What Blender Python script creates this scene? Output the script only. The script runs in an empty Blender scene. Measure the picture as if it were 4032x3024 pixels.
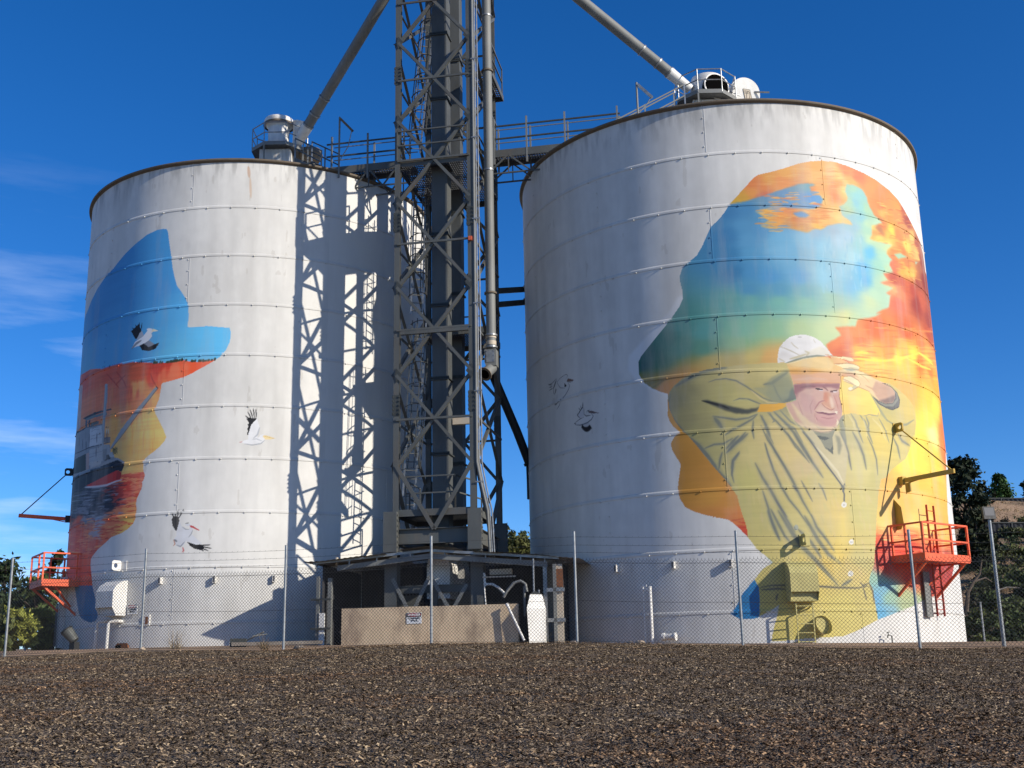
import bpy, math, random
import numpy as np
from mathutils import Vector, Matrix
R_ = math.radians
random.seed(7)
scene = bpy.context.scene
col = scene.collection

# ------------------------------------------------------------------ camera
FPX, PITCH, ROLL = 4642.2, .2473, -.0192
cs, sn = math.cos(ROLL), math.sin(ROLL)
cam = bpy.data.cameras.new('camera')
cam.sensor_width = 36; cam.lens = 36 * FPX / 4032; cam.clip_end = 3000; cam.clip_start = .1
cob = bpy.data.objects.new('camera', cam); col.objects.link(cob)
X = Vector((1, 0, 0)); U = Vector((0, -math.sin(PITCH), math.cos(PITCH))); F = Vector((0, math.cos(PITCH), math.sin(PITCH)))
rt = X * cs + U * sn; up = -X * sn + U * cs
cob.matrix_world = Matrix((rt, up, -F)).transposed().to_4x4()
scene.camera = cob
scene.render.resolution_x = 1024; scene.render.resolution_y = 768

# ------------------------------------------------------------------ sun, sky, exposure
AZ, EL = R_(59.5), R_(26)          # azimuth from -Y towards +X
w = bpy.data.worlds.new('World'); scene.world = w; w.use_nodes = True
nt = w.node_tree; nd = nt.nodes; lk = nt.links
bg = nd['Background']
sky = nd.new('ShaderNodeTexSky'); sky.sky_type = 'NISHITA'; sky.sun_disc = False
sky.sun_elevation = EL; sky.sun_rotation = math.pi - AZ
sky.altitude = 0; sky.air_density = .75; sky.dust_density = .15; sky.ozone_density = 5.0
bg.inputs['Strength'].default_value = .12
geo = nd.new('ShaderNodeTexCoord')
# thin wispy cloud streaks low in the sky
mp = nd.new('ShaderNodeMapping'); mp.inputs['Scale'].default_value = (2.2, 2.2, 15); mp.inputs['Location'].default_value = (3.1, 0.4, .3)
nz = nd.new('ShaderNodeTexNoise'); nz.inputs['Scale'].default_value = 1.7; nz.inputs['Detail'].default_value = 7; nz.inputs['Roughness'].default_value = .55
rp = nd.new('ShaderNodeValToRGB'); rp.color_ramp.elements[0].position = .50; rp.color_ramp.elements[1].position = .78
sx = nd.new('ShaderNodeSeparateXYZ')
m1 = nd.new('ShaderNodeMapRange'); m1.inputs[1].default_value = .42; m1.inputs[2].default_value = .14      # fades out upwards
m2 = nd.new('ShaderNodeMapRange'); m2.inputs[1].default_value = -.05; m2.inputs[2].default_value = -.30   # and towards +X
mu = nd.new('ShaderNodeMath'); mu.operation = 'MULTIPLY'; mv = nd.new('ShaderNodeMath'); mv.operation = 'MULTIPLY'
mw = nd.new('ShaderNodeMath'); mw.operation = 'MULTIPLY'; mw.inputs[1].default_value = .7
mx = nd.new('ShaderNodeMix'); mx.data_type = 'RGBA'; mx.inputs[7].default_value = (6.5, 7.6, 9.4, 1)
hs = nd.new('ShaderNodeHueSaturation'); hs.inputs['Saturation'].default_value = 1.24; hs.inputs['Hue'].default_value = .507; hs.inputs['Value'].default_value = 1.12
lk.new(geo.outputs['Generated'], mp.inputs[0]); lk.new(mp.outputs[0], nz.inputs[0]); lk.new(nz.outputs[0], rp.inputs[0])
lk.new(geo.outputs['Generated'], sx.inputs[0]); lk.new(sx.outputs[2], m1.inputs[0]); lk.new(sx.outputs[0], m2.inputs[0])
lk.new(rp.outputs[0], mu.inputs[0]); lk.new(m1.outputs[0], mu.inputs[1]); lk.new(mu.outputs[0], mv.inputs[0]); lk.new(m2.outputs[0], mv.inputs[1])
lk.new(mv.outputs[0], mw.inputs[0]); lk.new(mw.outputs[0], mx.inputs[0]); lk.new(sky.outputs[0], hs.inputs['Color']); lk.new(hs.outputs[0], mx.inputs[6])
lk.new(mx.outputs[2], bg.inputs[0])
sun = bpy.data.lights.new('sun', 'SUN'); sun.energy = 4.7; sun.angle = R_(.5); sun.color = (1, .92, .80)
so = bpy.data.objects.new('sun', sun); col.objects.link(so)
sdir = Vector((math.sin(AZ) * math.cos(EL), -math.cos(AZ) * math.cos(EL), math.sin(EL)))
so.rotation_euler = sdir.to_track_quat('Z', 'Y').to_euler(); so.location = (40, -30, 40)
vs = scene.view_settings; vs.view_transform = 'Standard'; vs.look = 'None'; vs.gamma = 1; vs.use_curve_mapping = False; vs.exposure = .26

# ------------------------------------------------------------------ measuring helpers (photo pixel -> point on a known surface)
def ray(x, y):
    a = (x - 2016) / FPX; b = -(y - 1512) / FPX
    a, b = cs * a - sn * b, sn * a + cs * b
    return Vector((a, math.cos(PITCH) - b * math.sin(PITCH), math.sin(PITCH) + b * math.cos(PITCH)))
SIL = {'L': (-10.029, 45.484, 6.731, 18.191), 'R': (7.838, 41.963, 7.299, 17.996)}
def wall(S, x, y, r=0.0):
    """photo pixel -> (angle round the wall, height) on a silo wall"""
    cx, cy, R, zt = SIL[S]; R = R + r
    d = ray(x, y); a = d.x * d.x + d.y * d.y; b = d.x * cx + d.y * cy; c = cx * cx + cy * cy - R * R
    disc = b * b - a * c; m = 0
    if disc < 0: m = math.sqrt(-disc) / 6.; disc = 0
    t = (b - math.sqrt(disc)) / a
    th = math.atan2(t * d.x - cx, -(t * d.y - cy))
    if m: th += (m * .35 if x > 2016 + FPX * cx / cy else -m * .35) / R
    return th, t * d.z
TA = R_(-11); TO = Vector((-3.62, 37.9))
TE = Vector((math.cos(TA), math.sin(TA))); TN = Vector((-math.sin(TA), math.cos(TA)))
def tw(x, y, v=None, u=None):
    """photo pixel -> (u, v, z) in the tower's own axes on a plane v=const or u=const"""
    d = ray(x, y); dn = d.x * TN.x + d.y * TN.y; de = d.x * TE.x + d.y * TE.y
    t = (TO.dot(TN) + v) / dn if v is not None else (TO.dot(TE) + u) / de
    p = Vector((t * d.x, t * d.y)) - TO
    return (p.dot(TE), p.dot(TN), t * d.z)
def at(x, y, Y):
    d = ray(x, y); return d * (Y / d.y)

# ------------------------------------------------------------------ object helpers
def tag(o, label=None, cat=None, group=None, kind=None):
    if label: o['label'] = label
    if cat: o['category'] = cat
    if group: o['group'] = group
    if kind: o['kind'] = kind
    return o
def empty(name, loc=(0, 0, 0), rz=0.0, label=None, cat=None, group=None):
    o = bpy.data.objects.new(name, None); col.objects.link(o); o.location = loc; o.rotation_euler = (0, 0, rz)
    return tag(o, label, cat, group)
def frame_at(S, x, y, name, label, cat, group=None, z0=None):
    th, z = wall(S, x, y); cx, cy, R, _ = SIL[S]
    o = empty(name, (cx + R * math.sin(th), cy - R * math.cos(th), z if z0 is None else z0), th, label, cat, group)
    return o, z       # local axes: +x round the wall to the right, -y straight out of the wall
class MB:
    def __init__(s): s.v = []; s.f = []
    def add(s, vs, fs):
        n = len(s.v); s.v += [tuple(p) for p in vs]; s.f += [tuple(i + n for i in f) for f in fs]
    def box(s, x0, x1, y0, y1, z0, z1):
        s.add([(x, y, z) for z in (z0, z1) for y in (y0, y1) for x in (x0, x1)],
              [(0, 2, 3, 1), (4, 5, 7, 6), (0, 1, 5, 4), (2, 6, 7, 3), (0, 4, 6, 2), (1, 3, 7, 5)])
    def bar(s, a, b, w, h=None, upv=(0, 0, 1)):
        a = Vector(a); b = Vector(b); h = w if h is None else h
        d = (b - a).normalized(); q = Vector(upv)
        if abs(d.dot(q)) > .98: q = Vector((0, 1, 0)) if abs(d.y) < .9 else Vector((1, 0, 0))
        x = d.cross(q).normalized(); y = x.cross(d)
        c = [(-.5, -.5), (.5, -.5), (.5, .5), (-.5, .5)]
        s.add([p + x * (w * i) + y * (h * j) for p in (a, b) for i, j in c],
              [(3, 2, 1, 0), (4, 5, 6, 7), (0, 1, 5, 4), (1, 2, 6, 5), (2, 3, 7, 6), (3, 0, 4, 7)])
    def angle(s, a, b, w, t=.018, flip=1):
        """an L-section steel angle"""
        a = Vector(a); b = Vector(b); d = (b - a).normalized(); q = Vector((0, -1, 0))
        if abs(d.dot(q)) > .9: q = Vector((1, 0, 0))
        x = d.cross(q).normalized(); y = x.cross(d)
        s.bar(a, b, w, t, y); s.bar(a + x * (w / 2 * flip) - y * (w / 2), b + x * (w / 2 * flip) - y * (w / 2), t, w, y)
    def tube(s, pts, r, n=8, r2=None, cap=True, closed=False):
        pts = [Vector(p) for p in pts]; k = len(pts); rings = []
        prev = None
        for i, p in enumerate(pts):
            if closed: d = (pts[(i + 1) % k] - pts[i - 1]).normalized()
            else: d = (pts[min(i + 1, k - 1)] - pts[max(i - 1, 0)]).normalized()
            if prev is None:
                q = Vector((0, 0, 1)) if abs(d.z) < .9 else Vector((1, 0, 0)); x = d.cross(q).normalized()
            else: x = (prev - d * prev.dot(d)).normalized()
            prev = x; y = d.cross(x)
            rr = r if r2 is None else r + (r2 - r) * i / (k - 1)
            rings.append([p + (x * math.cos(2 * math.pi * j / n) + y * math.sin(2 * math.pi * j / n)) * rr for j in range(n)])
        vs = [q for g in rings for q in g]; fs = []
        for i in range(k if closed else k - 1):
            i2 = (i + 1) % k
            for j in range(n): fs.append((i * n + j, i * n + (j + 1) % n, i2 * n + (j + 1) % n, i2 * n + j))
        if cap and not closed: fs += [tuple(range(n))[::-1], tuple((k - 1) * n + j for j in range(n))]
        s.add(vs, fs)
    def lathe(s, prof, n=32, c=(0, 0, 0), a0=0, a1=2 * math.pi):
        full = abs(a1 - a0 - 2 * math.pi) < 1e-6; m = n if full else n + 1
        vs = [(c[0] + r * math.sin(a0 + (a1 - a0) * j / n), c[1] - r * math.cos(a0 + (a1 - a0) * j / n), c[2] + z) for r, z in prof for j in range(m)]
        fs = []
        for i in range(len(prof) - 1):
            for j in range(n):
                j2 = (j + 1) % m; fs.append((i * m + j, i * m + j2, (i + 1) * m + j2, (i + 1) * m + j))
        s.add(vs, fs)
    def prism(s, poly, a, b):
        """extrude a closed outline: poly of 3D points, moved by vector b-a"""
        d = Vector(b) - Vector(a); n = len(poly)
        vs = [Vector(p) for p in poly] + [Vector(p) + d for p in poly]
        s.add(vs, [tuple(range(n))[::-1], tuple(range(n, 2 * n))] + [(i, (i + 1) % n, n + (i + 1) % n, n + i) for i in range(n)])
    def build(s, name, m, parent=None, smooth=False, label=None):
        me = bpy.data.meshes.new(name); me.from_pydata(s.v, [], s.f); me.update()
        if smooth:
            me.shade_smooth()
            try: me.set_sharp_from_angle(angle=R_(40))
            except Exception: pass
        me.materials.append(m)
        o = bpy.data.objects.new(name, me); col.objects.link(o); o.parent = parent
        if label: o['label'] = label
        return o
def np_mesh(name, V, Q, m, parent=None, colors=None, smooth=False):
    me = bpy.data.meshes.new(name); nv = len(V); nf, k = Q.shape
    me.vertices.add(nv); me.vertices.foreach_set('co', np.ascontiguousarray(V, np.float32).ravel())
    me.loops.add(nf * k); me.loops.foreach_set('vertex_index', np.ascontiguousarray(Q, np.int32).ravel())
    me.polygons.add(nf); me.polygons.foreach_set('loop_start', np.arange(0, nf * k, k, dtype=np.int32))
    if smooth: me.polygons.foreach_set('use_smooth', np.ones(nf, bool))
    me.update(calc_edges=True); me.validate()
    if colors is not None:
        at_ = me.color_attributes.new('paint', 'FLOAT_COLOR', 'POINT')
        c4 = np.ones((nv, 4), np.float32); c4[:, :3] = colors; at_.data.foreach_set('color', c4.ravel())
    me.materials.append(m)
    o = bpy.data.objects.new(name, me); col.objects.link(o); o.parent = parent
    return o
def copy_tree(o, parent=None):
    c = o.copy(); col.objects.link(c); c.parent = parent
    for ch in list(o.children): copy_tree(ch, c)
    return c

# ------------------------------------------------------------------ materials
def lin(c): return tuple(((x / 255) / 12.92 if x / 255 <= .04045 else ((x / 255 + .055) / 1.055) ** 2.4) for x in c)
def mat(name, c, rough=.6, metal=0.0, var=.18, scale=3.0, bump=.15, dirt=None, dirt_amt=.0, dscale=2.0, stretch=(1, 1, 1), attr=False, spec=.4, bscale=None):
    """plain surface with uneven colour, optional dirt colour in patches or streaks, and a fine bump"""
    m = bpy.data.materials.new(name); m.use_nodes = True; t = m.node_tree; N = t.nodes; L = t.links; b = N['Principled BSDF']
    tc = N.new('ShaderNodeTexCoord'); mp = N.new('ShaderNodeMapping'); mp.inputs['Scale'].default_value = stretch
    L.new(tc.outputs['Object'], mp.inputs[0])
    n1 = N.new('ShaderNodeTexNoise'); n1.inputs['Scale'].default_value = scale; n1.inputs['Detail'].default_value = 6
    L.new(mp.outputs[0], n1.inputs[0])
    mr = N.new('ShaderNodeMapRange'); mr.inputs[1].default_value = .3; mr.inputs[2].default_value = .7
    mr.inputs[3].default_value = 1 - var; mr.inputs[4].default_value = 1 + var * .6
    L.new(n1.outputs[0], mr.inputs[0])
    if attr:
        a = N.new('ShaderNodeAttribute'); a.attribute_name = 'paint'; csrc = a.outputs['Color']
    else:
        rgb = N.new('ShaderNodeRGB'); rgb.outputs[0].default_value = (*c, 1); csrc = rgb.outputs[0]
    if dirt is not None:
        n2 = N.new('ShaderNodeTexNoise'); n2.inputs['Scale'].default_value = dscale; n2.inputs['Detail'].default_value = 9; n2.inputs['Roughness'].default_value = .62
        L.new(mp.outputs[0], n2.inputs[0])
        r2 = N.new('ShaderNodeMapRange'); r2.inputs[1].default_value = .5; r2.inputs[2].default_value = .72; r2.inputs[4].default_value = dirt_amt
        L.new(n2.outputs[0], r2.inputs[0])
        mm = N.new('ShaderNodeMix'); mm.data_type = 'RGBA'; L.new(r2.outputs[0], mm.inputs[0]); L.new(csrc, mm.inputs[6]); mm.inputs[7].default_value = (*dirt, 1); csrc = mm.outputs[2]
    mul = N.new('ShaderNodeVectorMath'); mul.operation = 'SCALE'; L.new(csrc, mul.inputs[0]); L.new(mr.outputs[0], mul.inputs['Scale'])
    L.new(mul.outputs[0], b.inputs['Base Color'])
    b.inputs['Roughness'].default_value = rough; b.inputs['Metallic'].default_value = metal; b.inputs['Specular IOR Level'].default_value = spec
    if bump:
        n3 = N.new('ShaderNodeTexNoise'); n3.inputs['Scale'].default_value = bscale or scale * 6; n3.inputs['Detail'].default_value = 4; L.new(mp.outputs[0], n3.inputs[0])
        bp = N.new('ShaderNodeBump'); bp.inputs['Strength'].default_value = bump; bp.inputs['Distance'].default_value = .03
        L.new(n3.outputs[0], bp.inputs['Height']); L.new(bp.outputs[0], b.inputs['Normal'])
    return m
M = {}
M['steel'] = mat('grey_painted_steel', (.095, .10, .094), .55, .1, .2, 1.5, .12, (.16, .11, .07), .35, 1.3, (1, 1, .4))
M['steel_dark'] = mat('dark_steel', (.05, .055, .052), .6, .1, .25, 2, .12)
M['casing'] = mat('elevator_casing_grey', (.095, .10, .096), .55, .1, .22, 1.2, .12, (.055, .055, .05), .6, 1.0, (1, 1, .35))
M['galv'] = mat('galvanised_steel', (.30, .31, .31), .42, .55, .25, 6, .1, (.12, .12, .12), .5, 5)
M['galv_dull'] = mat('dull_galvanised_pipe', (.19, .195, .185), .65, .15, .18, 2, .08, (.14, .12, .09), .3, 1.5, (1, 1, .3))
M['white_metal'] = mat('white_painted_metal', (.68, .67, .63), .5, 0, .12, 3, .08, (.33, .25, .17), .35, 2.5, (1, 1, .4))
M['rim'] = mat('weathered_rim', (.15, .12, .085), .75, 0, .3, 2, .2, (.09, .06, .04), .8, 2)
M['roof'] = mat('silo_roof', (.5, .49, .45), .6, 0, .15, 1)
M['black'] = mat('black_painted_steel', (.018, .019, .02), .5, .1, .2, 2, .1)
M['void'] = mat('dark_opening_shade', (.004, .004, .004), 1, 0, 0, 1, 0, spec=0)  # near black, stands in for the shade inside openings
M['grate'] = mat('steel_grating', (.10, .10, .095), .6, .2, .3, 8, .1)
M['orange'] = mat('orange_painted_steel', (.78, .12, .04), .55, 0, .2, 3, .1, (.34, .08, .03), .5, 3)
M['coatpaint'] = mat('olive_yellow_painted_steel', (.50, .44, .17), .5, 0, .12, 2, .08)
M['goldpaint'] = mat('golden_yellow_painted_steel', (.46, .30, .045), .5, 0, .15, 2, .08)
M['concrete'] = mat('tan_precast_concrete', (.66, .51, .335), .85, 0, .16, 1.4, .2, (.20, .14, .10), .85, 1.1, (1, 1, .5))
M['corr'] = mat('shade_dark_corrugated_sheet', (.018, .018, .021), .6, .1, .2, 2, .1)  # near-black tone puts the shade inside the shed into the sheets
M['cream'] = mat('cream_sheet_wall', (.52, .45, .35), .6, 0, .15, 2, .1, (.28, .14, .07), .5, 2)
M['rust'] = mat('rusty_steel', (.22, .085, .035), .8, 0, .35, 5, .3, (.07, .03, .02), .8, 4)
M['wire'] = mat('galvanised_wire', (.06, .06, .06), .6, .3, .2, 4, 0)
M['sign_white'] = mat('sign_white', (.72, .74, .74), .4, 0, .06, 4, 0)
M['sign_red'] = mat('sign_red', (.42, .02, .03), .4, 0, .08, 4, 0)
M['ink'] = mat('sign_black_ink', (.02, .02, .02), .5, 0, 0, 4, 0)
M['bark'] = mat('tree_bark', (.10, .075, .055), .9, 0, .35, 4, .5)
M['pale_bark'] = mat('dry_grey_wood', (.20, .175, .15), .9, 0, .3, 4, .4)
M['lens'] = mat('floodlight_glass', (.07, .072, .08), .4, 0, .1, 5, 0)
M['green_metal'] = mat('weathered_dark_metal', (.10, .105, .095), .6, .2, .4, 5, .2)
# ------------------------------------------------------------------ mural painter: a canvas laid round each silo wall (metres along the wall, height)
def vnoise(s, z, ls, lz, seed):
    rng = np.random.RandomState(seed); T = rng.rand(256, 256).astype(np.float32)
    a = s / ls + 40; b = z / lz + 40
    ia = np.floor(a).astype(int); ib = np.floor(b).astype(int); fa = a - ia; fb = b - ib
    fa = fa * fa * (3 - 2 * fa); fb = fb * fb * (3 - 2 * fb)
    g = lambda i, j: T[i & 255, j & 255]
    return (g(ia, ib) * (1 - fa) * (1 - fb) + g(ia + 1, ib) * fa * (1 - fb) + g(ia, ib + 1) * (1 - fa) * fb + g(ia + 1, ib + 1) * fa * fb)
def fbm(s, z, ls, lz, seed, o=4):
    v = 0; a = .5; tot = 0
    for k in range(o):
        v = v + a * vnoise(s, z, ls / 2 ** k, lz / 2 ** k, seed + k * 13); tot += a; a *= .55
    return v / tot
class Canvas:
    def __init__(c, S, t0, t1, step):
        c.S = S; c.R = SIL[S][2]; c.zt = SIL[S][3]
        c.s0 = R_(t0) * c.R; c.s1 = R_(t1) * c.R
        c.ns = int((c.s1 - c.s0) / step) + 1; c.z0 = .0; c.nz = int((c.zt - c.z0) / step) + 1
        c.s = np.linspace(c.s0, c.s1, c.ns); c.z = np.linspace(c.z0, c.zt, c.nz)
        c.GS, c.GZ = np.meshgrid(c.s, c.z)
        c.img = np.zeros((c.nz, c.ns, 3), np.float32)
    def P(c, pts, fr, dens=True, closed=True):
        """outline measured on the photograph -> outline on the wall"""
        x0, y0, k = fr; out = []; n = len(pts)
        for i in range(n if closed else n - 1):
            a = pts[i]; b = pts[(i + 1) % n]
            m = 3 if dens else 1
            for q in range(m):
                t = q / m; th, z = wall(c.S, x0 + k * (a[0] + (b[0] - a[0]) * t), y0 + k * (a[1] + (b[1] - a[1]) * t)); out.append((th * c.R, z))
        if not closed:
            th, z = wall(c.S, x0 + k * pts[-1][0], y0 + k * pts[-1][1]); out.append((th * c.R, z))
        return np.array(out)
    def win(c, p, pad):
        i0 = np.clip(np.searchsorted(c.s, p[:, 0].min() - pad), 0, c.ns - 1); i1 = np.clip(np.searchsorted(c.s, p[:, 0].max() + pad), 1, c.ns)
        j0 = np.clip(np.searchsorted(c.z, p[:, 1].min() - pad), 0, c.nz - 1); j1 = np.clip(np.searchsorted(c.z, p[:, 1].max() + pad), 1, c.nz)
        return slice(j0, max(j1, j0 + 1)), slice(i0, max(i1, i0 + 1))
    def mask(c, p, soft=0.0, wob=0.0, seed=5):
        w_ = c.win(p, soft + wob + .05); A = c.GS[w_]; B = c.GZ[w_]
        if wob: A = A + (fbm(A, B, .8, .25, seed) - .5) * 2 * wob; B = B + (fbm(A, B, .8, .25, seed + 3) - .5) * wob
        ins = np.zeros(A.shape, bool); n = len(p)
        for i in range(n):
            x1, y1 = p[i]; x2, y2 = p[(i + 1) % n]
            if y1 == y2: continue
            cnd = (y1 > B) != (y2 > B)
            ins ^= cnd & (A < (x2 - x1) * (B - y1) / (y2 - y1) + x1)
        m = ins.astype(np.float32)
        if soft:
            r = max(1, int(soft / (c.s[1] - c.s[0])))
            for ax in (0, 1):
                for _ in range(2):
                    pd = np.pad(m, [(r + 1, r) if a == ax else (0, 0) for a in (0, 1)], mode='edge'); q = np.cumsum(pd, ax)
                    m = (np.take(q, range(2 * r + 1, q.shape[ax]), ax) - np.take(q, range(0, q.shape[ax] - 2 * r - 1), ax)) / (2 * r + 1)
        return w_, m
    def fill(c, pts, fr, colr, a=1.0, soft=0.0, wob=0.0, clip=None, var=.05, seed=5):
        p = c.P(pts, fr); w_, m = c.mask(p, soft, wob, seed)
        if clip is not None: m = m * clip[w_]
        m = (m * a)[..., None]
        v = 1 + (fbm(c.GS[w_], c.GZ[w_], .5, .18, seed + 77, 3) - .5)[..., None] * 2 * var
        c.img[w_] = c.img[w_] * (1 - m) + np.array(colr, np.float32) / 255 * v * m
    def full(c, pts, fr):
        m = np.zeros((c.nz, c.ns), np.float32); w_, q = c.mask(c.P(pts, fr)); m[w_] = q; return m
    def stroke(c, pts, fr, wd, colr, a=.9, taper=True, clip=None, soft=.5):
        p = c.P(pts, fr, True, False); r0 = wd * fr[2] * .0088 / 2
        w_ = c.win(p, r0 + .05); A = c.GS[w_]; B = c.GZ[w_]
        L = np.concatenate([[0], np.cumsum(np.hypot(*np.diff(p, axis=0).T))]); best = np.full(A.shape, -9.)
        for i in range(len(p) - 1):
            d = p[i + 1] - p[i]; l2 = d @ d + 1e-9
            t = np.clip(((A - p[i, 0]) * d[0] + (B - p[i, 1]) * d[1]) / l2, 0, 1)
            ds = np.hypot(A - p[i, 0] - t * d[0], B - p[i, 1] - t * d[1])
            u = (L[i] + t * math.sqrt(l2)) / L[-1]
            r = r0 * ((np.clip(4 * u * (1 - u), 0, 1) ** .6 * .85 + .15) if taper else 1)
            best = np.maximum(best, (r - ds) / (r0 * soft + .006))
        m = np.clip(best + .5, 0, 1) * a
        if clip is not None: m = m * clip[w_]
        m = m[..., None]; c.img[w_] = c.img[w_] * (1 - m) + np.array(colr, np.float32) / 255 * m
    def field(c, groups, m, warp=.35, seed=3, pw=3.0, streak=.06, ls=1.6, lz=.3):
        """blend a scatter of paint dabs into soft brushed colour inside a region"""
        w_ = np.where(m.any(1))[0]; h_ = np.where(m.any(0))[0]; w_ = (slice(w_[0], w_[-1] + 1), slice(h_[0], h_[-1] + 1))
        A = c.GS[w_]; B = c.GZ[w_]
        wa = A + (fbm(A, B, ls, lz, seed, 4) - .5) * 2 * warp * 1.5; wb = B + (fbm(A, B, ls * .9, lz * 1.3, seed + 31, 4) - .5) * 2 * warp * .8
        num = np.zeros(A.shape + (3,), np.float32); den = np.zeros(A.shape, np.float32)
        for fr, dabs in groups:
            for x, y, r, g, b in dabs:
                th, z = wall(c.S, fr[0] + fr[2] * x, fr[1] + fr[2] * y)
                d2 = ((wa - th * c.R) * .8) ** 2 + (wb - z) ** 2 + .012
                q = 1 / d2 ** pw; den += q; num += q[..., None] * np.array((r, g, b), np.float32) / 255
        out = num / den[..., None]
        out = out * (1 + (fbm(A, B, 1.2, .07, seed + 50, 3) - .5)[..., None] * 2 * streak)
        mm = m[w_][..., None]; c.img[w_] = c.img[w_] * (1 - mm) + out * mm
    def sample(c, th, z):
        i = np.clip(((th * c.R - c.s0) / (c.s1 - c.s0) * (c.ns - 1)).round().astype(int), 0, c.ns - 1)
        j = np.clip(((z - c.z0) / (c.zt - c.z0) * (c.nz - 1)).round().astype(int), 0, c.nz - 1)
        return c.lin[j, i]
    def finish(c):
        x = np.clip(c.img * .93 + .034, 0, 1); c.lin = np.where(x <= .04045, x / 12.92, ((x + .055) / 1.055) ** 2.4).astype(np.float32) * .88
WHITE = np.array((228, 226, 219), np.float32) / 255
def ground_coat(c, seed):
    """old white paint: faint vertical run-offs, dirtier just under the rim"""
    A, B = c.GS, c.GZ
    v = fbm(A, B, .35, 3.0, seed, 4) - .5; u = fbm(A, B, 2.5, 2.0, seed + 9, 4) - .5; f = fbm(A, B, .25, .3, seed + 19, 3) - .5
    k = 1 + v * .10 + u * .09 + f * .05
    top = np.clip((B - (c.zt - 1.1)) / 1.1, 0, 1) * np.clip((fbm(A, B, .16, .9, seed + 27, 4) - .42) * 4, 0, 1)
    k = k - top * .20
    # sheets weathered a little differently from course to course
    row = np.floor((c.zt - B) / 1.8); k = k * (1 + .018 * np.sin(row * 12.9 + seed))
    c.img[:] = WHITE * k[..., None]
    spot = (fbm(A, B, .22, .7, seed + 61, 3) > .80)[..., None]; c.img -= spot * np.array((.05, .055, .06), np.float32)
FA = (200, 800, .4823); FB = (200, 1500, .42194); FC = (0, 2100, .4069); FD = (240, 1500, .3014)
R1 = (2450, 600, .5877); R2 = (2450, 1250, .5877); R3 = (2700, 2000, .5199); RP = (2100, 1300, .3316); RF = (3000, 1300, .27125)
RS = (2600, 1400, .27125); RT = (2850, 600, .36166); RU = (2800, 1700, .36166); RG = (3300, 1600, .603)
def cv(pts, fr, to):
    return [((fr[0] + fr[2] * x - to[0]) / to[2], (fr[1] + fr[2] * y - to[1]) / to[2]) for x, y in pts]

# ================= left silo mural
CL = Canvas('L', -79, 32, .02); ground_coat(CL, 11)
prof = cv([(200, 1100), (283, 920), (300, 880), (330, 800), (380, 700), (440, 610), (510, 535), (560, 470), (620, 400), (700, 325), (790, 255), (870, 218), (915, 209), (945, 211), (957, 235), (970, 340), (985, 440), (995, 530), (1010, 600), (1030, 675), (1065, 720), (1100, 775), (1112, 810), (1125, 840), (1125, 920), (1118, 1012), (1200, 1008), (1280, 1003), (1360, 1010), (1460, 1017), (1471, 1060), (1462, 1130), (1430, 1200), (1380, 1255), (1340, 1283), (1250, 1335), (1150, 1390), (1085, 1420), (1000, 1445), (908, 1470)], FA, FB)
prof += [(1035, 30), (1025, 90), (1010, 170), (985, 230), (970, 265), (975, 300), (1010, 370), (1050, 450), (1078, 520), (1065, 555), (1020, 610), (960, 660), (900, 705), (868, 740), (862, 790), (865, 840), (878, 880), (868, 920), (850, 945), (855, 970), (845, 1010), (820, 1060), (800, 1110), (795, 1150), (802, 1200), (795, 1270), (770, 1330), (720, 1380), (660, 1420), (560, 1460), (500, 1520), (440, 1570), (400, 1620), (375, 1659)]
prof += cv([(875, 300), (885, 400), (895, 505), (718, 505), (640, 490), (560, 500), (430, 300)], FC, FB) + [(0, 1300), (60, 800), (130, 300), (180, 0)]
mL = CL.full(prof, FB)
CL.field([(FA, [(500, 600, 62, 135, 190), (800, 300, 68, 150, 205), (900, 700, 70, 150, 208), (400, 900, 62, 135, 190), (1000, 900, 82, 165, 215), (1300, 1100, 92, 182, 226), (700, 1200, 82, 162, 212), (400, 1200, 78, 155, 205), (300, 1340, 95, 165, 200), (1000, 1230, 95, 178, 215)])], mL, .4, 3, 1.2, .012)
cliff = cv([(0, 1560), (150, 1470), (245, 1405), (320, 1358), (375, 1352), (430, 1350), (520, 1325), (630, 1302), (740, 1298), (860, 1306), (960, 1300), (1085, 1281), (1130, 1292), (1200, 1296), (1250, 1290), (1345, 1278), (1480, 1290)], FA, FB) + [(1300, 300), (1200, 1700), (300, 2400), (-400, 1600)]
mC = CL.full(cliff, FB) * mL
CL.field([(FA, [(1200, 1340, 240, 88, 48), (1000, 1390, 235, 115, 78), (850, 1400, 222, 78, 52), (700, 1400, 215, 95, 60), (500, 1400, 208, 85, 58), (350, 1450, 210, 95, 62), (600, 1550, 212, 108, 70), (450, 1600, 212, 112, 75), (900, 1340, 205, 60, 42), (280, 1420, 200, 80, 55)]),
          (FB, [(900, 100, 228, 145, 85), (700, 100, 212, 98, 75), (800, 60, 238, 160, 95), (950, 150, 235, 165, 98), (850, 200, 220, 135, 92), (700, 300, 220, 132, 80), (450, 150, 212, 112, 75), (350, 250, 212, 118, 75), (600, 450, 225, 160, 82), (800, 450, 238, 185, 102), (900, 350, 242, 195, 112), (1000, 500, 242, 195, 112), (750, 600, 230, 175, 92), (900, 650, 238, 185, 102), (750, 780, 230, 180, 102), (830, 820, 232, 175, 98), (300, 450, 205, 130, 85), (240, 700, 160, 130, 100), (150, 300, 190, 120, 85)])], mC, .35, 6, 2.4, .08, .35, 1.4)
water = [(1000, 848), (878, 848), (740, 858), (600, 885), (300, 985), (150, 1060), (-300, 1250), (-300, 2300), (900, 2300), (1200, 1300)]
mW = CL.full(water, FB) * mL
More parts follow.
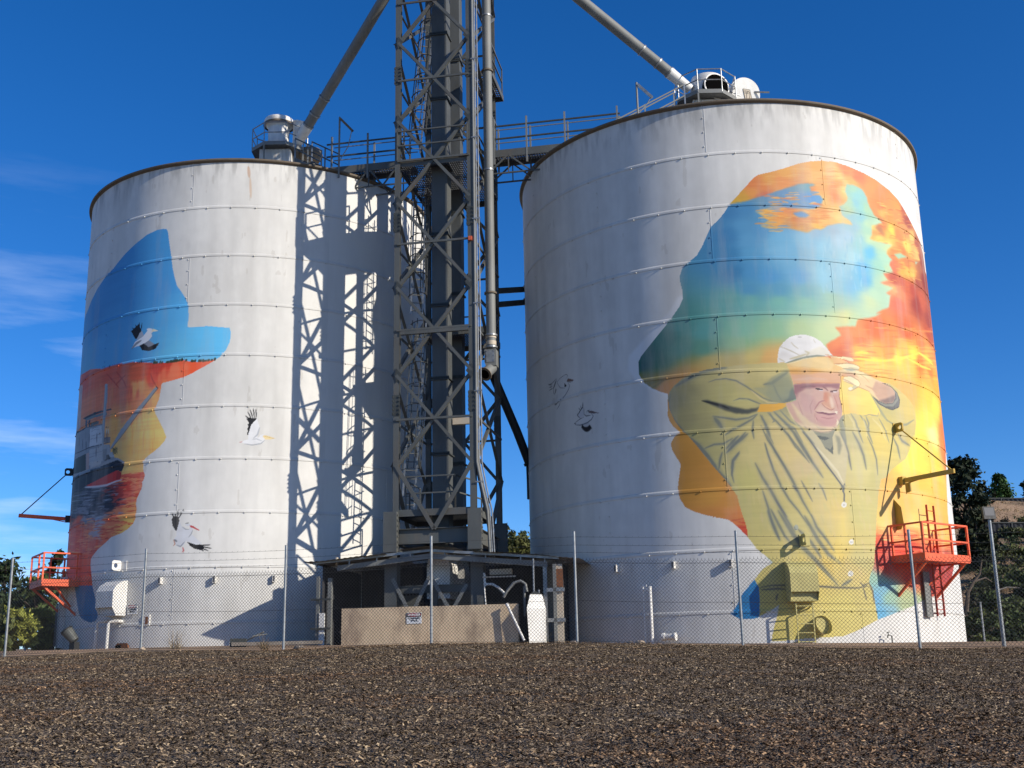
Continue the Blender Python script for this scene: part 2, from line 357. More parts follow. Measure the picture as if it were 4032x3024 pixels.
CL.field([(FB, [(750, 880, 218, 95, 72), (800, 960, 225, 118, 85), (700, 1000, 208, 68, 50), (720, 1080, 222, 102, 80), (760, 1180, 238, 152, 90), (600, 1230, 228, 132, 90), (700, 1330, 242, 185, 92), (600, 1300, 228, 122, 80), (500, 1420, 218, 112, 75), (350, 1400, 205, 112, 80), (450, 1350, 160, 160, 170), (420, 1300, 160, 165, 175), (250, 1350, 208, 92, 60), (300, 1550, 220, 98, 65), (200, 1600, 212, 88, 60), (400, 1500, 212, 92, 65), (400, 1050, 48, 54, 70), (550, 1100, 38, 44, 58), (300, 1100, 75, 80, 90), (250, 1200, 65, 70, 80), (300, 1180, 118, 122, 132), (550, 1010, 135, 52, 50), (650, 1050, 168, 54, 46), (400, 1200, 55, 60, 72), (250, 1080, 66, 70, 66), (350, 1250, 128, 132, 142), (430, 1420, 170, 150, 155)]), (FC, [(700, 100, 225, 92, 60), (800, 250, 230, 98, 62), (820, 450, 225, 85, 55), (700, 350, 222, 90, 58), (640, 100, 215, 90, 58)])], mW, .35, 12, 2.6, .05, 1.0, .16)
rg = random.Random(4)
for k in range(520):                                                   # water ripples
    x = rg.uniform(140, 860); y = rg.uniform(870, 1640); l = rg.uniform(25, 90); dk = 1 if (x < 640 and 960 < y < 1260) else 0
    yy = y - (x - 500) * .10
    if dk: cc = rg.choice([(28, 32, 45), (120, 125, 138), (20, 24, 36), (150, 155, 165), (70, 75, 88)])
    else: cc = rg.choice([(196, 66, 48), (205, 75, 55), (240, 160, 98), (235, 140, 90), (180, 60, 48)])
    CL.stroke([(x, yy), (x + l * .3, yy - 6 + rg.uniform(-4, 4)), (x + l * .65, yy - 5 + rg.uniform(-5, 5)), (x + l, yy - l * .12)], FB, rg.uniform(5, 10), cc, .8, True, mW)
for k in range(120):                                                   # cliff run-offs
    x = rg.uniform(300, 980); y = rg.uniform(30, 700)
    CL.stroke([(x, y), (x + rg.uniform(-6, 6), y + rg.uniform(60, 200))], FB, rg.uniform(6, 16), rg.choice([(236, 190, 120), (205, 110, 70), (215, 150, 80), (228, 160, 90)]), .22, True, mC)
for a in ([(700, -60), (640, 0), (600, 40)], [(520, -70), (600, 20), (640, 70)], [(610, -90), (680, 0), (705, 60)], [(930, -70), (950, -10), (985, 50)], [(870, -150), (1010, -170), (1150, -190)]):
    CL.stroke(a, FB, 16, (178, 50, 38), .7, True, mC)
for i in range(60):                                                    # tree line on the cliff top
    x = rg.uniform(840, 1345); yb = np.interp(x, [840, 960, 1085, 1130, 1250, 1345], [1306, 1300, 1281, 1292, 1290, 1278])
    CL.stroke([(x, yb), (x + 3, yb - rg.uniform(3, 12))], FA, 14, (52, 58, 40), .9, False)
for x in (425, 440, 480, 500, 725, 740): CL.stroke([(x, 1348 - (x - 430) * .15), (x + 2, 1330 - (x - 430) * .15)], FA, 6, (40, 45, 40), .9, False)
# the ship (frame FD)
grey = (150, 155, 160)
CL.fill([(0, 1050), (160, 960), (170, 740), (200, 680), (320, 610), (540, 560), (560, 830), (640, 830), (650, 930), (700, 1000), (740, 1010), (600, 1070), (340, 1190), (130, 1280), (0, 1290)], FD, (125, 132, 140))
CL.fill([(380, 630), (530, 580), (545, 820), (370, 860)], FD, (178, 184, 190)); CL.fill([(180, 720), (310, 650), (320, 880), (190, 950)], FD, (128, 134, 142))
CL.fill([(370, 900), (540, 850), (550, 1040), (470, 1060), (360, 1110)], FD, (158, 163, 168)); CL.fill([(150, 1040), (325, 950), (325, 1170), (140, 1250)], FD, (42, 48, 46))
CL.fill([(330, 950), (370, 930), (365, 1150), (330, 1165)], FD, (165, 140, 135)); CL.fill([(380, 1060), (530, 1025), (520, 1120), (385, 1150)], FD, (172, 172, 172))
CL.fill([(170, 740), (205, 672), (330, 605), (330, 618), (210, 690), (175, 755)], FD, (35, 38, 45))
CL.stroke([(330, 612), (540, 562)], FD, 7, (40, 44, 52), .9, False); CL.stroke([(180, 960), (380, 865), (640, 800)], FD, 10, (28, 32, 48), .95, False)
CL.fill([(285, 490), (440, 410), (650, 358), (662, 376), (590, 395), (450, 440), (310, 500)], FD, (40, 45, 50)); CL.fill([(310, 500), (440, 445), (600, 405), (600, 440), (440, 480), (330, 520)], FD, (98, 110, 112))
CL.fill([(320, 520), (345, 515), (345, 610), (320, 620)], FD, (80, 88, 96)); CL.fill([(360, 515), (385, 510), (385, 600), (362, 606)], FD, (60, 66, 74)); CL.fill([(390, 550), (495, 520), (495, 560), (390, 595)], FD, (88, 92, 92))
for x, y in ((372, 690), (470, 680), (285, 760), (460, 870), (240, 720), (330, 790)): CL.stroke([(x, y), (x - 2, y + 130)], FD, 20, (35, 40, 60), .85)
for a in ([(400, 640), (440, 610), (500, 610)], [(400, 660), (450, 630), (510, 635)], [(390, 720), (530, 690)], [(385, 760), (530, 730)], [(370, 960), (540, 915)], [(370, 1000), (540, 955)], [(240, 700), (240, 930)], [(320, 640), (325, 880)], [(200, 760), (205, 940)], [(370, 640), (370, 860)]): CL.stroke(a, FD, 5, (88, 94, 104), .7, False)
CL.fill([(550, 740), (640, 730), (645, 750), (645, 800), (560, 808)], FD, (120, 110, 105)); CL.stroke([(555, 750), (645, 738)], FD, 5, (60, 40, 40), .9, False)
for x in (565, 592, 612): CL.stroke([(x, 640), (x, 800)], FD, 15, (30, 34, 62), .9)
for x in (592, 615): CL.stroke([(x, 620), (x + 6, 690)], FD, 14, (185, 205, 205), .8)
for x in (565, 592, 615): CL.fill([(x - 5, 595), (x + 5, 595), (x + 6, 620), (x - 6, 620)], FD, (90, 60, 50))
CL.fill([(540, 830), (620, 830), (650, 930), (600, 1010), (540, 1030)], FD, (140, 145, 150)); CL.fill([(560, 980), (620, 960), (660, 990), (640, 1020), (570, 1045)], FD, (35, 38, 42))
CL.fill([(545, 900), (600, 880), (590, 1020), (550, 1040)], FD, (112, 118, 124)); CL.fill([(620, 940), (680, 930), (700, 990), (640, 1000)], FD, (160, 165, 170))
for k in range(26): CL.stroke([(rg.uniform(670, 745), rg.uniform(855, 940)), (rg.uniform(670, 745), rg.uniform(860, 970))], FD, 12, rg.choice([(90, 85, 45), (60, 62, 35), (120, 105, 60)]), .8)
CL.fill([(575, 45), (592, 33), (610, 45), (608, 200), (580, 500), (555, 850), (535, 850), (545, 500), (568, 200)], FD, (140, 150, 158)); CL.stroke([(603, 60), (600, 200), (575, 450), (553, 830)], FD, 9, (95, 102, 110), .8, False)
CL.fill([(1243, 72), (1268, 92), (1000, 430), (800, 700), (680, 860), (655, 890), (635, 890), (780, 640), (960, 400)], FD, (138, 146, 152)); CL.stroke([(1262, 100), (1000, 440), (800, 710), (660, 885)], FD, 12, (88, 94, 98), .85, False)
CL.fill([(1238, 70), (1250, 66), (1272, 92), (1262, 98)], FD, (20, 20, 20))
CL.fill([(130, 1290), (160, 1230), (340, 1170), (560, 1090), (740, 1020), (830, 1060), (820, 1120), (790, 1190), (740, 1165), (600, 1230), (330, 1370), (250, 1420), (120, 1500), (0, 1560), (0, 1330)], FD, (30, 34, 44))
CL.fill([(100, 1290), (160, 1225), (340, 1160), (560, 1070), (740, 1005), (830, 1055), (815, 1075), (740, 1030), (560, 1100), (340, 1195), (150, 1270)], FD, (140, 144, 148))
CL.fill([(330, 1370), (600, 1230), (735, 1165), (795, 1195), (770, 1285), (600, 1370), (400, 1385)], FD, (196, 48, 42)); CL.fill([(735, 1165), (795, 1195), (770, 1285), (715, 1290)], FD, (165, 42, 38))
CL.stroke([(310, 1390), (480, 1380), (600, 1360), (720, 1310), (800, 1290)], FD, 30, (215, 212, 215), .9)
for k in range(34):
    x = rg.uniform(130, 640); y = rg.uniform(1400, 1640) - (x - 400) * .12; CL.stroke([(x, y), (x + 70, y - 14), (x + 130, y - 18)], FD, rg.uniform(7, 15), rg.choice([(150, 155, 165), (20, 24, 36), (100, 105, 118)]), .8, True, mL)
CL.fill([(200, 0), (285, 60), (270, 300), (250, 620), (215, 660), (190, 660)], FD, (172, 168, 168), .8, .03, 0, mL)
for a in ([(262, 60), (262, 180)], [(250, 250), (245, 400)], [(232, 470), (228, 630)]): CL.stroke(a, FD, 26, (60, 66, 110), .85, True, mL)
# blue base of the neck
CL.fill([(640, 500), (718, 505), (895, 505), (905, 560), (930, 660), (945, 760), (942, 820), (915, 855), (870, 862), (820, 845), (780, 810), (765, 780), (750, 700), (735, 600), (718, 505)], FC, (45, 122, 172))
def pelican(c, fr, body, beak, wings, wc=(236, 237, 238), beakc=(232, 208, 150), fingers=(), extra=()):
    for wv in wings:
        c.fill(wv[0], fr, (24, 24, 28)); c.fill(wv[1], fr, wv[2] if len(wv) > 2 else wc)
    for a, b, wd in fingers: c.stroke([a, ((a[0] + b[0]) / 2 + 2, (a[1] + b[1]) / 2 - 2), b], fr, wd, (20, 20, 24), 1, True, None, .3)
    c.fill(body, fr, wc); c.fill(beak, fr, beakc)
    for pts, wd, cc in extra: c.stroke(pts, fr, wd, cc, .85)
# pelican on the blue
pelican(CL, FA, [(657, 1190), (690, 1130), (750, 1090), (790, 1040), (780, 1030), (800, 1020), (825, 1025), (838, 1045), (820, 1062), (828, 1085), (800, 1120), (770, 1140), (720, 1165), (670, 1180)], [(835, 1025), (875, 1040), (870, 1046), (820, 1052)],
        [([(690, 1110), (655, 1045), (720, 985), (752, 1085), (735, 1105)], [(700, 1115), (725, 1060), (745, 1040), (760, 1085), (740, 1120)], (165, 172, 180)), ([(722, 1160), (760, 1130), (850, 1150), (885, 1140), (855, 1190), (800, 1208), (745, 1200)], [(750, 1140), (795, 1115), (848, 1152), (800, 1175)], (130, 135, 145))],
        (228, 230, 236), (225, 215, 180), [((700, 1060), (654, 1047), 9), ((705, 1050), (664, 1018), 9), ((712, 1045), (690, 992), 9), ((722, 1045), (722, 972), 9), ((733, 1045), (746, 975), 9), ((835, 1165), (885, 1140), 9), ((830, 1175), (880, 1158), 8), ((820, 1185), (850, 1182), 8)], [([(660, 1188), (700, 1145), (740, 1120)], 22, (120, 125, 130))])
# pelican gliding to the right (frame FB)
pelican(CL, FB, [(1760, 572), (1840, 545), (1890, 530), (1940, 525), (1960, 500), (1985, 497), (2003, 515), (2000, 545), (1985, 575), (1935, 597), (1860, 592), (1800, 582)], [(1985, 505), (2040, 515), (2100, 537), (2040, 548), (2000, 546), (1980, 520)],
        [([(1835, 340), (1920, 350), (1925, 380), (1870, 420), (1850, 510), (1832, 500), (1848, 400)], [(1925, 350), (1948, 430), (1935, 490), (1925, 540), (1845, 545), (1842, 500), (1870, 410)])],
        (232, 233, 234), (236, 214, 160), [((1860, 370), (1815, 323), 11), ((1870, 355), (1837, 287), 10), ((1885, 350), (1858, 265), 10), ((1900, 350), (1888, 256), 10), ((1915, 350), (1914, 262), 10), ((1855, 390), (1828, 350), 12), ((1850, 430), (1840, 400), 12), ((1845, 470), (1836, 440), 12)],
        [([(1950, 430), (1930, 500), (1890, 535)], 14, (178, 182, 188)), ([(1800, 585), (1880, 598), (1960, 585), (2000, 550)], 10, (160, 164, 170)), ([(1880, 545), (1920, 540), (1970, 560)], 9, (180, 184, 190)), ([(1760, 572), (1790, 568)], 6, (190, 90, 90)), ([(1990, 512), (2040, 528), (2090, 537)], 4, (190, 150, 80))])
# pelican with spread wings and red bill
pelican(CL, FB, [(1170, 1450), (1240, 1390), (1290, 1380), (1300, 1355), (1260, 1350), (1255, 1330), (1280, 1325), (1310, 1345), (1325, 1390), (1310, 1425), (1270, 1480), (1240, 1530), (1200, 1550), (1155, 1520), (1145, 1480)], [(1295, 1345), (1330, 1355), (1390, 1392), (1380, 1397), (1300, 1362)],
        [([(1128, 1290), (1150, 1260), (1195, 1270), (1200, 1310), (1175, 1400), (1165, 1400), (1135, 1350)], [(1175, 1400), (1200, 1305), (1225, 1360), (1260, 1380), (1200, 1460), (1170, 1430)]), ([(1270, 1500), (1330, 1520), (1400, 1525), (1440, 1550), (1400, 1580), (1340, 1565), (1300, 1540)], [(1290, 1420), (1330, 1440), (1380, 1490), (1410, 1520), (1360, 1530), (1280, 1500), (1240, 1480)])],
        (226, 228, 232), (205, 70, 70), [((1150, 1280), (1125, 1230), 11), ((1165, 1275), (1158, 1215), 11), ((1180, 1270), (1195, 1200), 11), ((1195, 1280), (1240, 1195), 11), ((1400, 1535), (1490, 1530), 10), ((1405, 1548), (1500, 1563), 10), ((1395, 1560), (1470, 1585), 10), ((1385, 1565), (1430, 1590), 10)],
        [([(1230, 1550), (1240, 1585), (1225, 1597)], 12, (205, 90, 90)), ([(1145, 1480), (1160, 1520), (1142, 1540)], 9, (190, 120, 90)), ([(1170, 1530), (1210, 1545), (1250, 1500)], 12, (150, 155, 162)), ([(1225, 1360), (1260, 1385), (1290, 1385)], 8, (150, 155, 162)), ([(1325, 1390), (1312, 1425), (1285, 1460)], 9, (160, 164, 170)), ([(1150, 1480), (1180, 1500)], 16, (110, 115, 120)), ([(1255, 1330), (1290, 1325)], 8, (120, 120, 110))])
for x, y in ((1120, 1402), (1121, 1405), (1290, 1409)): pass
CL.img[mL > .5] = np.clip((CL.img[mL > .5] - .42) * 1.12 + .47, 0, 1)
# droppings and rust runs
CL.stroke([(985, 700), (988, 780)], (0, 0, 1), 9, (205, 150, 105), .45); CL.stroke([(978, 655), (982, 700)], (0, 0, 1), 12, (190, 130, 90), .5)
CL.finish()
# ================= right silo mural
CR = Canvas('R', -72, 78, .02); ground_coat(CR, 29)
# fresh white touch-up round the head
CR.stroke([(400, 1000), (350, 1090), (260, 1180), (170, 1280), (80, 1380), (75, 1440), (120, 1500), (220, 1560), (300, 1590)], R1, 75, (236, 237, 236), .85, False)
CR.fill([(1450, 40), (1700, 160), (1900, 360), (2040, 560), (2040, 700), (1950, 560), (1800, 300), (1600, 150), (1400, 75)], R1, (240, 239, 234), .9, .02)
head = [(110, 1400), (125, 1370), (180, 1300), (260, 1200), (330, 1110), (385, 1030), (405, 985), (405, 930), (390, 880), (385, 830), (400, 780), (440, 740), (500, 690), (540, 620), (565, 560), (590, 505), (640, 455), (680, 410), (720, 345), (790, 270), (840, 215), (880, 170), (910, 150), (1000, 130), (1090, 105), (1180, 75), (1260, 60), (1340, 56), (1430, 65), (1520, 95), (1620, 140), (1700, 185), (1790, 255), (1850, 320), (1890, 385), (1930, 460), (1965, 530), (1995, 600), (2015, 680), (2030, 800), (2060, 900)]
head += cv([(2230, 0), (2235, 500), (2160, 760)], R2, R1) + cv([(702, 290), (705, 400), (708, 500), (712, 600), (716, 700), (726, 800), (737, 900), (755, 980), (757, 1040), (745, 1110), (710, 1180), (665, 1225), (600, 1250), (550, 1270), (490, 1305), (420, 1330), (350, 1360), (255, 1395)], RG, R1)
head += cv([(1450, 850), (1300, 930), (1200, 970), (1100, 978), (900, 990), (750, 1005), (650, 1010), (655, 970), (670, 900), (690, 830), (705, 740), (640, 780), (560, 820), (480, 840), (410, 842), (340, 805), (380, 750), (430, 650), (480, 590), (525, 540), (580, 465), (655, 415), (600, 360), (540, 310), (500, 260), (460, 210), (400, 150), (330, 92), (280, 80), (170, 65)], R3, R1)
head += cv([(640, 1340), (560, 1325), (480, 1300), (420, 1270), (385, 1210), (372, 1160), (375, 1110), (385, 1040), (392, 985), (365, 940), (335, 890), (325, 845), (350, 800), (385, 768), (345, 735), (320, 700), (305, 660), (305, 540), (305, 512), (260, 500), (200, 475), (150, 440), (115, 390), (110, 340)], R2, R1)
mR = CR.full(head, R1)
G1 = [(700, 20, 235, 165, 80), (700, 200, 245, 175, 90), (1000, 150, 248, 180, 100), (1000, 250, 250, 190, 115), (500, 280, 238, 165, 80), (400, 380, 235, 140, 75), (300, 360, 235, 135, 72), (650, 340, 240, 155, 90), (1150, 200, 252, 202, 130), (1300, 200, 240, 140, 90), (1450, 270, 238, 130, 86), (1250, 260, 253, 215, 130), (1400, 330, 250, 178, 100), (1600, 380, 245, 160, 92), (1250, 330, 245, 160, 90), (1100, 330, 248, 180, 105),
      (200, 490, 220, 165, 62), (120, 540, 215, 170, 60), (300, 440, 235, 155, 75), (420, 490, 208, 120, 90), (450, 500, 212, 108, 82), (860, 360, 118, 172, 185), (930, 358, 118, 172, 185), (740, 400, 120, 160, 180), (820, 430, 230, 130, 80), (880, 435, 232, 138, 84), (640, 440, 112, 155, 195), (950, 500, 95, 160, 220), (850, 490, 105, 155, 205), (550, 470, 110, 150, 180), (620, 495, 240, 180, 90), (700, 470, 240, 165, 95), (700, 520, 100, 155, 200), (380, 520, 100, 150, 180), (960, 560, 95, 158, 215), (800, 540, 105, 160, 205), (560, 545, 250, 190, 150), (650, 550, 250, 185, 140), (1030, 545, 105, 165, 210), (1060, 500, 252, 202, 120), (1100, 450, 245, 175, 100), (1200, 450, 235, 140, 82), (1200, 380, 238, 150, 88), (1250, 420, 250, 190, 110), (1300, 400, 255, 222, 140), (1310, 350, 252, 205, 125),
      (450, 630, 248, 185, 78), (350, 640, 240, 190, 100), (700, 610, 235, 145, 88), (600, 700, 245, 158, 78), (820, 680, 90, 150, 205), (860, 665, 95, 155, 205), (940, 650, 250, 190, 110), (780, 640, 110, 150, 190), (800, 740, 222, 132, 68), (600, 760, 240, 165, 80), (900, 720, 238, 150, 80), (1000, 720, 232, 150, 88), (1000, 800, 253, 195, 88), (1040, 820, 250, 190, 85), (1100, 680, 245, 162, 92), (1100, 760, 250, 192, 108), (1200, 650, 252, 202, 120), (1200, 750, 248, 192, 110), (1250, 700, 253, 212, 130), (700, 800, 202, 160, 110), (850, 825, 232, 160, 70), (800, 790, 225, 150, 75), (550, 820, 215, 175, 95), (450, 800, 200, 175, 110), (560, 850, 215, 178, 110), (480, 720, 235, 175, 80), (850, 860, 220, 165, 90),
      (1400, 400, 170, 215, 185), (1450, 470, 150, 212, 212), (1450, 560, 140, 202, 218), (1380, 550, 180, 218, 180), (1500, 600, 150, 212, 202), (1560, 620, 178, 218, 175), (1350, 620, 192, 216, 168), (1400, 700, 148, 202, 212), (1500, 720, 140, 200, 212), (1580, 780, 188, 222, 180), (1680, 770, 192, 228, 190), (1550, 850, 170, 215, 185), (1430, 820, 150, 198, 214),
      (100, 650, 60, 130, 182), (250, 620, 66, 138, 188), (200, 800, 80, 152, 198), (60, 900, 60, 132, 184), (400, 720, 76, 148, 192), (400, 850, 80, 152, 200), (300, 950, 88, 160, 205), (600, 950, 110, 180, 218), (900, 950, 130, 197, 228), (600, 1080, 118, 184, 220), (300, 1080, 84, 160, 205), (1100, 1000, 152, 207, 228), (1250, 950, 178, 212, 228), (1350, 900, 168, 207, 228), (1200, 850, 165, 192, 208), (1000, 870, 150, 187, 210), (60, 1100, 58, 134, 184), (300, 1300, 70, 148, 198), (100, 1300, 52, 128, 178), (500, 1350, 72, 154, 208), (800, 1350, 106, 174, 218), (1100, 1350, 150, 207, 228), (1250, 1300, 152, 207, 228), (1500, 1250, 100, 184, 228), (1600, 1100, 100, 190, 228), (1550, 1400, 96, 180, 224), (1400, 1150, 168, 218, 228), (1400, 1450, 118, 190, 224), (1200, 1450, 150, 202, 218),
      (1500, 1000, 150, 207, 208), (1600, 950, 202, 228, 175), (1700, 1000, 192, 222, 180), (1750, 1150, 175, 222, 192), (1700, 1250, 162, 216, 192), (1800, 1300, 192, 222, 175), (1780, 1400, 202, 222, 170), (1700, 1450, 180, 218, 186), (1650, 1550, 186, 222, 186), (1600, 1620, 202, 222, 170), (1780, 1060, 205, 225, 165),
      (600, 1500, 84, 158, 192), (300, 1500, 74, 148, 190), (900, 1520, 118, 180, 192), (600, 1620, 118, 186, 172), (300, 1600, 105, 175, 168), (100, 1600, 92, 165, 162), (900, 1620, 148, 202, 180), (1200, 1600, 165, 204, 180),
      (1700, 450, 250, 148, 90), (1900, 600, 246, 165, 88), (1700, 600, 240, 135, 76), (1650, 650, 228, 150, 88), (1720, 650, 254, 188, 98), (1800, 720, 246, 155, 82), (1900, 700, 240, 158, 92), (1950, 630, 200, 112, 82), (2000, 750, 176, 88, 74), (1700, 830, 190, 125, 86), (1750, 830, 226, 138, 78), (1700, 780, 215, 125, 80), (1620, 800, 250, 216, 120), (1830, 850, 254, 222, 90), (1780, 880, 240, 195, 88), (1650, 870, 236, 162, 90), (1700, 950, 250, 216, 110), (1900, 900, 236, 146, 86), (2050, 930, 248, 208, 118), (1980, 850, 226, 160, 98), (1800, 1000, 248, 218, 118), (1850, 1080, 236, 146, 82), (1980, 1020, 254, 216, 106), (2100, 1000, 186, 104, 80), (2100, 1100, 242, 190, 108), (1900, 1130, 175, 212, 170), (1850, 1125, 175, 212, 170), (1950, 1080, 240, 138, 78), (2000, 1200, 222, 138, 82), (1850, 1230, 236, 126, 88), (2110, 1220, 176, 216, 190), (2000, 1280, 248, 190, 86), (2060, 1330, 252, 196, 88), (1950, 1330, 250, 180, 78), (2140, 1250, 186, 112, 76), (1850, 1380, 200, 90, 70), (1950, 1400, 206, 95, 70), (1750, 1420, 242, 148, 104), (2100, 1420, 170, 78, 60), (2000, 1470, 216, 105, 66), (1850, 1480, 238, 178, 118), (1900, 1530, 242, 138, 88), (2050, 1500, 192, 78, 56), (1950, 1580, 206, 226, 186), (2020, 1620, 206, 226, 186), (1930, 1600, 206, 226, 186), (2080, 1560, 206, 216, 190), (2150, 1600, 206, 96, 62), (1900, 1640, 226, 116, 86), (2100, 1650, 165, 64, 50), (2150, 1200, 160, 80, 60), (2180, 1400, 150, 60, 45)]
G2 = [(400, 40, 78, 148, 142), (550, 80, 90, 160, 155), (300, 150, 62, 125, 115), (200, 250, 50, 110, 102), (150, 330, 46, 102, 96), (250, 330, 58, 115, 98), (400, 200, 80, 140, 128), (550, 200, 92, 150, 130), (800, 80, 122, 186, 160), (800, 180, 142, 186, 140), (1000, 80, 148, 196, 156), (1000, 180, 168, 196, 138), (900, 250, 210, 190, 115), (1000, 270, 230, 180, 104), (750, 270, 195, 175, 105), (600, 290, 165, 162, 105), (450, 310, 132, 144, 90), (1200, 70, 190, 216, 160), (1350, 100, 206, 226, 170), (1420, 70, 212, 226, 170), (1550, 50, 196, 226, 180), (200, 440, 150, 135, 70), (260, 480, 212, 148, 84), (150, 400, 105, 132, 72), (1500, 20, 226, 226, 150),
      (1550, 90, 242, 148, 86), (1700, 80, 238, 112, 58), (1900, 80, 222, 104, 54), (2050, 100, 200, 90, 52), (2050, 30, 168, 74, 56), (1450, 170, 242, 136, 80), (1600, 160, 240, 128, 74), (1800, 160, 246, 145, 74), (2000, 160, 240, 134, 70), (2050, 220, 246, 165, 82), (1500, 210, 236, 118, 70), (1600, 240, 253, 218, 92), (1480, 240, 226, 108, 70), (1700, 250, 250, 172, 80), (1800, 240, 246, 160, 70), (1900, 240, 252, 190, 78), (1700, 280, 255, 228, 92), (1850, 275, 255, 230, 82), (1950, 250, 255, 230, 82), (2050, 290, 251, 200, 78), (2000, 310, 236, 132, 58), (2060, 350, 232, 134, 58), (1900, 320, 252, 200, 88), (1700, 320, 253, 206, 104), (1650, 350, 251, 206, 104), (1850, 400, 251, 190, 86), (2050, 400, 251, 186, 78), (2100, 450, 246, 182, 56), (1600, 500, 251, 222, 118), (1550, 550, 253, 228, 118), (1700, 600, 253, 222, 108), (1650, 620, 251, 216, 112), (1500, 600, 251, 210, 108), (1900, 480, 238, 180, 88), (2050, 520, 248, 208, 78), (2100, 600, 252, 228, 82), (2050, 700, 253, 228, 90), (2080, 780, 255, 246, 150), (2120, 830, 255, 252, 184), (2150, 780, 236, 132, 64), (2165, 900, 226, 104, 54), (2000, 850, 253, 228, 90), (2050, 900, 251, 216, 86), (2150, 860, 242, 146, 66), (1950, 950, 253, 236, 86), (1880, 1000, 254, 228, 92), (2000, 1000, 253, 228, 88), (2100, 1000, 253, 216, 82), (1780, 1050, 251, 190, 90), (1850, 1080, 251, 200, 96), (1780, 1200, 251, 195, 96), (2000, 1100, 251, 200, 82), (2120, 1150, 251, 196, 78), (2000, 1200, 251, 206, 106), (1900, 1250, 249, 195, 92), (2100, 1300, 251, 195, 88), (1750, 1350, 251, 212, 110), (1750, 1400, 253, 228, 130), (1950, 1370, 251, 220, 110),
      (330, 680, 222, 158, 62), (360, 740, 222, 158, 62), (400, 820, 214, 152, 62), (450, 950, 208, 146, 58), (550, 1050, 212, 148, 62), (450, 1150, 212, 148, 58), (600, 1200, 222, 158, 66), (700, 1250, 222, 152, 66), (700, 1300, 228, 148, 78), (750, 1350, 228, 132, 72), (1000, 610, 238, 178, 72)]
G3 = [(1480, 180, 251, 170, 98), (1480, 230, 238, 90, 56), (1460, 350, 234, 74, 56), (1500, 420, 218, 70, 56), (1450, 480, 218, 108, 82), (1600, 230, 248, 150, 88), (1600, 300, 242, 88, 56), (1700, 120, 253, 202, 108), (1850, 130, 253, 216, 118), (1950, 80, 251, 186, 82), (1700, 200, 246, 112, 66), (1900, 250, 251, 148, 88), (1900, 320, 242, 104, 66), (1950, 200, 251, 190, 88), (1700, 320, 238, 78, 52), (1980, 420, 186, 68, 60), (1900, 500, 194, 68, 56), (1980, 520, 182, 62, 54), (1700, 560, 216, 86, 66), (1850, 640, 206, 80, 60), (1950, 620, 200, 74, 60), (1600, 580, 216, 130, 98), (1500, 540, 150, 200, 180), (1500, 620, 128, 190, 216), (1450, 700, 118, 186, 228), (1470, 800, 106, 186, 228), (1550, 780, 140, 196, 216), (1550, 680, 165, 206, 175), (1650, 660, 190, 200, 144), (1650, 740, 186, 200, 150), (1750, 700, 206, 196, 128), (1700, 620, 216, 148, 108), (1420, 520, 165, 206, 180), (1480, 300, 236, 78, 54), (1560, 420, 222, 74, 56),
      (250, 60, 214, 142, 66), (380, 120, 228, 124, 66), (440, 180, 218, 80, 52), (370, 80, 222, 140, 72)]
mTop = CR.full([(-300, -300), (3000, -300), (3000, 1290), (1500, 1300), (900, 1500), (-300, 1560)], R1) * mR
def warm(d): return d[2] > d[4] + 40 and d[2] > d[3] + 3
split = lambda f: [(RT, [d for d in G1 if f(d)]), (R2, [d for d in G2 if f(d)]), (R3, [d for d in G3 if f(d)])]
CR.field(split(lambda d: not warm(d)), mR, .10, 41, 1.7, .012, 1.0, .3)
wm = np.zeros((CR.nz, CR.ns), np.float32)
def addm(pts, fr, soft, wob, sign=1, seed=5):
    global wm
    w_, m = CR.mask(CR.P(pts, fr), soft, wob, seed)
    wm[w_] = np.maximum(wm[w_], m) if sign > 0 else wm[w_] * (1 - m)
# orange cloud along the crown of the hat and down its back edge, with ragged edges
addm([(20, 600), (60, 575), (200, 545), (330, 500), (450, 470), (560, 430), (700, 388), (800, 355), (950, 335), (1080, 330), (1200, 335), (1320, 345), (1400, 352), (1500, 400), (1560, 480), (1600, 600), (1640, 690), (1730, 770), (1610, 800), (1620, 900), (1600, 945), (1700, 975), (1840, 1010), (1770, 1100), (1840, 1170), (1800, 1220), (1840, 1300), (1750, 1330), (1790, 1390), (1700, 1420), (1850, 1470), (1770, 1530), (1860, 1580), (1900, 1640), (1760, 1700), (1640, 1760), (2500, 1760), (2500, -200), (0, -200)], RT, .025, .09)
addm([(900, 300), (960, 430), (1040, 465), (1075, 520), (1055, 585), (960, 615), (700, 600), (560, 595), (440, 612), (330, 640), (430, 690), (490, 740), (420, 805), (520, 850), (700, 832), (900, 875), (1000, 838), (1060, 850), (1150, 790), (1300, 768), (1410, 792), (1380, 740), (1290, 680), (1270, 600), (1340, 520), (1320, 430), (1350, 330)], RT, .02, .10, 1, 9)
for h_ in ([(800, 455), (900, 462), (1000, 488), (1045, 530), (1035, 572), (950, 598), (850, 590), (700, 565), (600, 545), (640, 515), (740, 500)], [(760, 655), (860, 645), (950, 688), (880, 706), (800, 700)], [(780, 352), (950, 338), (1010, 348), (900, 382)], [(470, 470), (560, 430), (640, 415), (780, 388), (720, 430), (620, 470), (560, 520), (400, 545), (250, 560), (340, 515)]):
    addm(h_, RT, .015, .08, -1, 14)
for h_ in ([(1850, 1110), (1920, 1100), (2000, 1140), (1900, 1160)], [(1890, 1560), (1960, 1545), (2050, 1600), (2090, 1640), (2000, 1645), (1920, 1620)], [(2080, 1190), (2130, 1210), (2150, 1250), (2100, 1240)], [(2040, 1540), (2140, 1570), (2110, 1600), (2060, 1570)]): addm(h_, RT, .02, .04, -1, 3)
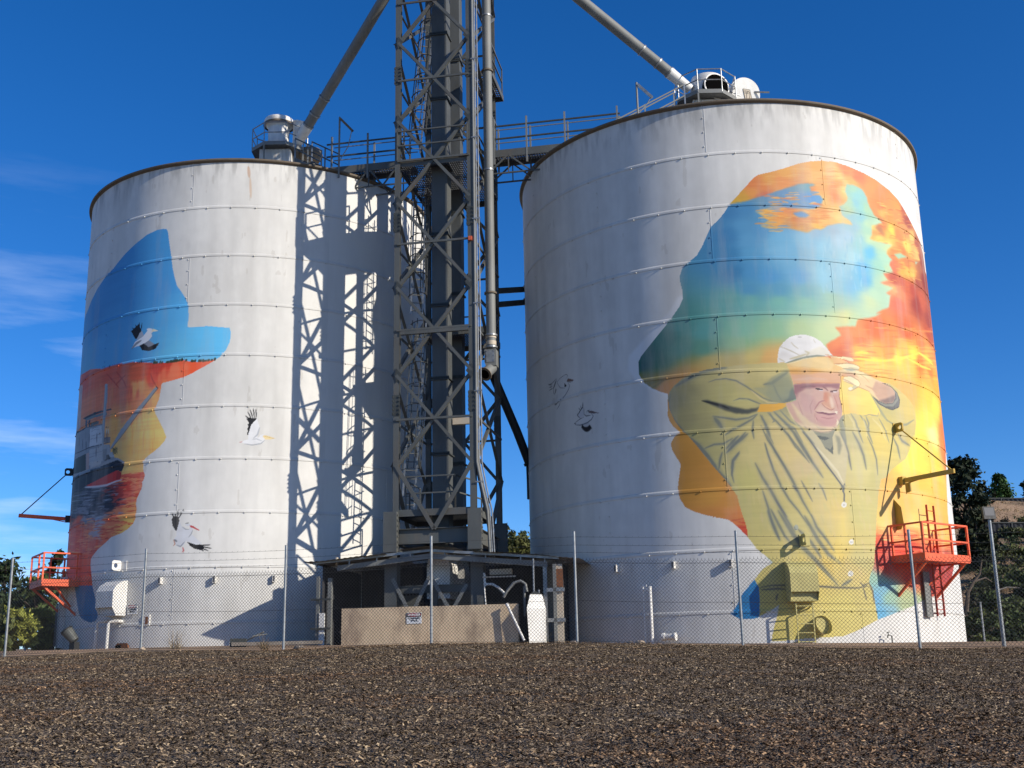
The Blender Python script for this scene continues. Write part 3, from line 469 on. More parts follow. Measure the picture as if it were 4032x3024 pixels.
addm([(2000, 700), (1800, 960), (1790, 1040), (1700, 1100), (1580, 1120), (1560, 1165), (1430, 1175), (1470, 1225), (1360, 1285), (1380, 1345), (1420, 1500), (1500, 2000), (2600, 2000), (2600, 700)], R1, .02, .07, 1, 22)
addm([(1300, 250), (2400, 250), (2400, 1600), (1990, 1640), (1700, 1500), (1400, 1420)], R2, .03, 0)
addm([(1350, -100), (2300, -100), (2200, 700), (1800, 705), (1700, 640), (1610, 575), (1500, 520), (1420, 470)], R3, .14, .1, 1, 31)
addm([(60, 1500), (250, 1480), (420, 1430), (620, 1370), (800, 1330), (950, 1290), (1120, 1270), (1120, 1700), (900, 2600), (60, 2600)], R1, .16, .12, 1, 33)
addm([(1360, 500), (1500, 515), (1600, 570), (1700, 635), (1790, 700), (1700, 860), (1350, 960)], R3, .10, .08, -1, 35)
CR.field(split(warm), mR * wm, .10, 41, 2.1, .03, .9, .24)
rg = random.Random(9)
for k in range(46):                                                    # flecks of cloud inside the blue opening of the crown
    x = rg.uniform(430, 980); y = rg.uniform(425, 600) if x > 600 else rg.uniform(470, 590)
    CR.stroke([(x, y), (x + 30, y - 5), (x + rg.uniform(60, 120), y + rg.uniform(-8, 6))], RT, rg.uniform(6, 20), rg.choice([(244, 175, 95), (250, 198, 130), (225, 140, 95), (120, 165, 195), (238, 160, 80)]), .75, True, mR)
for k in range(30):
    x = rg.uniform(330, 620); y = rg.uniform(610, 860)
    CR.stroke([(x, y), (x + 50, y - 4), (x + rg.uniform(80, 160), y + rg.uniform(-4, 8))], RT, rg.uniform(6, 18), rg.choice([(248, 185, 90), (95, 155, 200), (232, 150, 75), (105, 162, 200)]), .7, True, mR)
# long horizontal brush marks in the sunset
for k in range(90):
    x = rg.uniform(200, 1250); y = rg.uniform(180, 420); 
    if x < 700 and y < 420 - x * .35: continue
    CR.stroke([(x, y), (x + rg.uniform(60, 110), y - rg.uniform(-4, 14)), (x + rg.uniform(130, 220), y + rg.uniform(-8, 8))], RT, rg.uniform(5, 13), rg.choice([(252, 205, 125), (232, 135, 75), (250, 180, 95), (240, 150, 85)]), .3, True, mR * wm)
for k in range(70):
    x = rg.uniform(420, 1150); y = rg.uniform(610, 830)
    CR.stroke([(x, y), (x + 60, y - 3), (x + rg.uniform(90, 160), y + rg.uniform(-4, 10))], RT, rg.uniform(5, 12), rg.choice([(253, 205, 110), (222, 128, 68), (248, 175, 85), (205, 125, 80)]), .4, True, mR * wm)
for k in range(110):
    x = rg.uniform(1650, 2100); y = rg.uniform(500, 1500)
    CR.stroke([(x, y), (x + 35, y + rg.uniform(-8, 14)), (x + rg.uniform(50, 100), y + rg.uniform(0, 30))], RT, rg.uniform(6, 18), rg.choice([(253, 215, 110), (222, 118, 72), (248, 165, 85), (195, 95, 70), (250, 190, 95)]), .45, True, mR * wm)
for k in range(60):
    x = rg.uniform(1000, 1500); y = rg.uniform(880, 1450)
    CR.stroke([(x, y), (x + rg.uniform(-15, 25), y + rg.uniform(40, 110))], RT, rg.uniform(12, 34), rg.choice([(190, 222, 235), (160, 212, 232), (120, 186, 222)]), .22, True, mR)
for k in range(90):
    x = rg.uniform(1450, 2080); y = rg.uniform(60, 420)
    CR.stroke([(x, y), (x + 50, y + rg.uniform(-8, 5)), (x + rg.uniform(80, 150), y + rg.uniform(-4, 14))], R2, rg.uniform(5, 14), rg.choice([(253, 215, 100), (228, 105, 58), (248, 160, 80), (240, 130, 70)]), .35, True, mR)
for a in ([(1540, 272), (1640, 285), (1760, 290), (1850, 280), (1930, 258), (1990, 238), (2030, 262), (2080, 300)], [(1900, 270), (1950, 295), (2010, 330), (2070, 350)], [(1560, 240), (1600, 234), (1650, 236)], [(1990, 240), (2040, 275), (2085, 320)]):
    CR.stroke(a, R2, 17, (255, 232, 88), .85, True, mR)
for k in range(90):                                                    # ripples of the painted water by the platform
    x = rg.uniform(1445, 1980); y = rg.uniform(90, 400)
    up = (150 + (x - 1450) * .02) ; cc = rg.choice([(254, 222, 130), (252, 190, 105)]) if y < 260 else rg.choice([(250, 150, 90), (215, 62, 46)])
    if y < 150: cc = rg.choice([(245, 160, 80), (254, 228, 140)])
    CR.stroke([(x, y), (x + rg.uniform(15, 40), y - rg.uniform(-5, 7)), (x + rg.uniform(50, 95), y + rg.uniform(-4, 8))], R3, rg.uniform(4, 10), cc, .7, True, mR)
for k in range(26):
    x = rg.uniform(330, 440); y = rg.uniform(78, 215); CR.stroke([(x, y), (x + 50, y - 2), (x + 90, y + 2)], R3, rg.uniform(3, 8), (206, 68, 46) if y > 110 else (205, 100, 60), .8, True, mR)
CR.fill([(525, 540), (555, 600), (560, 700), (555, 830), (500, 842), (410, 842), (340, 805), (380, 750), (430, 650), (480, 590)], R3, (40, 128, 190))
# ---- the coat
coat = [(305, 530), (320, 495), (345, 460), (400, 412), (480, 372), (560, 350), (650, 335), (800, 318), (950, 306), (1040, 304), (1105, 304), (1130, 400), (1145, 470), (1165, 520), (1165, 545), (1110, 568), (1075, 575), (1000, 578), (920, 580), (920, 598), (905, 635), (1000, 632), (1070, 612), (1100, 596), (1160, 650), (1300, 700), (1420, 730), (1475, 655), (1530, 642), (1600, 650), (1650, 660), (1700, 658), (1720, 655), (1730, 640), (1705, 590), (1670, 530), (1650, 490), (1700, 460), (1752, 438), (1790, 440), (1850, 480), (1905, 530), (1945, 580), (1962, 650), (1968, 710), (1960, 790), (1930, 825)]
coat += cv([(2180, 120), (2160, 200), (2120, 290), (2030, 360), (1960, 420), (1900, 500), (1850, 520), (1835, 600), (1820, 700), (1815, 800), (1805, 900), (1800, 1000), (1795, 1120), (1790, 1200), (1780, 1350), (1775, 1450), (1740, 1540)], RU, R2)
coat += cv([(1395, 520), (1390, 560), (1420, 620), (1432, 700), (1445, 780), (1460, 860), (1300, 935), (1200, 975), (900, 1000), (640, 1020), (650, 970), (665, 900), (688, 830), (705, 735), (640, 782), (560, 822), (562, 700), (553, 600), (522, 545), (580, 460), (660, 415), (600, 360), (540, 310), (500, 260), (470, 222)], R3, R2)
coat += cv([(400, 1140), (400, 1100), (375, 1000), (340, 900), (310, 800), (285, 700), (230, 620), (160, 530), (80, 440), (0, 350)], RU, R2) + [(500, 860), (440, 790), (390, 745), (350, 690), (318, 620)]
mK = CR.full(coat, R2) * mR
CR.field([(R2, [(400, 450, 150, 148, 105), (330, 560, 142, 142, 108), (400, 680, 160, 156, 108), (600, 420, 182, 176, 118), (800, 380, 200, 190, 130), (1000, 360, 212, 202, 135), (700, 480, 186, 182, 118), (900, 470, 190, 182, 118), (1050, 480, 158, 160, 120), (1120, 540, 142, 150, 125), (600, 600, 178, 174, 112), (800, 550, 196, 190, 122), (700, 700, 186, 180, 118), (550, 720, 170, 166, 112), (500, 800, 175, 172, 112), (650, 860, 182, 178, 118), (800, 800, 206, 196, 128), (900, 900, 212, 202, 134), (1000, 800, 218, 204, 140), (1100, 900, 222, 205, 138), (1200, 1000, 216, 200, 148), (850, 1100, 202, 198, 122), (1000, 1150, 208, 198, 130), (1300, 1100, 210, 200, 130), (1550, 800, 196, 192, 138), (1650, 750, 215, 202, 120), (1600, 1000, 212, 206, 138), (1700, 1100, 200, 196, 128), (1800, 600, 196, 190, 125), (1900, 600, 218, 200, 110), (1900, 760, 206, 192, 110), (1870, 900, 212, 202, 120), (1750, 850, 224, 206, 112), (850, 1300, 200, 194, 122), (1000, 1350, 198, 192, 122), (1400, 1300, 226, 208, 128), (1600, 1300, 204, 200, 128), (1200, 1400, 208, 200, 132)]),
          (R3, [(560, 400, 202, 194, 116), (700, 350, 208, 198, 122), (900, 450, 218, 204, 122), (1050, 420, 230, 206, 112), (1150, 350, 232, 208, 108), (1250, 480, 222, 206, 132), (1350, 400, 206, 200, 132), (620, 680, 214, 204, 114), (800, 800, 222, 210, 116), (1000, 750, 224, 212, 122), (1200, 750, 222, 212, 122), (1350, 750, 214, 204, 122), (900, 950, 222, 212, 116), (700, 950, 212, 202, 108)])], mK, .25, 77, 1.6, .035, .5, .9)
sel = mK > .5; CR.img[sel] *= np.array((1.03, 1.0, .99), np.float32)
GF = (112, 118, 110)
def folds(fr, L, colr=GF, a=.8):
    for wd, pts in L:
        CR.stroke(pts, fr, wd * 1.5, tuple(c * 1.15 for c in colr), a * .5, True, mK, 1.2); CR.stroke(pts, fr, wd * .8, colr, a * .9, True, mK, .7)
for k in range(150):
    x = rg.uniform(100, 1800); y = rg.uniform(50, 1500); CR.stroke([(x, y), (x + rg.uniform(10, 50), y + rg.uniform(60, 160))], RU, rg.uniform(10, 30), rg.choice([(232, 216, 150), (190, 188, 120), (222, 200, 138), (205, 205, 140), (228, 202, 165)]), .2, True, mK)
folds(RU, [(34, [(1000, 0), (1100, 120), (1200, 250), (1300, 400), (1400, 530), (1440, 605)]), (30, [(600, 20), (700, 220), (800, 380), (880, 520), (930, 620), (1000, 760), (1100, 930)]), (24, [(590, 130), (620, 250), (680, 420), (760, 590), (850, 740), (950, 860), (1060, 1020)]), (32, [(480, 340), (560, 500), (650, 640), (750, 820), (820, 950), (910, 1090)]), (24, [(560, 640), (620, 820), (660, 980), (700, 1090), (745, 1185)]), (30, [(650, 840), (720, 980), (800, 1130), (870, 1215)]), (15, [(830, 10), (900, 110), (980, 210), (1070, 340)]), (30, [(900, 20), (1000, 180), (1080, 300), (1150, 400), (1220, 500)]), (30, [(1540, 0), (1610, 130), (1660, 260), (1690, 410)]), (18, [(1700, 50), (1760, 170), (1800, 300), (1815, 470)]), (15, [(1170, 560), (1220, 640), (1260, 750)]), (40, [(180, 220), (250, 130), (330, 80), (400, 20)]), (26, [(225, 480), (240, 320), (310, 230)]), (14, [(230, 380), (225, 460), (250, 560)]), (45, [(0, 340), (80, 440), (160, 530), (225, 615)]), (26, [(300, 40), (230, 110), (160, 190)]), (30, [(1090, 900), (1150, 1040), (1260, 1180), (1340, 1300)]), (24, [(1980, 60), (2030, 160), (2060, 300)]), (30, [(2030, 20), (2080, 100), (2160, 150)])])
folds(RU, [(26, [(1400, 0), (1450, 100), (1490, 220), (1510, 330), (1528, 415)]), (16, [(1130, 130), (1190, 230), (1260, 320)]), (14, [(700, 740), (760, 830), (830, 930)]), (18, [(895, 590), (940, 650)]), (14, [(980, 530), (1030, 620), (1105, 760)])], (104, 108, 108), .85)
folds(R3, [(34, [(700, 20), (800, 180), (880, 290), (960, 370), (1050, 470), (1150, 585)]), (26, [(850, 160), (950, 260), (1030, 380)]), (22, [(620, 20), (660, 120), (715, 245)]), (30, [(900, 60), (1000, 240), (1080, 350), (1170, 420)]), (18, [(1180, 590), (1230, 560), (1260, 540)])])
folds(R3, [(11, [(565, 602), (650, 587), (780, 585), (980, 592), (1150, 603), (1300, 606), (1385, 592)]), (10, [(570, 620), (700, 612), (770, 618)]), (12, [(1385, 560), (1420, 640), (1428, 720)]), (9, [(1345, 605), (1360, 660), (1372, 700)]), (10, [(685, 700), (690, 670), (700, 650)]), (9, [(1320, 560), (1345, 590), (1380, 570)])], (92, 92, 88), .9)
folds(R3, [(26, [(1140, 300), (1145, 420), (1140, 520)]), (40, [(1190, 50), (1195, 200), (1175, 350)]), (20, [(960, 430), (1060, 520), (1130, 575)])], (236, 212, 118), .45)
folds(RS, [(26, [(150, 560), (120, 700), (150, 850), (250, 1000), (420, 1200), (600, 1380), (800, 1620)]), (46, [(430, 1190), (560, 1300), (680, 1440), (820, 1620)]), (60, [(220, 450), (330, 380), (480, 300), (600, 240), (820, 190), (960, 178)]), (20, [(700, 385), (800, 350), (950, 335), (1100, 365), (1250, 450), (1350, 520), (1500, 620), (1620, 660)]), (22, [(1060, 660), (1150, 625), (1280, 635), (1400, 680), (1480, 715)]), (30, [(760, 880), (900, 900), (1100, 930), (1280, 905), (1400, 850)]), (30, [(1410, 850), (1340, 920), (1200, 1000), (1050, 1080), (930, 1160)]), (60, [(780, 900), (850, 980), (900, 1060)]), (34, [(1240, 1110), (1120, 1250), (1000, 1370), (950, 1420)]), (24, [(1350, 940), (1340, 1100), (1360, 1210)]), (34, [(1450, 860), (1530, 1000), (1600, 1180)]), (20, [(1460, 1010), (1560, 1230), (1680, 1400), (1830, 1650)]), (30, [(1560, 830), (1700, 970), (1860, 1160), (1960, 1320), (2120, 1500)]), (40, [(1650, 820), (1800, 960), (1950, 1130), (2080, 1330), (2200, 1530)]), (18, [(1510, 1260), (1560, 1420), (1640, 1640)]), (50, [(1500, 420), (1620, 400), (1720, 330), (1850, 240)]), (24, [(1640, 420), (1700, 560), (1780, 680)]), (60, [(1780, 670), (1850, 660), (1960, 640)]), (26, [(640, 1350), (780, 1290), (920, 1280), (1050, 1200)]), (30, [(850, 1650), (870, 1500), (900, 1400)]), (24, [(1030, 1640), (1050, 1520), (1150, 1390)])])
CR.fill([(1330, 470), (1500, 460), (1600, 330), (1700, 270), (1850, 200), (1890, 400), (1960, 560), (1970, 640), (1840, 690), (1760, 680), (1560, 600)], RS, (150, 156, 128), .55, .04, .03, mK)
CR.fill([(1880, 520), (1920, 460), (1975, 580), (1970, 645), (1850, 685), (1790, 660), (1860, 620)], RS, (112, 124, 118), .85, .01, 0, mK)
CR.fill([(600, 650), (680, 645), (860, 690), (1060, 745), (1240, 780), (1400, 760), (1440, 745), (1400, 810), (1260, 850), (1100, 840), (950, 800), (800, 740)], RS, (72, 76, 72), .95, .01, 0, mK)
CR.stroke([(600, 655), (750, 690), (900, 730), (1000, 770)], RS, 30, (38, 40, 38), .9, True, mK); CR.stroke([(1010, 690), (1100, 650), (1250, 640), (1390, 700)], RS, 16, (206, 200, 130), .6, True, mK)
CR.stroke([(1310, 500), (1450, 620), (1560, 680), (1720, 690)], RS, 22, (228, 208, 150), .7, True, mK)
# collar, undershirt and opening
CR.fill([(1020, 0), (1100, -30), (1340, -20), (1395, 0), (1450, 110), (1490, 240), (1482, 330), (1475, 420), (1462, 560), (1438, 650), (1395, 560), (1320, 440), (1230, 300), (1120, 150)], RU, (212, 200, 158), .95, .004, 0, mK)
CR.fill([(1100, -20), (1350, -20), (1320, 60), (1330, 160), (1328, 248), (1240, 180), (1190, 90)], RU, (146, 148, 130), .95, 0, 0, mK)
CR.fill([(1150, 40), (1250, 55), (1290, 70), (1240, 95), (1180, 75)], RU, (92, 100, 98), .9); CR.fill([(1240, 170), (1300, 190), (1330, 140), (1328, 248)], RU, (100, 106, 100), .9)
CR.fill([(1350, 30), (1400, 60), (1425, 150), (1400, 250), (1380, 240), (1370, 120)], RU, (140, 142, 124), .8, .005)
CR.stroke([(1000, 0), (1060, 70), (1150, 200), (1240, 340), (1340, 470), (1420, 580), (1450, 680), (1448, 760)], RU, 16, (92, 98, 102), .9, False); CR.stroke([(1430, 600), (1438, 650), (1455, 560)], RU, 22, (110, 116, 118), .9)
CR.stroke([(1150, 170), (1260, 300), (1380, 440), (1440, 560)], RU, 26, (238, 228, 190), .7)
for x, y, r in ((1447, 795, 29), (1527, 1200, 26), (1520, 1545, 30)):
    CR.fill([(x + r * math.cos(i * .5236), y + r * 1.1 * math.sin(i * .5236)) for i in range(12)], RU, (238, 236, 224)); CR.stroke([(x - 8, y - 4), (x - 7, y + 8)], RU, 6, (120, 118, 110), .8, False); CR.stroke([(x + 8, y - 4), (x + 8, y + 8)], RU, 6, (120, 118, 110), .8, False)
CR.fill([(925 + 24 * math.cos(i * .5236), 1042 + 32 * math.sin(i * .5236)) for i in range(12)], RU, (176, 180, 160)); CR.stroke([(905, 1030), (915, 1065), (940, 1060)], RU, 9, (110, 115, 110), .8)
# ---- cap
CR.fill([(228, 465), (230, 380), (250, 255), (310, 180), (400, 100), (500, 70), (620, 64), (740, 95), (850, 160), (940, 260), (1000, 340), (1045, 388), (900, 378), (780, 376), (600, 412), (360, 478), (300, 462), (240, 472)], RF, (240, 238, 234))
CR.fill([(235, 440), (250, 350), (300, 300), (480, 380), (420, 430), (300, 465), (238, 472)], RF, (232, 228, 222), .9, .01); CR.fill([(620, 330), (850, 230), (940, 280), (1000, 350), (900, 372), (700, 372), (500, 400)], RF, (236, 230, 208), .8, .03)
for wd, pts, cc in ((14, [(270, 245), (330, 262), (420, 300), (500, 340), (560, 372)], (188, 178, 150)), (16, [(420, 170), (460, 220), (530, 270)], (205, 196, 170)), (26, [(620, 300), (680, 330), (640, 380)], (206, 195, 160)), (30, [(400, 420), (500, 395), (640, 350)], (200, 188, 150)), (12, [(745, 130), (780, 190)], (212, 206, 186)), (12, [(250, 260), (270, 235), (300, 230)], (205, 196, 168)), (20, [(520, 100), (580, 102)], (200, 198, 192)), (20, [(240, 410), (300, 440), (340, 465)], (208, 198, 170))):
    CR.stroke(pts, RF, wd, cc, .8)
# ---- face
skin = (212, 172, 158)
CR.fill([(455, 790), (480, 900), (500, 1010), (440, 1035), (350, 1065), (365, 1120), (410, 1220), (470, 1310), (560, 1390), (680, 1430), (800, 1475), (900, 1490), (1000, 1470), (1070, 1420), (1120, 1340), (1160, 1260), (1166, 1180), (1150, 1080), (1125, 980), (1118, 880), (1135, 770), (900, 770), (600, 770)], RF, skin)
CR.fill([(350, 1065), (450, 1060), (560, 1200), (700, 1330), (850, 1400), (1000, 1410), (1080, 1330), (1090, 1420), (960, 1490), (800, 1475), (650, 1430), (520, 1370), (410, 1230)], RF, (232, 208, 165), .9, .02, .02)
CR.fill([(350, 1062), (420, 1050), (470, 1150), (520, 1260), (600, 1360), (500, 1330), (400, 1200)], RF, (206, 160, 150), .7, .02)
CR.fill([(560, 900), (760, 960), (800, 1100), (740, 1200), (620, 1180), (560, 1050)], RF, (204, 160, 156), .6, .04)
CR.fill([(760, 1220), (1080, 1220), (1120, 1300), (1060, 1400), (900, 1380), (790, 1310)], RF, (206, 156, 152), .8, .02)
CR.fill([(460, 790), (600, 770), (900, 775), (1135, 770), (1122, 860), (1000, 830), (800, 835), (620, 850), (500, 920), (480, 940)], RF, (150, 100, 108), .9, .01)
CR.fill([(470, 860), (560, 850), (620, 860), (540, 900), (505, 1000)], RF, (160, 110, 116), .7, .02)
CR.fill([(780, 840), (880, 850), (882, 878), (820, 872), (775, 856)], RF, (70, 55, 62)); CR.fill([(830, 866), (886, 866), (884, 884), (840, 882)], RF, (225, 215, 215))
CR.fill([(985, 890), (1090, 868), (1100, 890), (1060, 905), (1000, 908)], RF, (120, 85, 88)); CR.fill([(1030, 888), (1098, 884), (1095, 902), (1040, 904)], RF, (228, 212, 208)); CR.stroke([(990, 885), (1040, 880), (1095, 868)], RF, 12, (80, 62, 66), .9)
CR.fill([(900, 900), (970, 890), (1000, 930), (1010, 1000), (1050, 1080), (1060, 1130), (1010, 1165), (950, 1150), (900, 1110), (860, 1060), (900, 1000)], RF, (214, 160, 132), .9, .006)
CR.fill([(985, 950), (1020, 990), (1050, 1090), (1040, 1140), (1005, 1120), (985, 1040)], RF, (232, 206, 184), .9, .004); CR.fill([(905, 900), (950, 900), (960, 1000), (930, 1060), (890, 1000)], RF, (206, 132, 108), .7, .015)
CR.stroke([(760, 1160), (790, 1110), (830, 1050), (870, 1030), (920, 1020)], RF, 18, (170, 116, 118), .8); CR.stroke([(870, 1060), (920, 1120), (1000, 1160), (1050, 1140)], RF, 12, (158, 96, 92), .9); CR.stroke([(885, 1070), (940, 1110), (1010, 1150)], RF, 14, (238, 190, 158), .7)
CR.fill([(790, 1140), (850, 1080), (920, 1120), (1000, 1170), (1060, 1180), (1000, 1210), (880, 1190), (790, 1180)], RF, (224, 190, 168), .85, .006)
CR.stroke([(770, 1170), (800, 1192), (880, 1195), (960, 1215), (1080, 1210)], RF, 13, (120, 68, 92), .95); CR.stroke([(775, 1160), (778, 1260), (810, 1310)], RF, 14, (160, 106, 108), .8); CR.stroke([(770, 1150), (780, 1260), (795, 1330)], RF, 9, (238, 205, 180), .6)
CR.fill([(1055, 1170), (1100, 1180), (1090, 1215), (1060, 1195)], RF, (244, 232, 205)); CR.fill([(1090, 1290), (1125, 1340), (1090, 1420), (1085, 1340)], RF, (242, 228, 190), .9)
CR.fill([(1040, 930), (1100, 940), (1150, 1100), (1150, 1240), (1110, 1200), (1070, 1080)], RF, (206, 152, 138), .6, .01)
CR.stroke([(560, 1390), (700, 1440), (860, 1490), (1000, 1470), (1090, 1400), (1160, 1280)], RF, 14, (150, 140, 125), .6); CR.stroke([(780, 1400), (860, 1440), (940, 1430)], RF, 20, (186, 176, 160), .5)
# ---- forearm over the brow
CR.fill([(355, 480), (420, 450), (600, 410), (800, 380), (950, 384), (1010, 420), (1100, 450), (1250, 470), (1200, 600), (1140, 680), (1150, 760), (1000, 772), (800, 765), (600, 772), (455, 785), (440, 720), (400, 600), (370, 520)], RF, (238, 196, 128))
CR.fill([(400, 600), (700, 600), (1130, 620), (1150, 760), (1000, 772), (800, 765), (600, 772), (455, 785), (440, 720)], RF, (224, 170, 138), .85, .03); CR.fill([(360, 485), (600, 420), (800, 390), (960, 400), (1050, 500), (1000, 580), (700, 540), (450, 520)], RF, (244, 214, 152), .8, .03)
CR.fill([(390, 560), (600, 540), (900, 600), (700, 640), (420, 640)], RF, (236, 172, 84), .7, .03, .03); CR.stroke([(460, 720), (700, 700), (950, 715)], RF, 40, (226, 184, 158), .6); CR.stroke([(455, 780), (600, 768), (900, 765), (1130, 768)], RF, 12, (196, 118, 96), .7)
CR.stroke([(350, 478), (500, 430), (650, 392), (800, 372), (920, 376)], RF, 30, (136, 146, 130), .95); CR.stroke([(355, 490), (480, 462), (600, 420), (800, 390)], RF, 14, (246, 230, 180), .8)
# ---- hands
CR.fill([(1110, 610), (1160, 566), (1300, 558), (1430, 596), (1560, 660), (1700, 735), (1830, 785), (1930, 880), (1940, 980), (1900, 1055), (1790, 1065), (1690, 1020), (1600, 935), (1540, 880), (1460, 850), (1400, 820), (1420, 790), (1400, 740), (1300, 690), (1200, 660), (1130, 660)], RF, (238, 206, 156))
CR.fill([(1650, 740), (1830, 790), (1930, 880), (1940, 980), (1900, 1055), (1790, 1065), (1700, 1020), (1640, 930), (1600, 850)], RF, (200, 160, 138), .85, .03); CR.fill([(1780, 1000), (1940, 940), (1935, 1010), (1900, 1055), (1790, 1065), (1690, 1020)], RF, (120, 102, 100), .8, .03)
CR.fill([(1160, 570), (1300, 560), (1500, 640), (1620, 710), (1500, 700), (1350, 630), (1200, 600)], RF, (248, 234, 176), .8, .015); CR.fill([(1130, 640), (1250, 620), (1370, 650), (1340, 690), (1200, 670)], RF, (222, 150, 108), .7, .015)
CR.fill([(1195, 680), (1290, 672), (1400, 735), (1424, 780), (1410, 808), (1370, 806), (1280, 765), (1180, 730)], RF, (253, 242, 184)); CR.stroke([(1190, 740), (1290, 778), (1380, 812)], RF, 12, (186, 156, 120), .8); CR.fill([(1330, 800), (1400, 815), (1340, 860), (1300, 850)], RF, (206, 196, 150)); CR.fill([(1250, 840), (1290, 820), (1320, 850), (1290, 874), (1262, 866)], RF, (250, 244, 210))
CR.fill([(1030, 490), (1130, 492), (1200, 480), (1310, 490), (1400, 520), (1420, 550), (1380, 572), (1280, 560), (1180, 550), (1120, 520)], RF, (246, 232, 178)); CR.stroke([(1180, 556), (1280, 572), (1410, 572)], RF, 22, (148, 158, 142), .9); CR.stroke([(1250, 545), (1400, 552)], RF, 16, (196, 196, 160), .8)
CR.fill([(915, 350), (1010, 370), (1120, 388), (1230, 388), (1310, 402), (1336, 432), (1316, 456), (1240, 440), (1180, 420), (1080, 400), (990, 384)], RF, (250, 232, 176)); CR.fill([(990, 395), (1080, 395), (1180, 430), (1262, 474), (1200, 490), (1040, 480), (1040, 440)], RF, (240, 190, 130)); CR.stroke([(1025, 482), (1100, 492), (1200, 480), (1260, 478)], RF, 9, (196, 116, 74), .9); CR.stroke([(1180, 405), (1240, 440), (1300, 458)], RF, 8, (214, 168, 112), .8); CR.stroke([(915, 352), (980, 376), (1050, 385)], RF, 14, (206, 150, 120), .7)
for wd, pts, cc in ((9, [(1030, 484), (1130, 488), (1220, 478), (1330, 492), (1410, 524), (1424, 556), (1400, 580)], (176, 122, 78)), (8, [(930, 350), (1050, 378), (1180, 382), (1300, 398), (1340, 434), (1312, 460)], (190, 130, 82)), (9, [(1195, 672), (1290, 664), (1400, 728), (1430, 782), (1410, 816)], (168, 118, 82)), (9, [(1160, 562), (1300, 552), (1440, 596), (1580, 664), (1720, 738)], (196, 146, 96)), (10, [(1250, 874), (1300, 880), (1400, 824), (1480, 856), (1570, 892)], (176, 128, 90)), (14, [(1110, 616), (1150, 650), (1190, 670)], (168, 108, 80)), (16, [(1150, 700), (1250, 740), (1340, 790)], (206, 150, 118)), (12, [(1230, 600), (1330, 640), (1400, 690)], (214, 160, 112)), (10, [(1420, 640), (1500, 690), (1560, 760)], (206, 158, 116)), (22, [(1500, 800), (1600, 850), (1680, 920)], (206, 164, 128))):
    CR.stroke(pts, RF, wd, cc, .8)
for wd, pts, cc in ((22, [(800, 1200), (880, 1204), (970, 1222), (1070, 1216)], (112, 62, 80)), (16, [(820, 1188), (900, 1176), (980, 1192), (1060, 1188)], (236, 208, 190)), (16, [(860, 1262), (960, 1284), (1050, 1270)], (176, 122, 124)), (18, [(560, 830), (700, 812), (780, 820)], (128, 84, 92)), (20, [(880, 820), (930, 850), (960, 880)], (128, 84, 86)), (16, [(520, 1030), (560, 1150), (600, 1240)], (190, 146, 140)), (16, [(740, 1010), (700, 1100), (720, 1220)], (188, 140, 138)), (14, [(1040, 940), (1080, 1040), (1110, 1150)], (186, 128, 116)), (14, [(1130, 860), (1120, 960), (1150, 1080), (1165, 1190)], (150, 104, 96))):
    CR.stroke(pts, RF, wd, cc, .75)
# cuff of the raised sleeve
cuff = [(1740, 762), (1800, 775), (1880, 820), (1950, 890), (1995, 980), (2002, 1060), (1980, 1130), (1900, 1158), (1800, 1130), (1700, 1080), (1640, 1010), (1600, 950), (1690, 1020), (1790, 1065), (1900, 1055), (1940, 980), (1925, 880), (1850, 800)]
CR.fill(cuff, RF, (96, 98, 98)); CR.stroke([(1690, 1040), (1790, 1090), (1900, 1090), (1965, 1010), (1960, 930), (1900, 850)], RF, 34, (150, 152, 138), .8, True); CR.stroke([(1740, 762), (1880, 825), (1960, 905), (2000, 1010), (1990, 1110), (1900, 1158), (1800, 1135)], RF, 10, (40, 40, 42), .9)
CR.stroke([(1590, 950), (1640, 1040), (1700, 1140), (1760, 1230), (1830, 1330)], RF, 46, (150, 156, 130), .7, True, mK); CR.stroke([(1800, 1290), (1880, 1350), (2000, 1380), (2100, 1370), (2210, 1300)], RF, 30, (142, 148, 122), .8, True, mK); CR.stroke([(1480, 1245), (1560, 1225), (1680, 1245), (1700, 1190)], RF, 16, (150, 152, 130), .8, True)
for wd, pts in ((70, [(1180, 1230), (1150, 1330), (1180, 1500), (1220, 1650)]), (30, [(1290, 1210), (1360, 1320), (1400, 1460), (1470, 1640)]), (36, [(1420, 1230), (1500, 1330), (1540, 1480), (1610, 1650)]), (30, [(1510, 1250), (1550, 1350), (1540, 1480)]), (24, [(1700, 1280), (1780, 1430), (1850, 1640)]), (26, [(440, 1290), (560, 1420), (680, 1560), (770, 1660)]), (24, [(180, 1180), (320, 1330), (480, 1440), (600, 1640)]), (26, [(260, 1160), (420, 1330), (560, 1400)]), (24, [(110, 1190), (180, 1320), (150, 1340)]), (24, [(0, 1230), (80, 1480), (170, 1650)])):
    CR.stroke(pts, RF, wd, (132, 138, 128), .75, True, mK)
for wd, pts in ((26, [(1250, 1220), (1330, 1340), (1350, 1480)]), (24, [(1460, 1260), (1510, 1400), (1520, 1560)]), (30, [(1600, 1280), (1720, 1400), (1800, 1600)]), (20, [(350, 1100), (470, 1330), (600, 1480)])):
    CR.stroke(pts, RF, wd, (232, 218, 158), .6, True, mK)
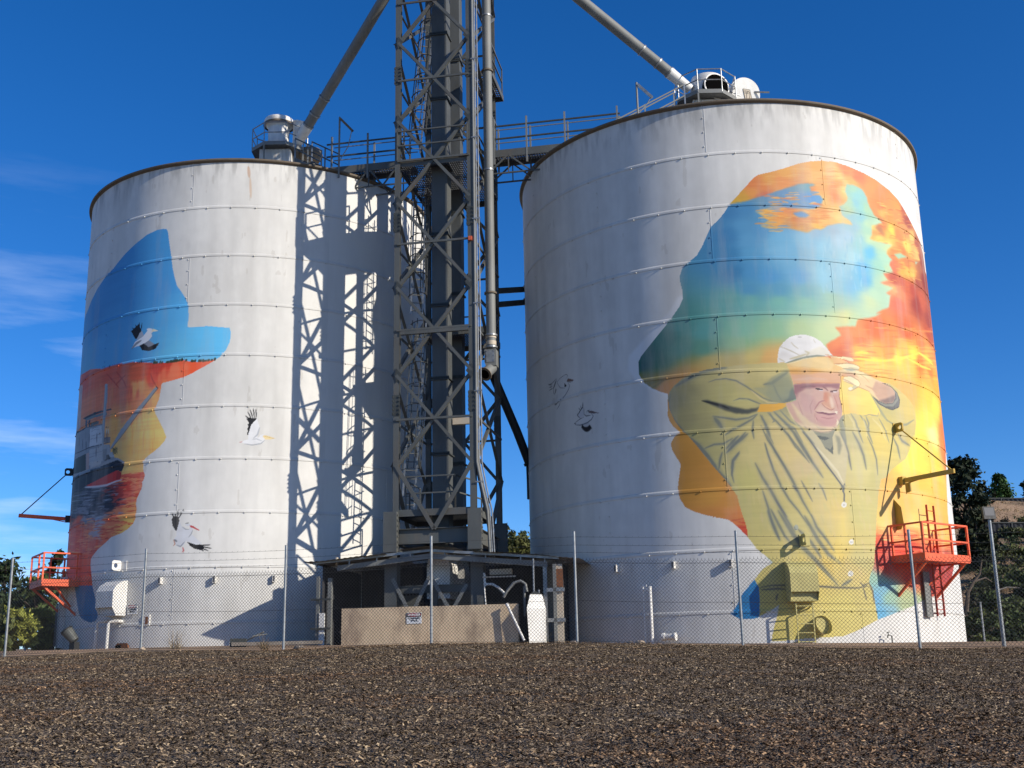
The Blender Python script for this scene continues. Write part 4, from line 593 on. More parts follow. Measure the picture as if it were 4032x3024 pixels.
# ---- the two outline pelicans on bare wall
INK = (38, 40, 44)
CR.fill([(290, 610), (340, 560), (400, 525), (405, 570), (420, 620), (430, 660), (400, 740), (340, 820), (310, 850), (285, 790), (290, 720), (320, 680)], RP, (222, 222, 220), .6)
for wd, pts, cc in ((5, [(285, 615), (310, 580), (350, 545), (395, 525), (407, 540), (385, 580)], INK), (10, [(410, 620), (432, 660), (415, 710), (380, 770), (320, 840), (280, 870), (250, 880)], (90, 95, 102)), (7, [(272, 575), (290, 640), (320, 685), (380, 688)], (90, 92, 96)), (8, [(275, 575), (225, 630), (180, 650)], INK), (26, [(270, 600), (250, 660), (235, 700)], (80, 82, 88)), (9, [(225, 650), (195, 650), (180, 642)], INK), (9, [(225, 670), (190, 680)], INK), (9, [(230, 690), (190, 715)], INK), (9, [(240, 700), (245, 765)], INK), (12, [(265, 690), (262, 750)], INK), (9, [(278, 700), (250, 765)], INK), (8, [(285, 760), (278, 840)], (150, 152, 156)), (9, [(320, 850), (310, 890), (280, 940)], (90, 95, 102)), (12, [(280, 880), (255, 890)], (90, 95, 102))):
    CR.stroke(pts, RP, wd, cc, .9)
CR.fill([(370, 630), (395, 655), (390, 670), (370, 675)], RP, INK); CR.fill([(398, 600), (410, 572), (485, 590), (450, 610), (400, 612)], RP, (128, 98, 88)); CR.stroke([(400, 612), (440, 620), (480, 595)], RP, 4, INK, .8)
CR.fill([(550, 1060), (600, 1010), (680, 1015), (705, 1010), (700, 1050), (650, 1095), (600, 1120), (530, 1125), (510, 1115)], RP, (222, 222, 220), .7)
CR.fill([(575, 1120), (660, 1095), (690, 1160), (660, 1190), (620, 1210), (590, 1180)], RP, (200, 200, 202), .7); CR.fill([(525, 1010), (590, 910), (600, 980), (605, 1010), (550, 1055)], RP, (196, 198, 202), .8)
for wd, pts, cc in ((6, [(490, 1105), (540, 1065), (600, 1030)], INK), (14, [(500, 1125), (560, 1128), (640, 1100), (690, 1060), (712, 1020), (690, 990)], (105, 110, 116)), (12, [(600, 1000), (630, 1020), (680, 1012)], (95, 100, 104)), (7, [(560, 1050), (525, 1015), (520, 985)], INK), (12, [(525, 1010), (560, 950), (590, 910)], INK), (12, [(588, 930), (588, 860)], INK), (8, [(570, 940), (562, 895)], INK), (8, [(555, 950), (540, 925)], INK), (8, [(600, 930), (603, 1000)], (95, 98, 104)), (6, [(632, 980), (640, 955), (675, 950)], (95, 98, 104)), (10, [(485, 1105), (510, 1118)], INK)):
    CR.stroke(pts, RP, wd, cc, .9)
for k in range(15):
    a = k / 14; CR.stroke([(580 + a * 85, 1120 + 30 * math.sin(a * 3)), (575 + a * 118, 1150 + 60 * math.sin(.3 + a * 2.5))], RP, 14, (18, 18, 22), .95)
CR.fill([(660, 958), (700, 958), (785, 985), (700, 990), (655, 980)], RP, (105, 88, 86)); CR.stroke([(645, 965), (665, 960)], RP, 9, (60, 62, 66), .9)
CR.img[mR > .5] *= .96
CR.finish()
# ------------------------------------------------------------------ grain silos
M['wall'] = mat('painted_silo_wall', (1, 1, 1), .62, 0, .045, 1.2, .10, (.44, .42, .38), .35, 1.1, (1, 1, .14), True, .3, 3.0)
WH = np.array([.88 * ((v * .93 + .034 + .055) / 1.055) ** 2.4 for v in WHITE], np.float32)
def wall_mesh(c, parent):
    cx, cy, R, zt = SIL[c.S]
    th = c.GS.ravel() / R; V = np.stack([R * np.sin(th), -R * np.cos(th), c.GZ.ravel()], 1)
    i = np.arange(c.nz - 1)[:, None] * c.ns + np.arange(c.ns - 1)[None, :]; i = i.ravel()
    Q = np.stack([i, i + 1, i + 1 + c.ns, i + c.ns], 1)
    C_ = c.lin.reshape(-1, 3)
    t2 = np.linspace(c.s1 / R, c.s0 / R + 2 * math.pi, 160); z2 = np.array([c.z0, zt]); n0 = len(V)
    A, B = np.meshgrid(t2, z2); V2 = np.stack([R * np.sin(A.ravel()), -R * np.cos(A.ravel()), B.ravel()], 1)
    j = np.arange(159) + n0; Q2 = np.stack([j, j + 1, j + 161, j + 160], 1)
    return np_mesh('wall', np.concatenate([V, V2]), np.concatenate([Q, Q2]), M['wall'], parent, np.concatenate([C_, np.tile(WH, (len(V2), 1))]), True)
def paint_of(c, V):
    th = np.arctan2(V[:, 0], -V[:, 1]); col_ = c.sample(th, V[:, 2])
    out = (th * c.R < c.s0) | (th * c.R > c.s1); col_[out] = WH
    return col_
def ring_mesh(c, z, parent):
    R = c.R; n = 720; prof = [(-.02, .115), (.002, .11), (.008, .06), (.011, .012), (.010, 0), (-.02, -.002)]
    th = np.linspace(-math.pi, math.pi, n, endpoint=False)
    V = np.concatenate([np.stack([(R + r) * np.sin(th), -(R + r) * np.cos(th), np.full(n, z + dz)], 1) for r, dz in prof])
    k = np.arange(n); Q = np.concatenate([np.stack([i * n + k, (i + 1) * n + k, (i + 1) * n + (k + 1) % n, i * n + (k + 1) % n], 1) for i in range(len(prof) - 1)])
    nb = int(round(2 * math.pi * R / .848)); tb = -math.pi + (np.arange(nb) + (.3 if int(z * 10) % 2 else .75)) * 2 * math.pi / nb
    bv = []; bq = []; off = len(V)
    for t in tb:
        ca, sa = math.cos(t), math.sin(t)
        for r0, r1, z0, z1, w_ in ((.0, .034, z - .014, z + .026, .017),):
            vs = [((R + r) * sa + x * ca, -(R + r) * ca + x * sa, zz) for zz in (z0, z1) for r in (r0, r1) for x in (-w_, w_)]
            b = off + len(bv); bv += vs; bq += [[b + q for q in f] for f in ((0, 2, 3, 1), (4, 5, 7, 6), (0, 1, 5, 4), (2, 6, 7, 3), (0, 4, 6, 2), (1, 3, 7, 5))]
    V = np.concatenate([V, np.array(bv)]); Q = np.concatenate([Q, np.array(bq)])
    return np_mesh('flange_ring', V, Q, M['wall'], parent, paint_of(c, V) * .93, False)
def seams(c, parent, th0, th1, pitch):
    """upright lap joints of the wall sheets, each with its row of bolts"""
    R, zt = c.R, c.zt
    for row in range(10):
        base = th0 if row % 2 == 0 else th1; z1 = zt - 1.8 * row - .02; z0 = max(z1 - 1.76 + .10, .2)
        n = int(2 * math.pi / pitch)
        for k in range(n):
            t = base + (k - n // 2) * pitch
            if not (c.s0 / R - .2 < t < c.s1 / R + .6): continue
            ca, sa = math.cos(t), math.sin(t); bv = []; bq = []
            P = lambda x, r, z: ((R + r) * sa + x * ca, -(R + r) * ca + x * sa, z)
            for q in range(25):
                z = z0 + (z1 - z0) * q / 24; bv += [P(-.018, -.004, z), P(-.014, .005, z), P(-.004, .006, z), P(.034, -.002, z)]
            for q in range(24):
                for j in range(3): bq.append([q * 4 + j, q * 4 + j + 1, q * 4 + j + 5, q * 4 + j + 4])
            for f in (.12, .42, .72, .97):
                b0 = len(bv); zz = z0 + (z1 - z0) * f; bv += [P(x, r, z) for z in (zz - .018, zz + .018) for r in (-.004, .018) for x in (-.066, -.040)]
                bq += [[b0 + q for q in f_] for f_ in ((0, 2, 3, 1), (4, 5, 7, 6), (0, 1, 5, 4), (2, 6, 7, 3), (0, 4, 6, 2), (1, 3, 7, 5))]
            V = np.array(bv); np_mesh('sheet_seam', V, np.array(bq), M['wall'], parent, paint_of(c, V), False)
def silo(c, label, slope, gth):
    cx, cy, R, zt = SIL[c.S]
    root = empty('grain_silo', (cx, cy, 0), 0, label, 'grain silo', 'pair of painted grain silos')
    wall_mesh(c, root)
    for k in range(1, 10): ring_mesh(c, zt - 1.8 * k, root)
    seams(c, root, *gth)
    m = MB(); m.lathe([(R - .05, zt - .1), (R + .04, zt - .03), (R + .10, zt - .015), (R + .12, zt + .02), (R + .115, zt + .05), (R + .02, zt + .06)], 360); m.build('roof_rim', M['rim'], root, True)
    m = MB(); m.lathe([(R + .08, zt + .062), (R - .1, zt + .085), (.9, zt + .085 + (R - .9) * slope), (.02, zt + .1 + (R - .9) * slope)], 96)
    for k in range(48):
        t = k / 48 * 2 * math.pi; m.bar(((R - .1) * math.sin(t), -(R - .1) * math.cos(t), zt + .10), (.9 * math.sin(t), -.9 * math.cos(t), zt + .10 + (R - .9) * slope), .04, .05)
    m.build('roof', M['roof'], root)
    return root
thRe = wall('R', 2778, 560)[0]; thRo = wall('R', 3243, 720)[0]; thRo2 = wall('R', 2357, 820)[0]; pitch = (thRo - thRo2)
thLe = wall('L', 762, 740)[0]; thLo = wall('L', 443, 1000)[0]; pL = pitch * SIL['R'][2] / SIL['L'][2]
print('pitch', pitch, pitch * 7.3, math.degrees(thRe), math.degrees(thRo), math.degrees(thLe), math.degrees(thLo))
silo_l = silo(CL, 'white grain silo painted with a blue hat profile and ship, in the tower shadow', .42, (thLe, thLo, pL))
silo_r = silo(CR, 'white grain silo painted with a farmer shading his eyes inside a sunset hat profile', .40, (thRe, thRo, pitch))

# ------------------------------------------------------------------ roof hatches, their railed platforms and the spouts
def pt(c, r, a, z): return (c[0] + r * math.sin(a), c[1] - r * math.cos(a), z)
def rail_path(m, pts, r, closed=False):
    for i in range(len(pts) - (0 if closed else 1)): m.tube([pts[i], pts[(i + 1) % len(pts)]], r, 6)
def platform(cx, cy, z, R, label, grp, zr, skip=()):
    root = empty('roof_platform', (cx, cy, zr), 0, label, 'platform', grp); z0 = z - zr
    a = [math.pi / 8 + k * math.pi / 4 for k in range(8)]; P = [pt((0, 0), R, t, 0) for t in a]
    m = MB(); m.prism([(p[0], p[1], z0 - .06) for p in P], (0, 0, 0), (0, 0, .05)); m.build('deck', M['grate'], root)
    m = MB()
    for i in range(8): m.bar((P[i][0], P[i][1], z0 + .02), (P[(i + 1) % 8][0], P[(i + 1) % 8][1], z0 + .02), .04, .16)
    m.build('toe_board', M['galv_dull'], root)
    for h in (.5, .95):
        m = MB()
        for i in range(8):
            if i in skip: continue
            m.tube([(P[i][0], P[i][1], z0 + h), (P[(i + 1) % 8][0], P[(i + 1) % 8][1], z0 + h)], .022, 6)
        m.build('handrail', M['galv'], root)
    for i in range(8):
        m = MB(); m.tube([(P[i][0], P[i][1], z0), (P[i][0], P[i][1], z0 + .96)], .022, 6); m.build('rail_post', M['galv'], root)
        if i % 2: m = MB(); m.bar((P[i][0], P[i][1], z0 - .06), (P[i][0] * .97, P[i][1] * .97, 0), .06); m.build('support_leg', M['galv_dull'], root)
    return root
GP = 'platforms on the silo roofs'
platform(-9.5, 45.3, 21.5, 1.15, 'octagonal railed platform round the closed hatch, left silo roof', GP, 20.7)
platform(7.75, 41.9, 21.62, 1.2, 'octagonal railed platform round the open hatch, right silo roof', GP, 20.3)
# left hatch: drum with wide lid, side chute and vent cowl
h = empty('roof_hatch', (-9.55, 45.2, 20.8), 0, 'white drum hatch with flared lid on the left silo roof', 'hatch')
m = MB(); m.lathe([(.44, .1), (.44, 1.95), (.42, 2.0)], 40); m.build('drum', M['white_metal'], h, True)
m = MB(); m.lathe([(.44, 1.80), (.60, 1.97), (.62, 2.12), (.58, 2.2), (.2, 2.32), (0, 2.34)], 40); m.build('lid', M['white_metal'], h, True)
m = MB(); m.lathe([(.64, 1.9), (.64, 1.98), (.55, 1.99)], 40); m.build('lid_clamp_band', M['rim'], h, True)
m = MB(); m.tube([(.95, -.1, 2.0), (.72, 0, .95)], .36, 20, .12); m.build('chute', M['white_metal'], h, True)
m = MB()
for k in range(22): m.box(-.62 + k * .056, -.59 + k * .056, -.66, -.60, .02, .60)
m.box(-.64, .64, -.6, .6, -.3, .58); m.build('base_box', M['white_metal'], h)
m = MB(); m.lathe([(.0, .0), (.34, .02), (.5, .3), (.42, .55), (.1, .7), (0, .72)], 20, (1.35, .1, .3)); m.build('vent_cowl', M['rim'], h, True)
# right hatch: large drum, open round mouth, lid swung aside
h = empty('roof_hatch', (7.85, 41.95, 21.0), 0, 'large white drum with open round mouth on the right silo roof', 'hatch')
m = MB(); m.lathe([(.66, .1), (.66, 1.55), (.60, 1.75), (.3, 1.86), (0, 1.88)], 44); m.build('drum', M['white_metal'], h, True)
fa = R_(20); fx, fy = math.sin(fa), -math.cos(fa)
m = MB(); c0 = Vector((.50 * fx, .50 * fy, 1.08)); m.tube([c0, c0 + Vector((fx, fy, 0)) * .24], .50, 32); m.build('mouth', M['void'], h)  # solid black plug stands in for the shade inside the drum
m = MB()
for i in range(32):
    t = i / 32 * 2 * math.pi; t2 = (i + 1) / 32 * 2 * math.pi; ex = Vector((math.cos(fa), math.sin(fa), 0)); ez = Vector((0, 0, 1)); cc = c0 + Vector((fx, fy, 0)) * .24
    m.bar(cc + ex * .52 * math.cos(t) + ez * .52 * math.sin(t), cc + ex * .52 * math.cos(t2) + ez * .52 * math.sin(t2), .05)
m.build('mouth_rim', M['white_metal'], h)
lc = Vector((1.42, -.15, 1.0)); ln = Vector((.30, -.92, -.22)).normalized()
m = MB(); m.tube([lc, lc + ln * .10], .62, 36); m.tube([lc - ln * .05, lc + ln * .02], .66, 36); m.build('open_lid', M['white_metal'], h)
m = MB(); e1 = ln.cross(Vector((0, 0, 1))).normalized(); e2 = e1.cross(ln); q = lc + ln * .112
def pl(x, y, o=0): return q + ln * o + e1 * x + e2 * y
m.prism([pl(-.30, -.28), pl(.0, -.28), pl(.14, .18), pl(-.16, .18)], q, q + ln * .004)
lidtag = m.build('lid_notice', M['cream'], h)
m = MB()
for i in range(16):
    t = i / 16 * 2 * math.pi; t2 = (i + 1) / 16 * 2 * math.pi; m.bar(pl(-.10 + .075 * math.cos(t), -.06 + .17 * math.sin(t), .008), pl(-.10 + .075 * math.cos(t2), -.06 + .17 * math.sin(t2), .008), .012, .006)
for k in range(3): m.bar(pl(-.12 + k * .02, .02 + k * .045, .008), pl(.06 + k * .01, .02 + k * .045, .008), .014, .006)
m.bar(pl(-.30, -.28, .008), pl(.0, -.28, .008), .01, .004); m.bar(pl(.0, -.28, .008), pl(.14, .18, .008), .01, .004); m.bar(pl(-.16, .18, .008), pl(.14, .18, .008), .01, .004); m.bar(pl(-.30, -.28, .008), pl(-.16, .18, .008), .01, .004)
m.build('notice_print', M['ink'], lidtag)
m = MB(); m.tube([lc + Vector((.4, 0, .1)), lc + Vector((.95, -.1, .02))], .035, 8); m.tube([(.55, -.3, 1.3), (.9, -.5, .9), (1.2, -.4, .8)], .02, 6); m.build('hinge_bar', M['galv'], h)
m = MB()
for k in range(26): m.box(-.7 + k * .056, -.67 + k * .056, -.76, -.70, .0, .5)
m.box(-.72, .72, -.7, .7, -.7, .46); m.build('base_box', M['white_metal'], h)

def spout(name, A, B, r, label, zc, ang=None):
    root = empty(name, A, 0, label, 'grain spout', 'round spouts from the tower head to the silos'); A0 = Vector(A); d = Vector(B) - A0; L = d.length; d.normalize()
    m = MB(); m.tube([d * 1.2, d * L], r, 24); m.build('pipe', M['galv_dull'], root, True)
    m = MB(); m.tube([d * .15, d * 1.22], r * .93, 24, r * 1.12); m.build('end_cone', M['white_metal'], root, True)
    for t in (1.2, 1.75, 2.55, 7.6, 12.5):
        if t < L: m = MB(); m.tube([d * (t - .03), d * (t + .03)], r * 1.16, 24); m.build('flange', M['galv'], root, False)
    return root
TH = Vector((-3.62, 37.9, 0)) + Vector((TE.x, TE.y, 0)) * 1.1 + Vector((TN.x, TN.y, 0)) * 1.6
TH = TH * .978
spout('grain_spout', (-8.85, 45.0, 21.6), (TH.x, TH.y, 28.55), .21, 'long grey spout pipe sloping down to the left silo roof', 0)
spout('grain_spout', (7.25, 41.7, 22.1), (TH.x, TH.y, 28.95), .21, 'long grey spout pipe sloping down to the right silo roof', 0)
# lamp posts on the roofs
def roof_lamp(x, y, z, h, label, flip):
    r = empty('roof_lamp', (x, y, z), 0, label, 'lamp post', 'lamp posts on the silo roofs')
    m = MB(); m.tube([(0, 0, 0), (0, 0, h)], .035, 8); m.build('post', M['galv_dull'], r)
    m = MB(); m.bar((.04, 0, h - .08), (.50, -.1, h - .62), .11, .08); m.build('lamp_tube', M['rim'] if flip else M['galv'], r)
    m = MB(); m.tube([(.46, -.08, h - .6), (.34, -.04, h * .5), (.03, 0, h * .28)], .018, 6); m.build('stay', M['galv'], r)
for (xb, yt, yb, Y, lab, fl) in ((1334, 461, 659, 39.8, 'slim lamp post with brownish lamp by the walkway, left silo roof', 1), (2512, 325, 452, 36.6, 'slim lamp post with angled lamp near the rim, right silo roof', 0)):
    b = at(xb, yb, Y); t = at(xb, yt, Y); roof_lamp(b.x, b.y, b.z - .4, t.z - b.z + .4, lab, fl)

# ------------------------------------------------------------------ support tower (own axes: u to the right, v away, z up)
KT = .978          # the tower stands a little nearer and smaller than first surveyed
def tower_thing(name, label, cat, group=None, k=None):
    k = KT if k is None else k
    o = empty(name, (TO.x * k, TO.y * k, 0), TA, label, cat, group); o.scale = (k, k, k); return o
tower = tower_thing('lattice_tower', 'tall grey steel lattice tower between the two silos', 'tower')
U0, U1, V1 = -.2, 2.37, 4.0
zs = [29.35 - 1.0 + 0, 25.28, 22.21, 19.14, 16.07, 13.0, 9.93, 6.87]; zs[0] = 28.35
corners = ((U0, 0), (U1, 0), (U1, V1), (U0, V1))
for (u, v) in corners:
    m = MB(); m.box(u - .095, u + .095, v - .09, v - .075, 4.2, 29.2); m.box(u - .095, u + .095, v + .075, v + .09, 4.2, 29.2); m.box(u - .008, u + .008, v - .075, v + .075, 4.2, 29.2)
    leg = m.build('leg', M['steel'], tower)
    for zc in (20.9, 15.35, 8.9):
        m = MB(); m.box(u - .125, u + .125, v - .105, v - .092, zc - .35, zc + .35)
        for k in range(5):
            for s in (-1, 1): m.box(u + s * .105 - .022, u + s * .105 + .022, v - .135, v - .1, zc - .30 + k * .14, zc - .25 + k * .14)
        m.build('splice_plate', M['steel_dark'], leg)
    m = MB(); m.box(u - .2, u + .2, v - .2, v + .2, 4.02, 4.18); m.build('base_plate', M['steel'], leg)
def face(a, b, mm, off):
    (ua, va), (ub, vb) = a, b
    d = Vector((ub - ua, vb - va, 0)).normalized(); n = Vector((d.y, -d.x, 0))
    A = lambda z: Vector((ua, va, z)) + n * off; B = lambda z: Vector((ub, vb, z)) + n * off
    for i in range(len(zs) - 1):
        zt_, zb = zs[i], zs[i + 1]; m = MB(); m.angle(A(zt_), B(zb), .10, .014); m.build('brace', mm, tower)
        m = MB(); m.angle(B(zt_) - n * .05, A(zb) - n * .05, .10, .014, -1); m.build('brace', mm, tower)
        m = MB(); zm = (zt_ + zb) / 2; m.bar(A(zm), B(zm), .05, .07); m.build('cross_member', mm, tower)
    c = (A(4.78) + B(4.78)) / 2
    for q in (A(6.9), B(6.9)): m = MB(); m.angle(q, c, .13, .02); m.build('brace', mm, tower)
face(corners[0], corners[1], M['steel'], .11); face(corners[1], corners[2], M['steel'], .11); face(corners[3], corners[2], M['steel'], -.11); face(corners[0], corners[3], M['steel'], -.11)
# gusset plates at the nodes
for z in zs[:-1]:
    for (u, v) in corners[:2]:
        s = 1 if u == U0 else -1; m = MB(); m.prism([(u, v - .116, z + .24), (u + s * .2, v - .116, z), (u, v - .116, z - .26), (u - s * .05, v - .116, z)], (0, 0, 0), (0, .012, 0)); m.build('gusset', M['steel_dark'], tower)
# heavy base frame
for (u, v) in corners:
    s = -1 if u == U0 else 1
    m = MB(); m.box(u + s * .10 - .22, u + s * .10 + .22, v - .38, v - .19, 4.05, 5.35); m.box(u + s * .10 - .19, u + s * .10 + .19, v - .185, v - .05, 4.08, 5.3)
    for k in range(7): m.box(u + s * .10 + .22, u + s * .1 + .25, v - .34, v - .24, 4.2 + k * .17, 4.25 + k * .17)
    m.build('base_column', M['steel'], tower)
    m = MB(); m.box(u + s * .12 - .2, u + s * .12 + .2, v - .2, v - .18, .4, 4.02); m.box(u + s * .12 - .2, u + s * .12 + .2, v + .18, v + .2, .4, 4.02); m.box(u + s * .12 - .012, u + s * .12 + .012, v - .18, v + .18, .4, 4.02)
    m.build('column', M['steel'], tower)
for (a, b) in ((corners[0], corners[1]), (corners[1], corners[2]), (corners[2], corners[3]), (corners[3], corners[0])):
    m = MB(); A = Vector((*a, 4.57)); B = Vector((*b, 4.57)); m.bar(A, B, .02, .46); m.bar(A + Vector((0, 0, .235)), B + Vector((0, 0, .235)), .2, .02); m.bar(A - Vector((0, 0, .235)), B - Vector((0, 0, .235)), .2, .02); m.build('base_beam', M['steel'], tower)
for (x0, y0, x1, y1) in ((1545, 2278, 1602, 2392), (1692, 2268, 1634, 2392), (1700, 2275, 1764, 2390), (1838, 2300, 1790, 2388)):
    a = tw(x0, y0, v=-.22); b = tw(x1, y1, v=-.22); m = MB(); m.angle(a, b, .11, .02); m.build('base_brace', M['galv_dull'], tower)  # lighter finish than the other braces, stands in for sunlight on them
m = MB(); m.box(U0, U1, .04, .14, 3.0, 3.02); m.box(U0, U1, .08, .1, 2.78, 3.0); m.build('cross_member', M['steel'], tower)
m = MB(); m.box(.98, 1.14, .05, .2, .5, 3.0); m.build('post', M['steel'], tower)
def tdeck(z, uu0, uu1, vv0, vv1, rails, hole=None):
    m = MB(); n = int((uu1 - uu0) / .075)
    for k in range(n + 1): x = uu0 + k * (uu1 - uu0) / n; m.box(x - .012, x + .012, vv0, vv1, z - .045, z - .005)
    for k in range(int((vv1 - vv0) / .16) + 1): m.box(uu0, uu1, vv0 + k * .16 - .011, vv0 + k * .16 + .011, z - .04, z - .01)
    dk = m.build('deck_grating', M['grate'], tower)
    m = MB()
    for (a, b) in (((uu0, vv0), (uu1, vv0)), ((uu1, vv0), (uu1, vv1)), ((uu1, vv1), (uu0, vv1)), ((uu0, vv1), (uu0, vv0))): m.bar((*a, z - .09), (*b, z - .09), .03, .22)
    m.build('deck_edge', M['steel'], dk)
    for (a, b) in rails:
        for h in (.55, 1.1): m = MB(); m.bar((*a, z + h), (*b, z + h), .045); m.build('handrail', M['steel'], dk)
        for q in (a, b): m = MB(); m.bar((*q, z), (*q, z + 1.12), .045); m.build('rail_post', M['steel'], dk)
tdeck(17.62, U0 - .05, U1 + .05, -.02, 4.1, (((-.2, -.12), (2.3, -.12)), ((2.5, .2), (2.5, 3.9)), ((-.3, .2), (-.3, 1.8)), ((-.2, 4.15), (2.3, 4.15))))
tdeck(5.42, U0 - .05, U1 + .05, -.02, 2.6, (((.1, .05), (1.75, .05)), ((1.75, .05), (2.2, 1.9)), ((-.1, 1.2), (-.1, 2.5))))
tdeck(12.0, .2, U1 + .1, 1.9, 4.1, (((2.45, 2.0), (2.45, 4.0)), ((.3, 4.05), (2.3, 4.05))))
tdeck(22.0, 1.9, U1 + .35, 2.2, 4.3, (((2.7, 2.3), (2.7, 4.2)),))
a = tw(1577, 1306, v=-.1); b = tw(1840, 1295, v=-.1); m = MB(); m.box(a[0], U1 - .1, -.13, -.115, 11.3, 11.5); m.box(a[0], U1 - .1, -.13, -.05, 11.3, 11.315); m.build('channel_beam', M['steel'], tower)
a = tw(1782, 1660, v=.9); m = MB(); m.box(a[0], 2.3, .9, 1.05, a[2] - .1, a[2] + .12); m.build('cable_tray', M['cream'], tower)

# bucket elevator casings
def casing(label, u0, u1, v0, v1, zf, pitch_):
    r = tower_thing('bucket_elevator', label, 'bucket elevator', 'elevator casings inside the tower')
    m = MB(); m.box(u0, u1, v0, v1, 2.2, 29.4); m.build('casing', M['casing'], r)
    z = zf
    while z > 4:
        m = MB(); m.box(u0 - .05, u1 + .05, v0 - .05, v1 + .05, z - .025, z + .025); m.box(u0 - .05, u1 + .05, v0 - .05, v0 - .045, z - .06, z + .06); m.build('flange', M['steel_dark'], r); z -= pitch_
    m = MB(); m.prism([(u0 - .1, v0 - .3, 2.6), (u1 + .1, v0 - .3, 2.6), (u1 + .1, v0 - .3, 3.6), (u1, v0 - .3, 4.1), (u0, v0 - .3, 4.1), (u0 - .1, v0 - .3, 3.6)], (0, 0, 0), (0, v1 - v0 + .5, 0)); m.build('boot', M['white_metal'], r)
    m = MB(); m.box(u0 - .15, u1 + .15, v0 - .15, v1 + .15, 29.4, 30.4); m.prism([(u0 - .15, v0 - .15, 30.4), (u1 + .15, v0 - .15, 30.4), ((u0 + u1) / 2, v0 - .15, 30.9)], (0, 0, 0), (0, v1 - v0 + .3, 0)); m.build('head', M['casing'], r)
ca0 = tw(1700, 1100, v=.5)[0]; ca1 = tw(1762, 1100, v=.5)[0]; cv1 = tw(1778, 1100, u=ca1)[1]
casing('front grey elevator casing, the wider one in the lattice tower', ca0, ca1, .5, cv1, tw(1700, 136, v=.5)[2], 2.57)
cb1 = tw(1816, 1100, v=2.7)[0]; cv2 = tw(1828, 1100, u=cb1)[1]
casing('rear grey elevator casing, set back to the right in the lattice tower', cb1 - .5, cb1, 2.7, cv2, tw(1790, 238, v=2.7)[2], 3.1)
print('casing', ca0, ca1, cv1, cb1, cv2)

# caged ladders
def caged(label, A, B, w_=.42, R=.36, cage=(0.12, 1)):
    r = tower_thing('caged_ladder', label, 'ladder', 'caged ladders in the tower'); A = Vector(A); B = Vector(B); d = (B - A); L = d.length; d.normalize()
    ex = Vector((.9, .43, 0)); ey = d.cross(ex).normalized()
    if ey.y > 0: ey = -ey
    for s in (-1, 1): m = MB(); m.bar(A + ex * s * w_ / 2, B + ex * s * w_ / 2, .055, .03); m.build('rail', M['galv'], r)
    m = MB()
    for k in range(int(L / .3)): m.bar(A + d * (k * .3 + .15) - ex * w_ / 2, A + d * (k * .3 + .15) + ex * w_ / 2, .026)
    m.build('rungs', M['steel'], r)
    m = MB(); k = L * cage[0]
    def hp(t, s): return A + d * s + ex * (w_ / 2 + .12) * math.cos(t) + ey * (R * 1.9 * math.sin(t))
    while k < L * cage[1] + .01:
        pts = [hp(math.pi * i / 10, k) for i in range(11)]
        for i in range(10): m.bar(pts[i], pts[i + 1], .05, .01)
        k += .75
    for i in (1, 3, 5, 7, 9): m.bar(hp(math.pi * i / 10, L * cage[0]), hp(math.pi * i / 10, L * cage[1]), .035, .01)
    m.build('cage', M['steel'], r)
caged('caged ladder climbing above the catwalk deck of the tower', tw(1632, 600, v=2.6), tw(1690, 60, v=2.6))
caged('caged ladder just below the catwalk deck of the tower', tw(1640, 1240, v=2.8), tw(1655, 700, v=2.8))
caged('lowest caged ladder in the tower, above the shed roof', tw(1606, 2005, v=2.4), tw(1655, 1270, v=2.4), cage=(.2, 1))

# vertical downspout with flanged mouth
ds = tower_thing('downspout_pipe', 'thick vertical grey downspout with flanged open mouth beside the tower', 'pipe')
du, dv = 2.75, 1.25
zt1 = 29.; zt0 = tw(1935, 1375, v=dv)[2]
m = MB(); m.tube([(du, dv, zt0), (du, dv, zt1)], .165, 28); m.build('pipe', M['galv_dull'], ds, True)
for y in (62, 279, 670, 1155, 1321, 1368):
    z = tw(1935, y, v=dv)[2]; m = MB(); m.tube([(du, dv, z - .03), (du, dv, z + .03)], .165 + (.02 if y in (62, 670) else .05), 24); m.build('flange', M['rim'] if y in (279, 1155) else M['galv'], ds)
for y in (1325, 1352): z = tw(1935, y, v=dv)[2]; m = MB(); m.tube([(du, dv, z - .07), (du, dv, z + .07)], .175, 24); m.build('tape_wrap', M['cream'], ds, True)
z = zt0
m = MB(); m.prism([(du - .2, dv - .2, z - .05), (du + .2, dv - .2, z - .05), (du + .2, dv - .2, z - .62), (du - .12, dv - .2, z - .72), (du - .2, dv - .2, z - .5)], (0, 0, 0), (0, .4, 0)); m.build('transition_box', M['galv_dull'], ds)
m = MB(); m.box(du - .15, du + .15, dv - .212, dv - .2, z - .5, z - .1)
for k in range(3):
    for s in (-.12, .12): m.box(du + s - .012, du + s + .012, dv - .225, dv - .21, z - .45 + k * .16, z - .42 + k * .16)
m.build('access_plate', M['galv'], ds)
mo = Vector((du - .02, dv - .05, z - .7)); md = Vector((-.28, -.62, -.52)).normalized()
m = MB(); m.tube([mo - md * .1, mo + md * .42], .19, 24, cap=False); m.build('spout_mouth', M['galv_dull'], ds, True)
m = MB(); m.tube([mo + md * .40, mo + md * .43], .25, 24); m.build('mouth_flange', M['rim'], ds)
m = MB(); m.tube([mo + md * .432, mo + md * .436], .165, 24); m.build('mouth_shade_disc', M['void'], ds)  # black disc stands in for the shade inside the spout
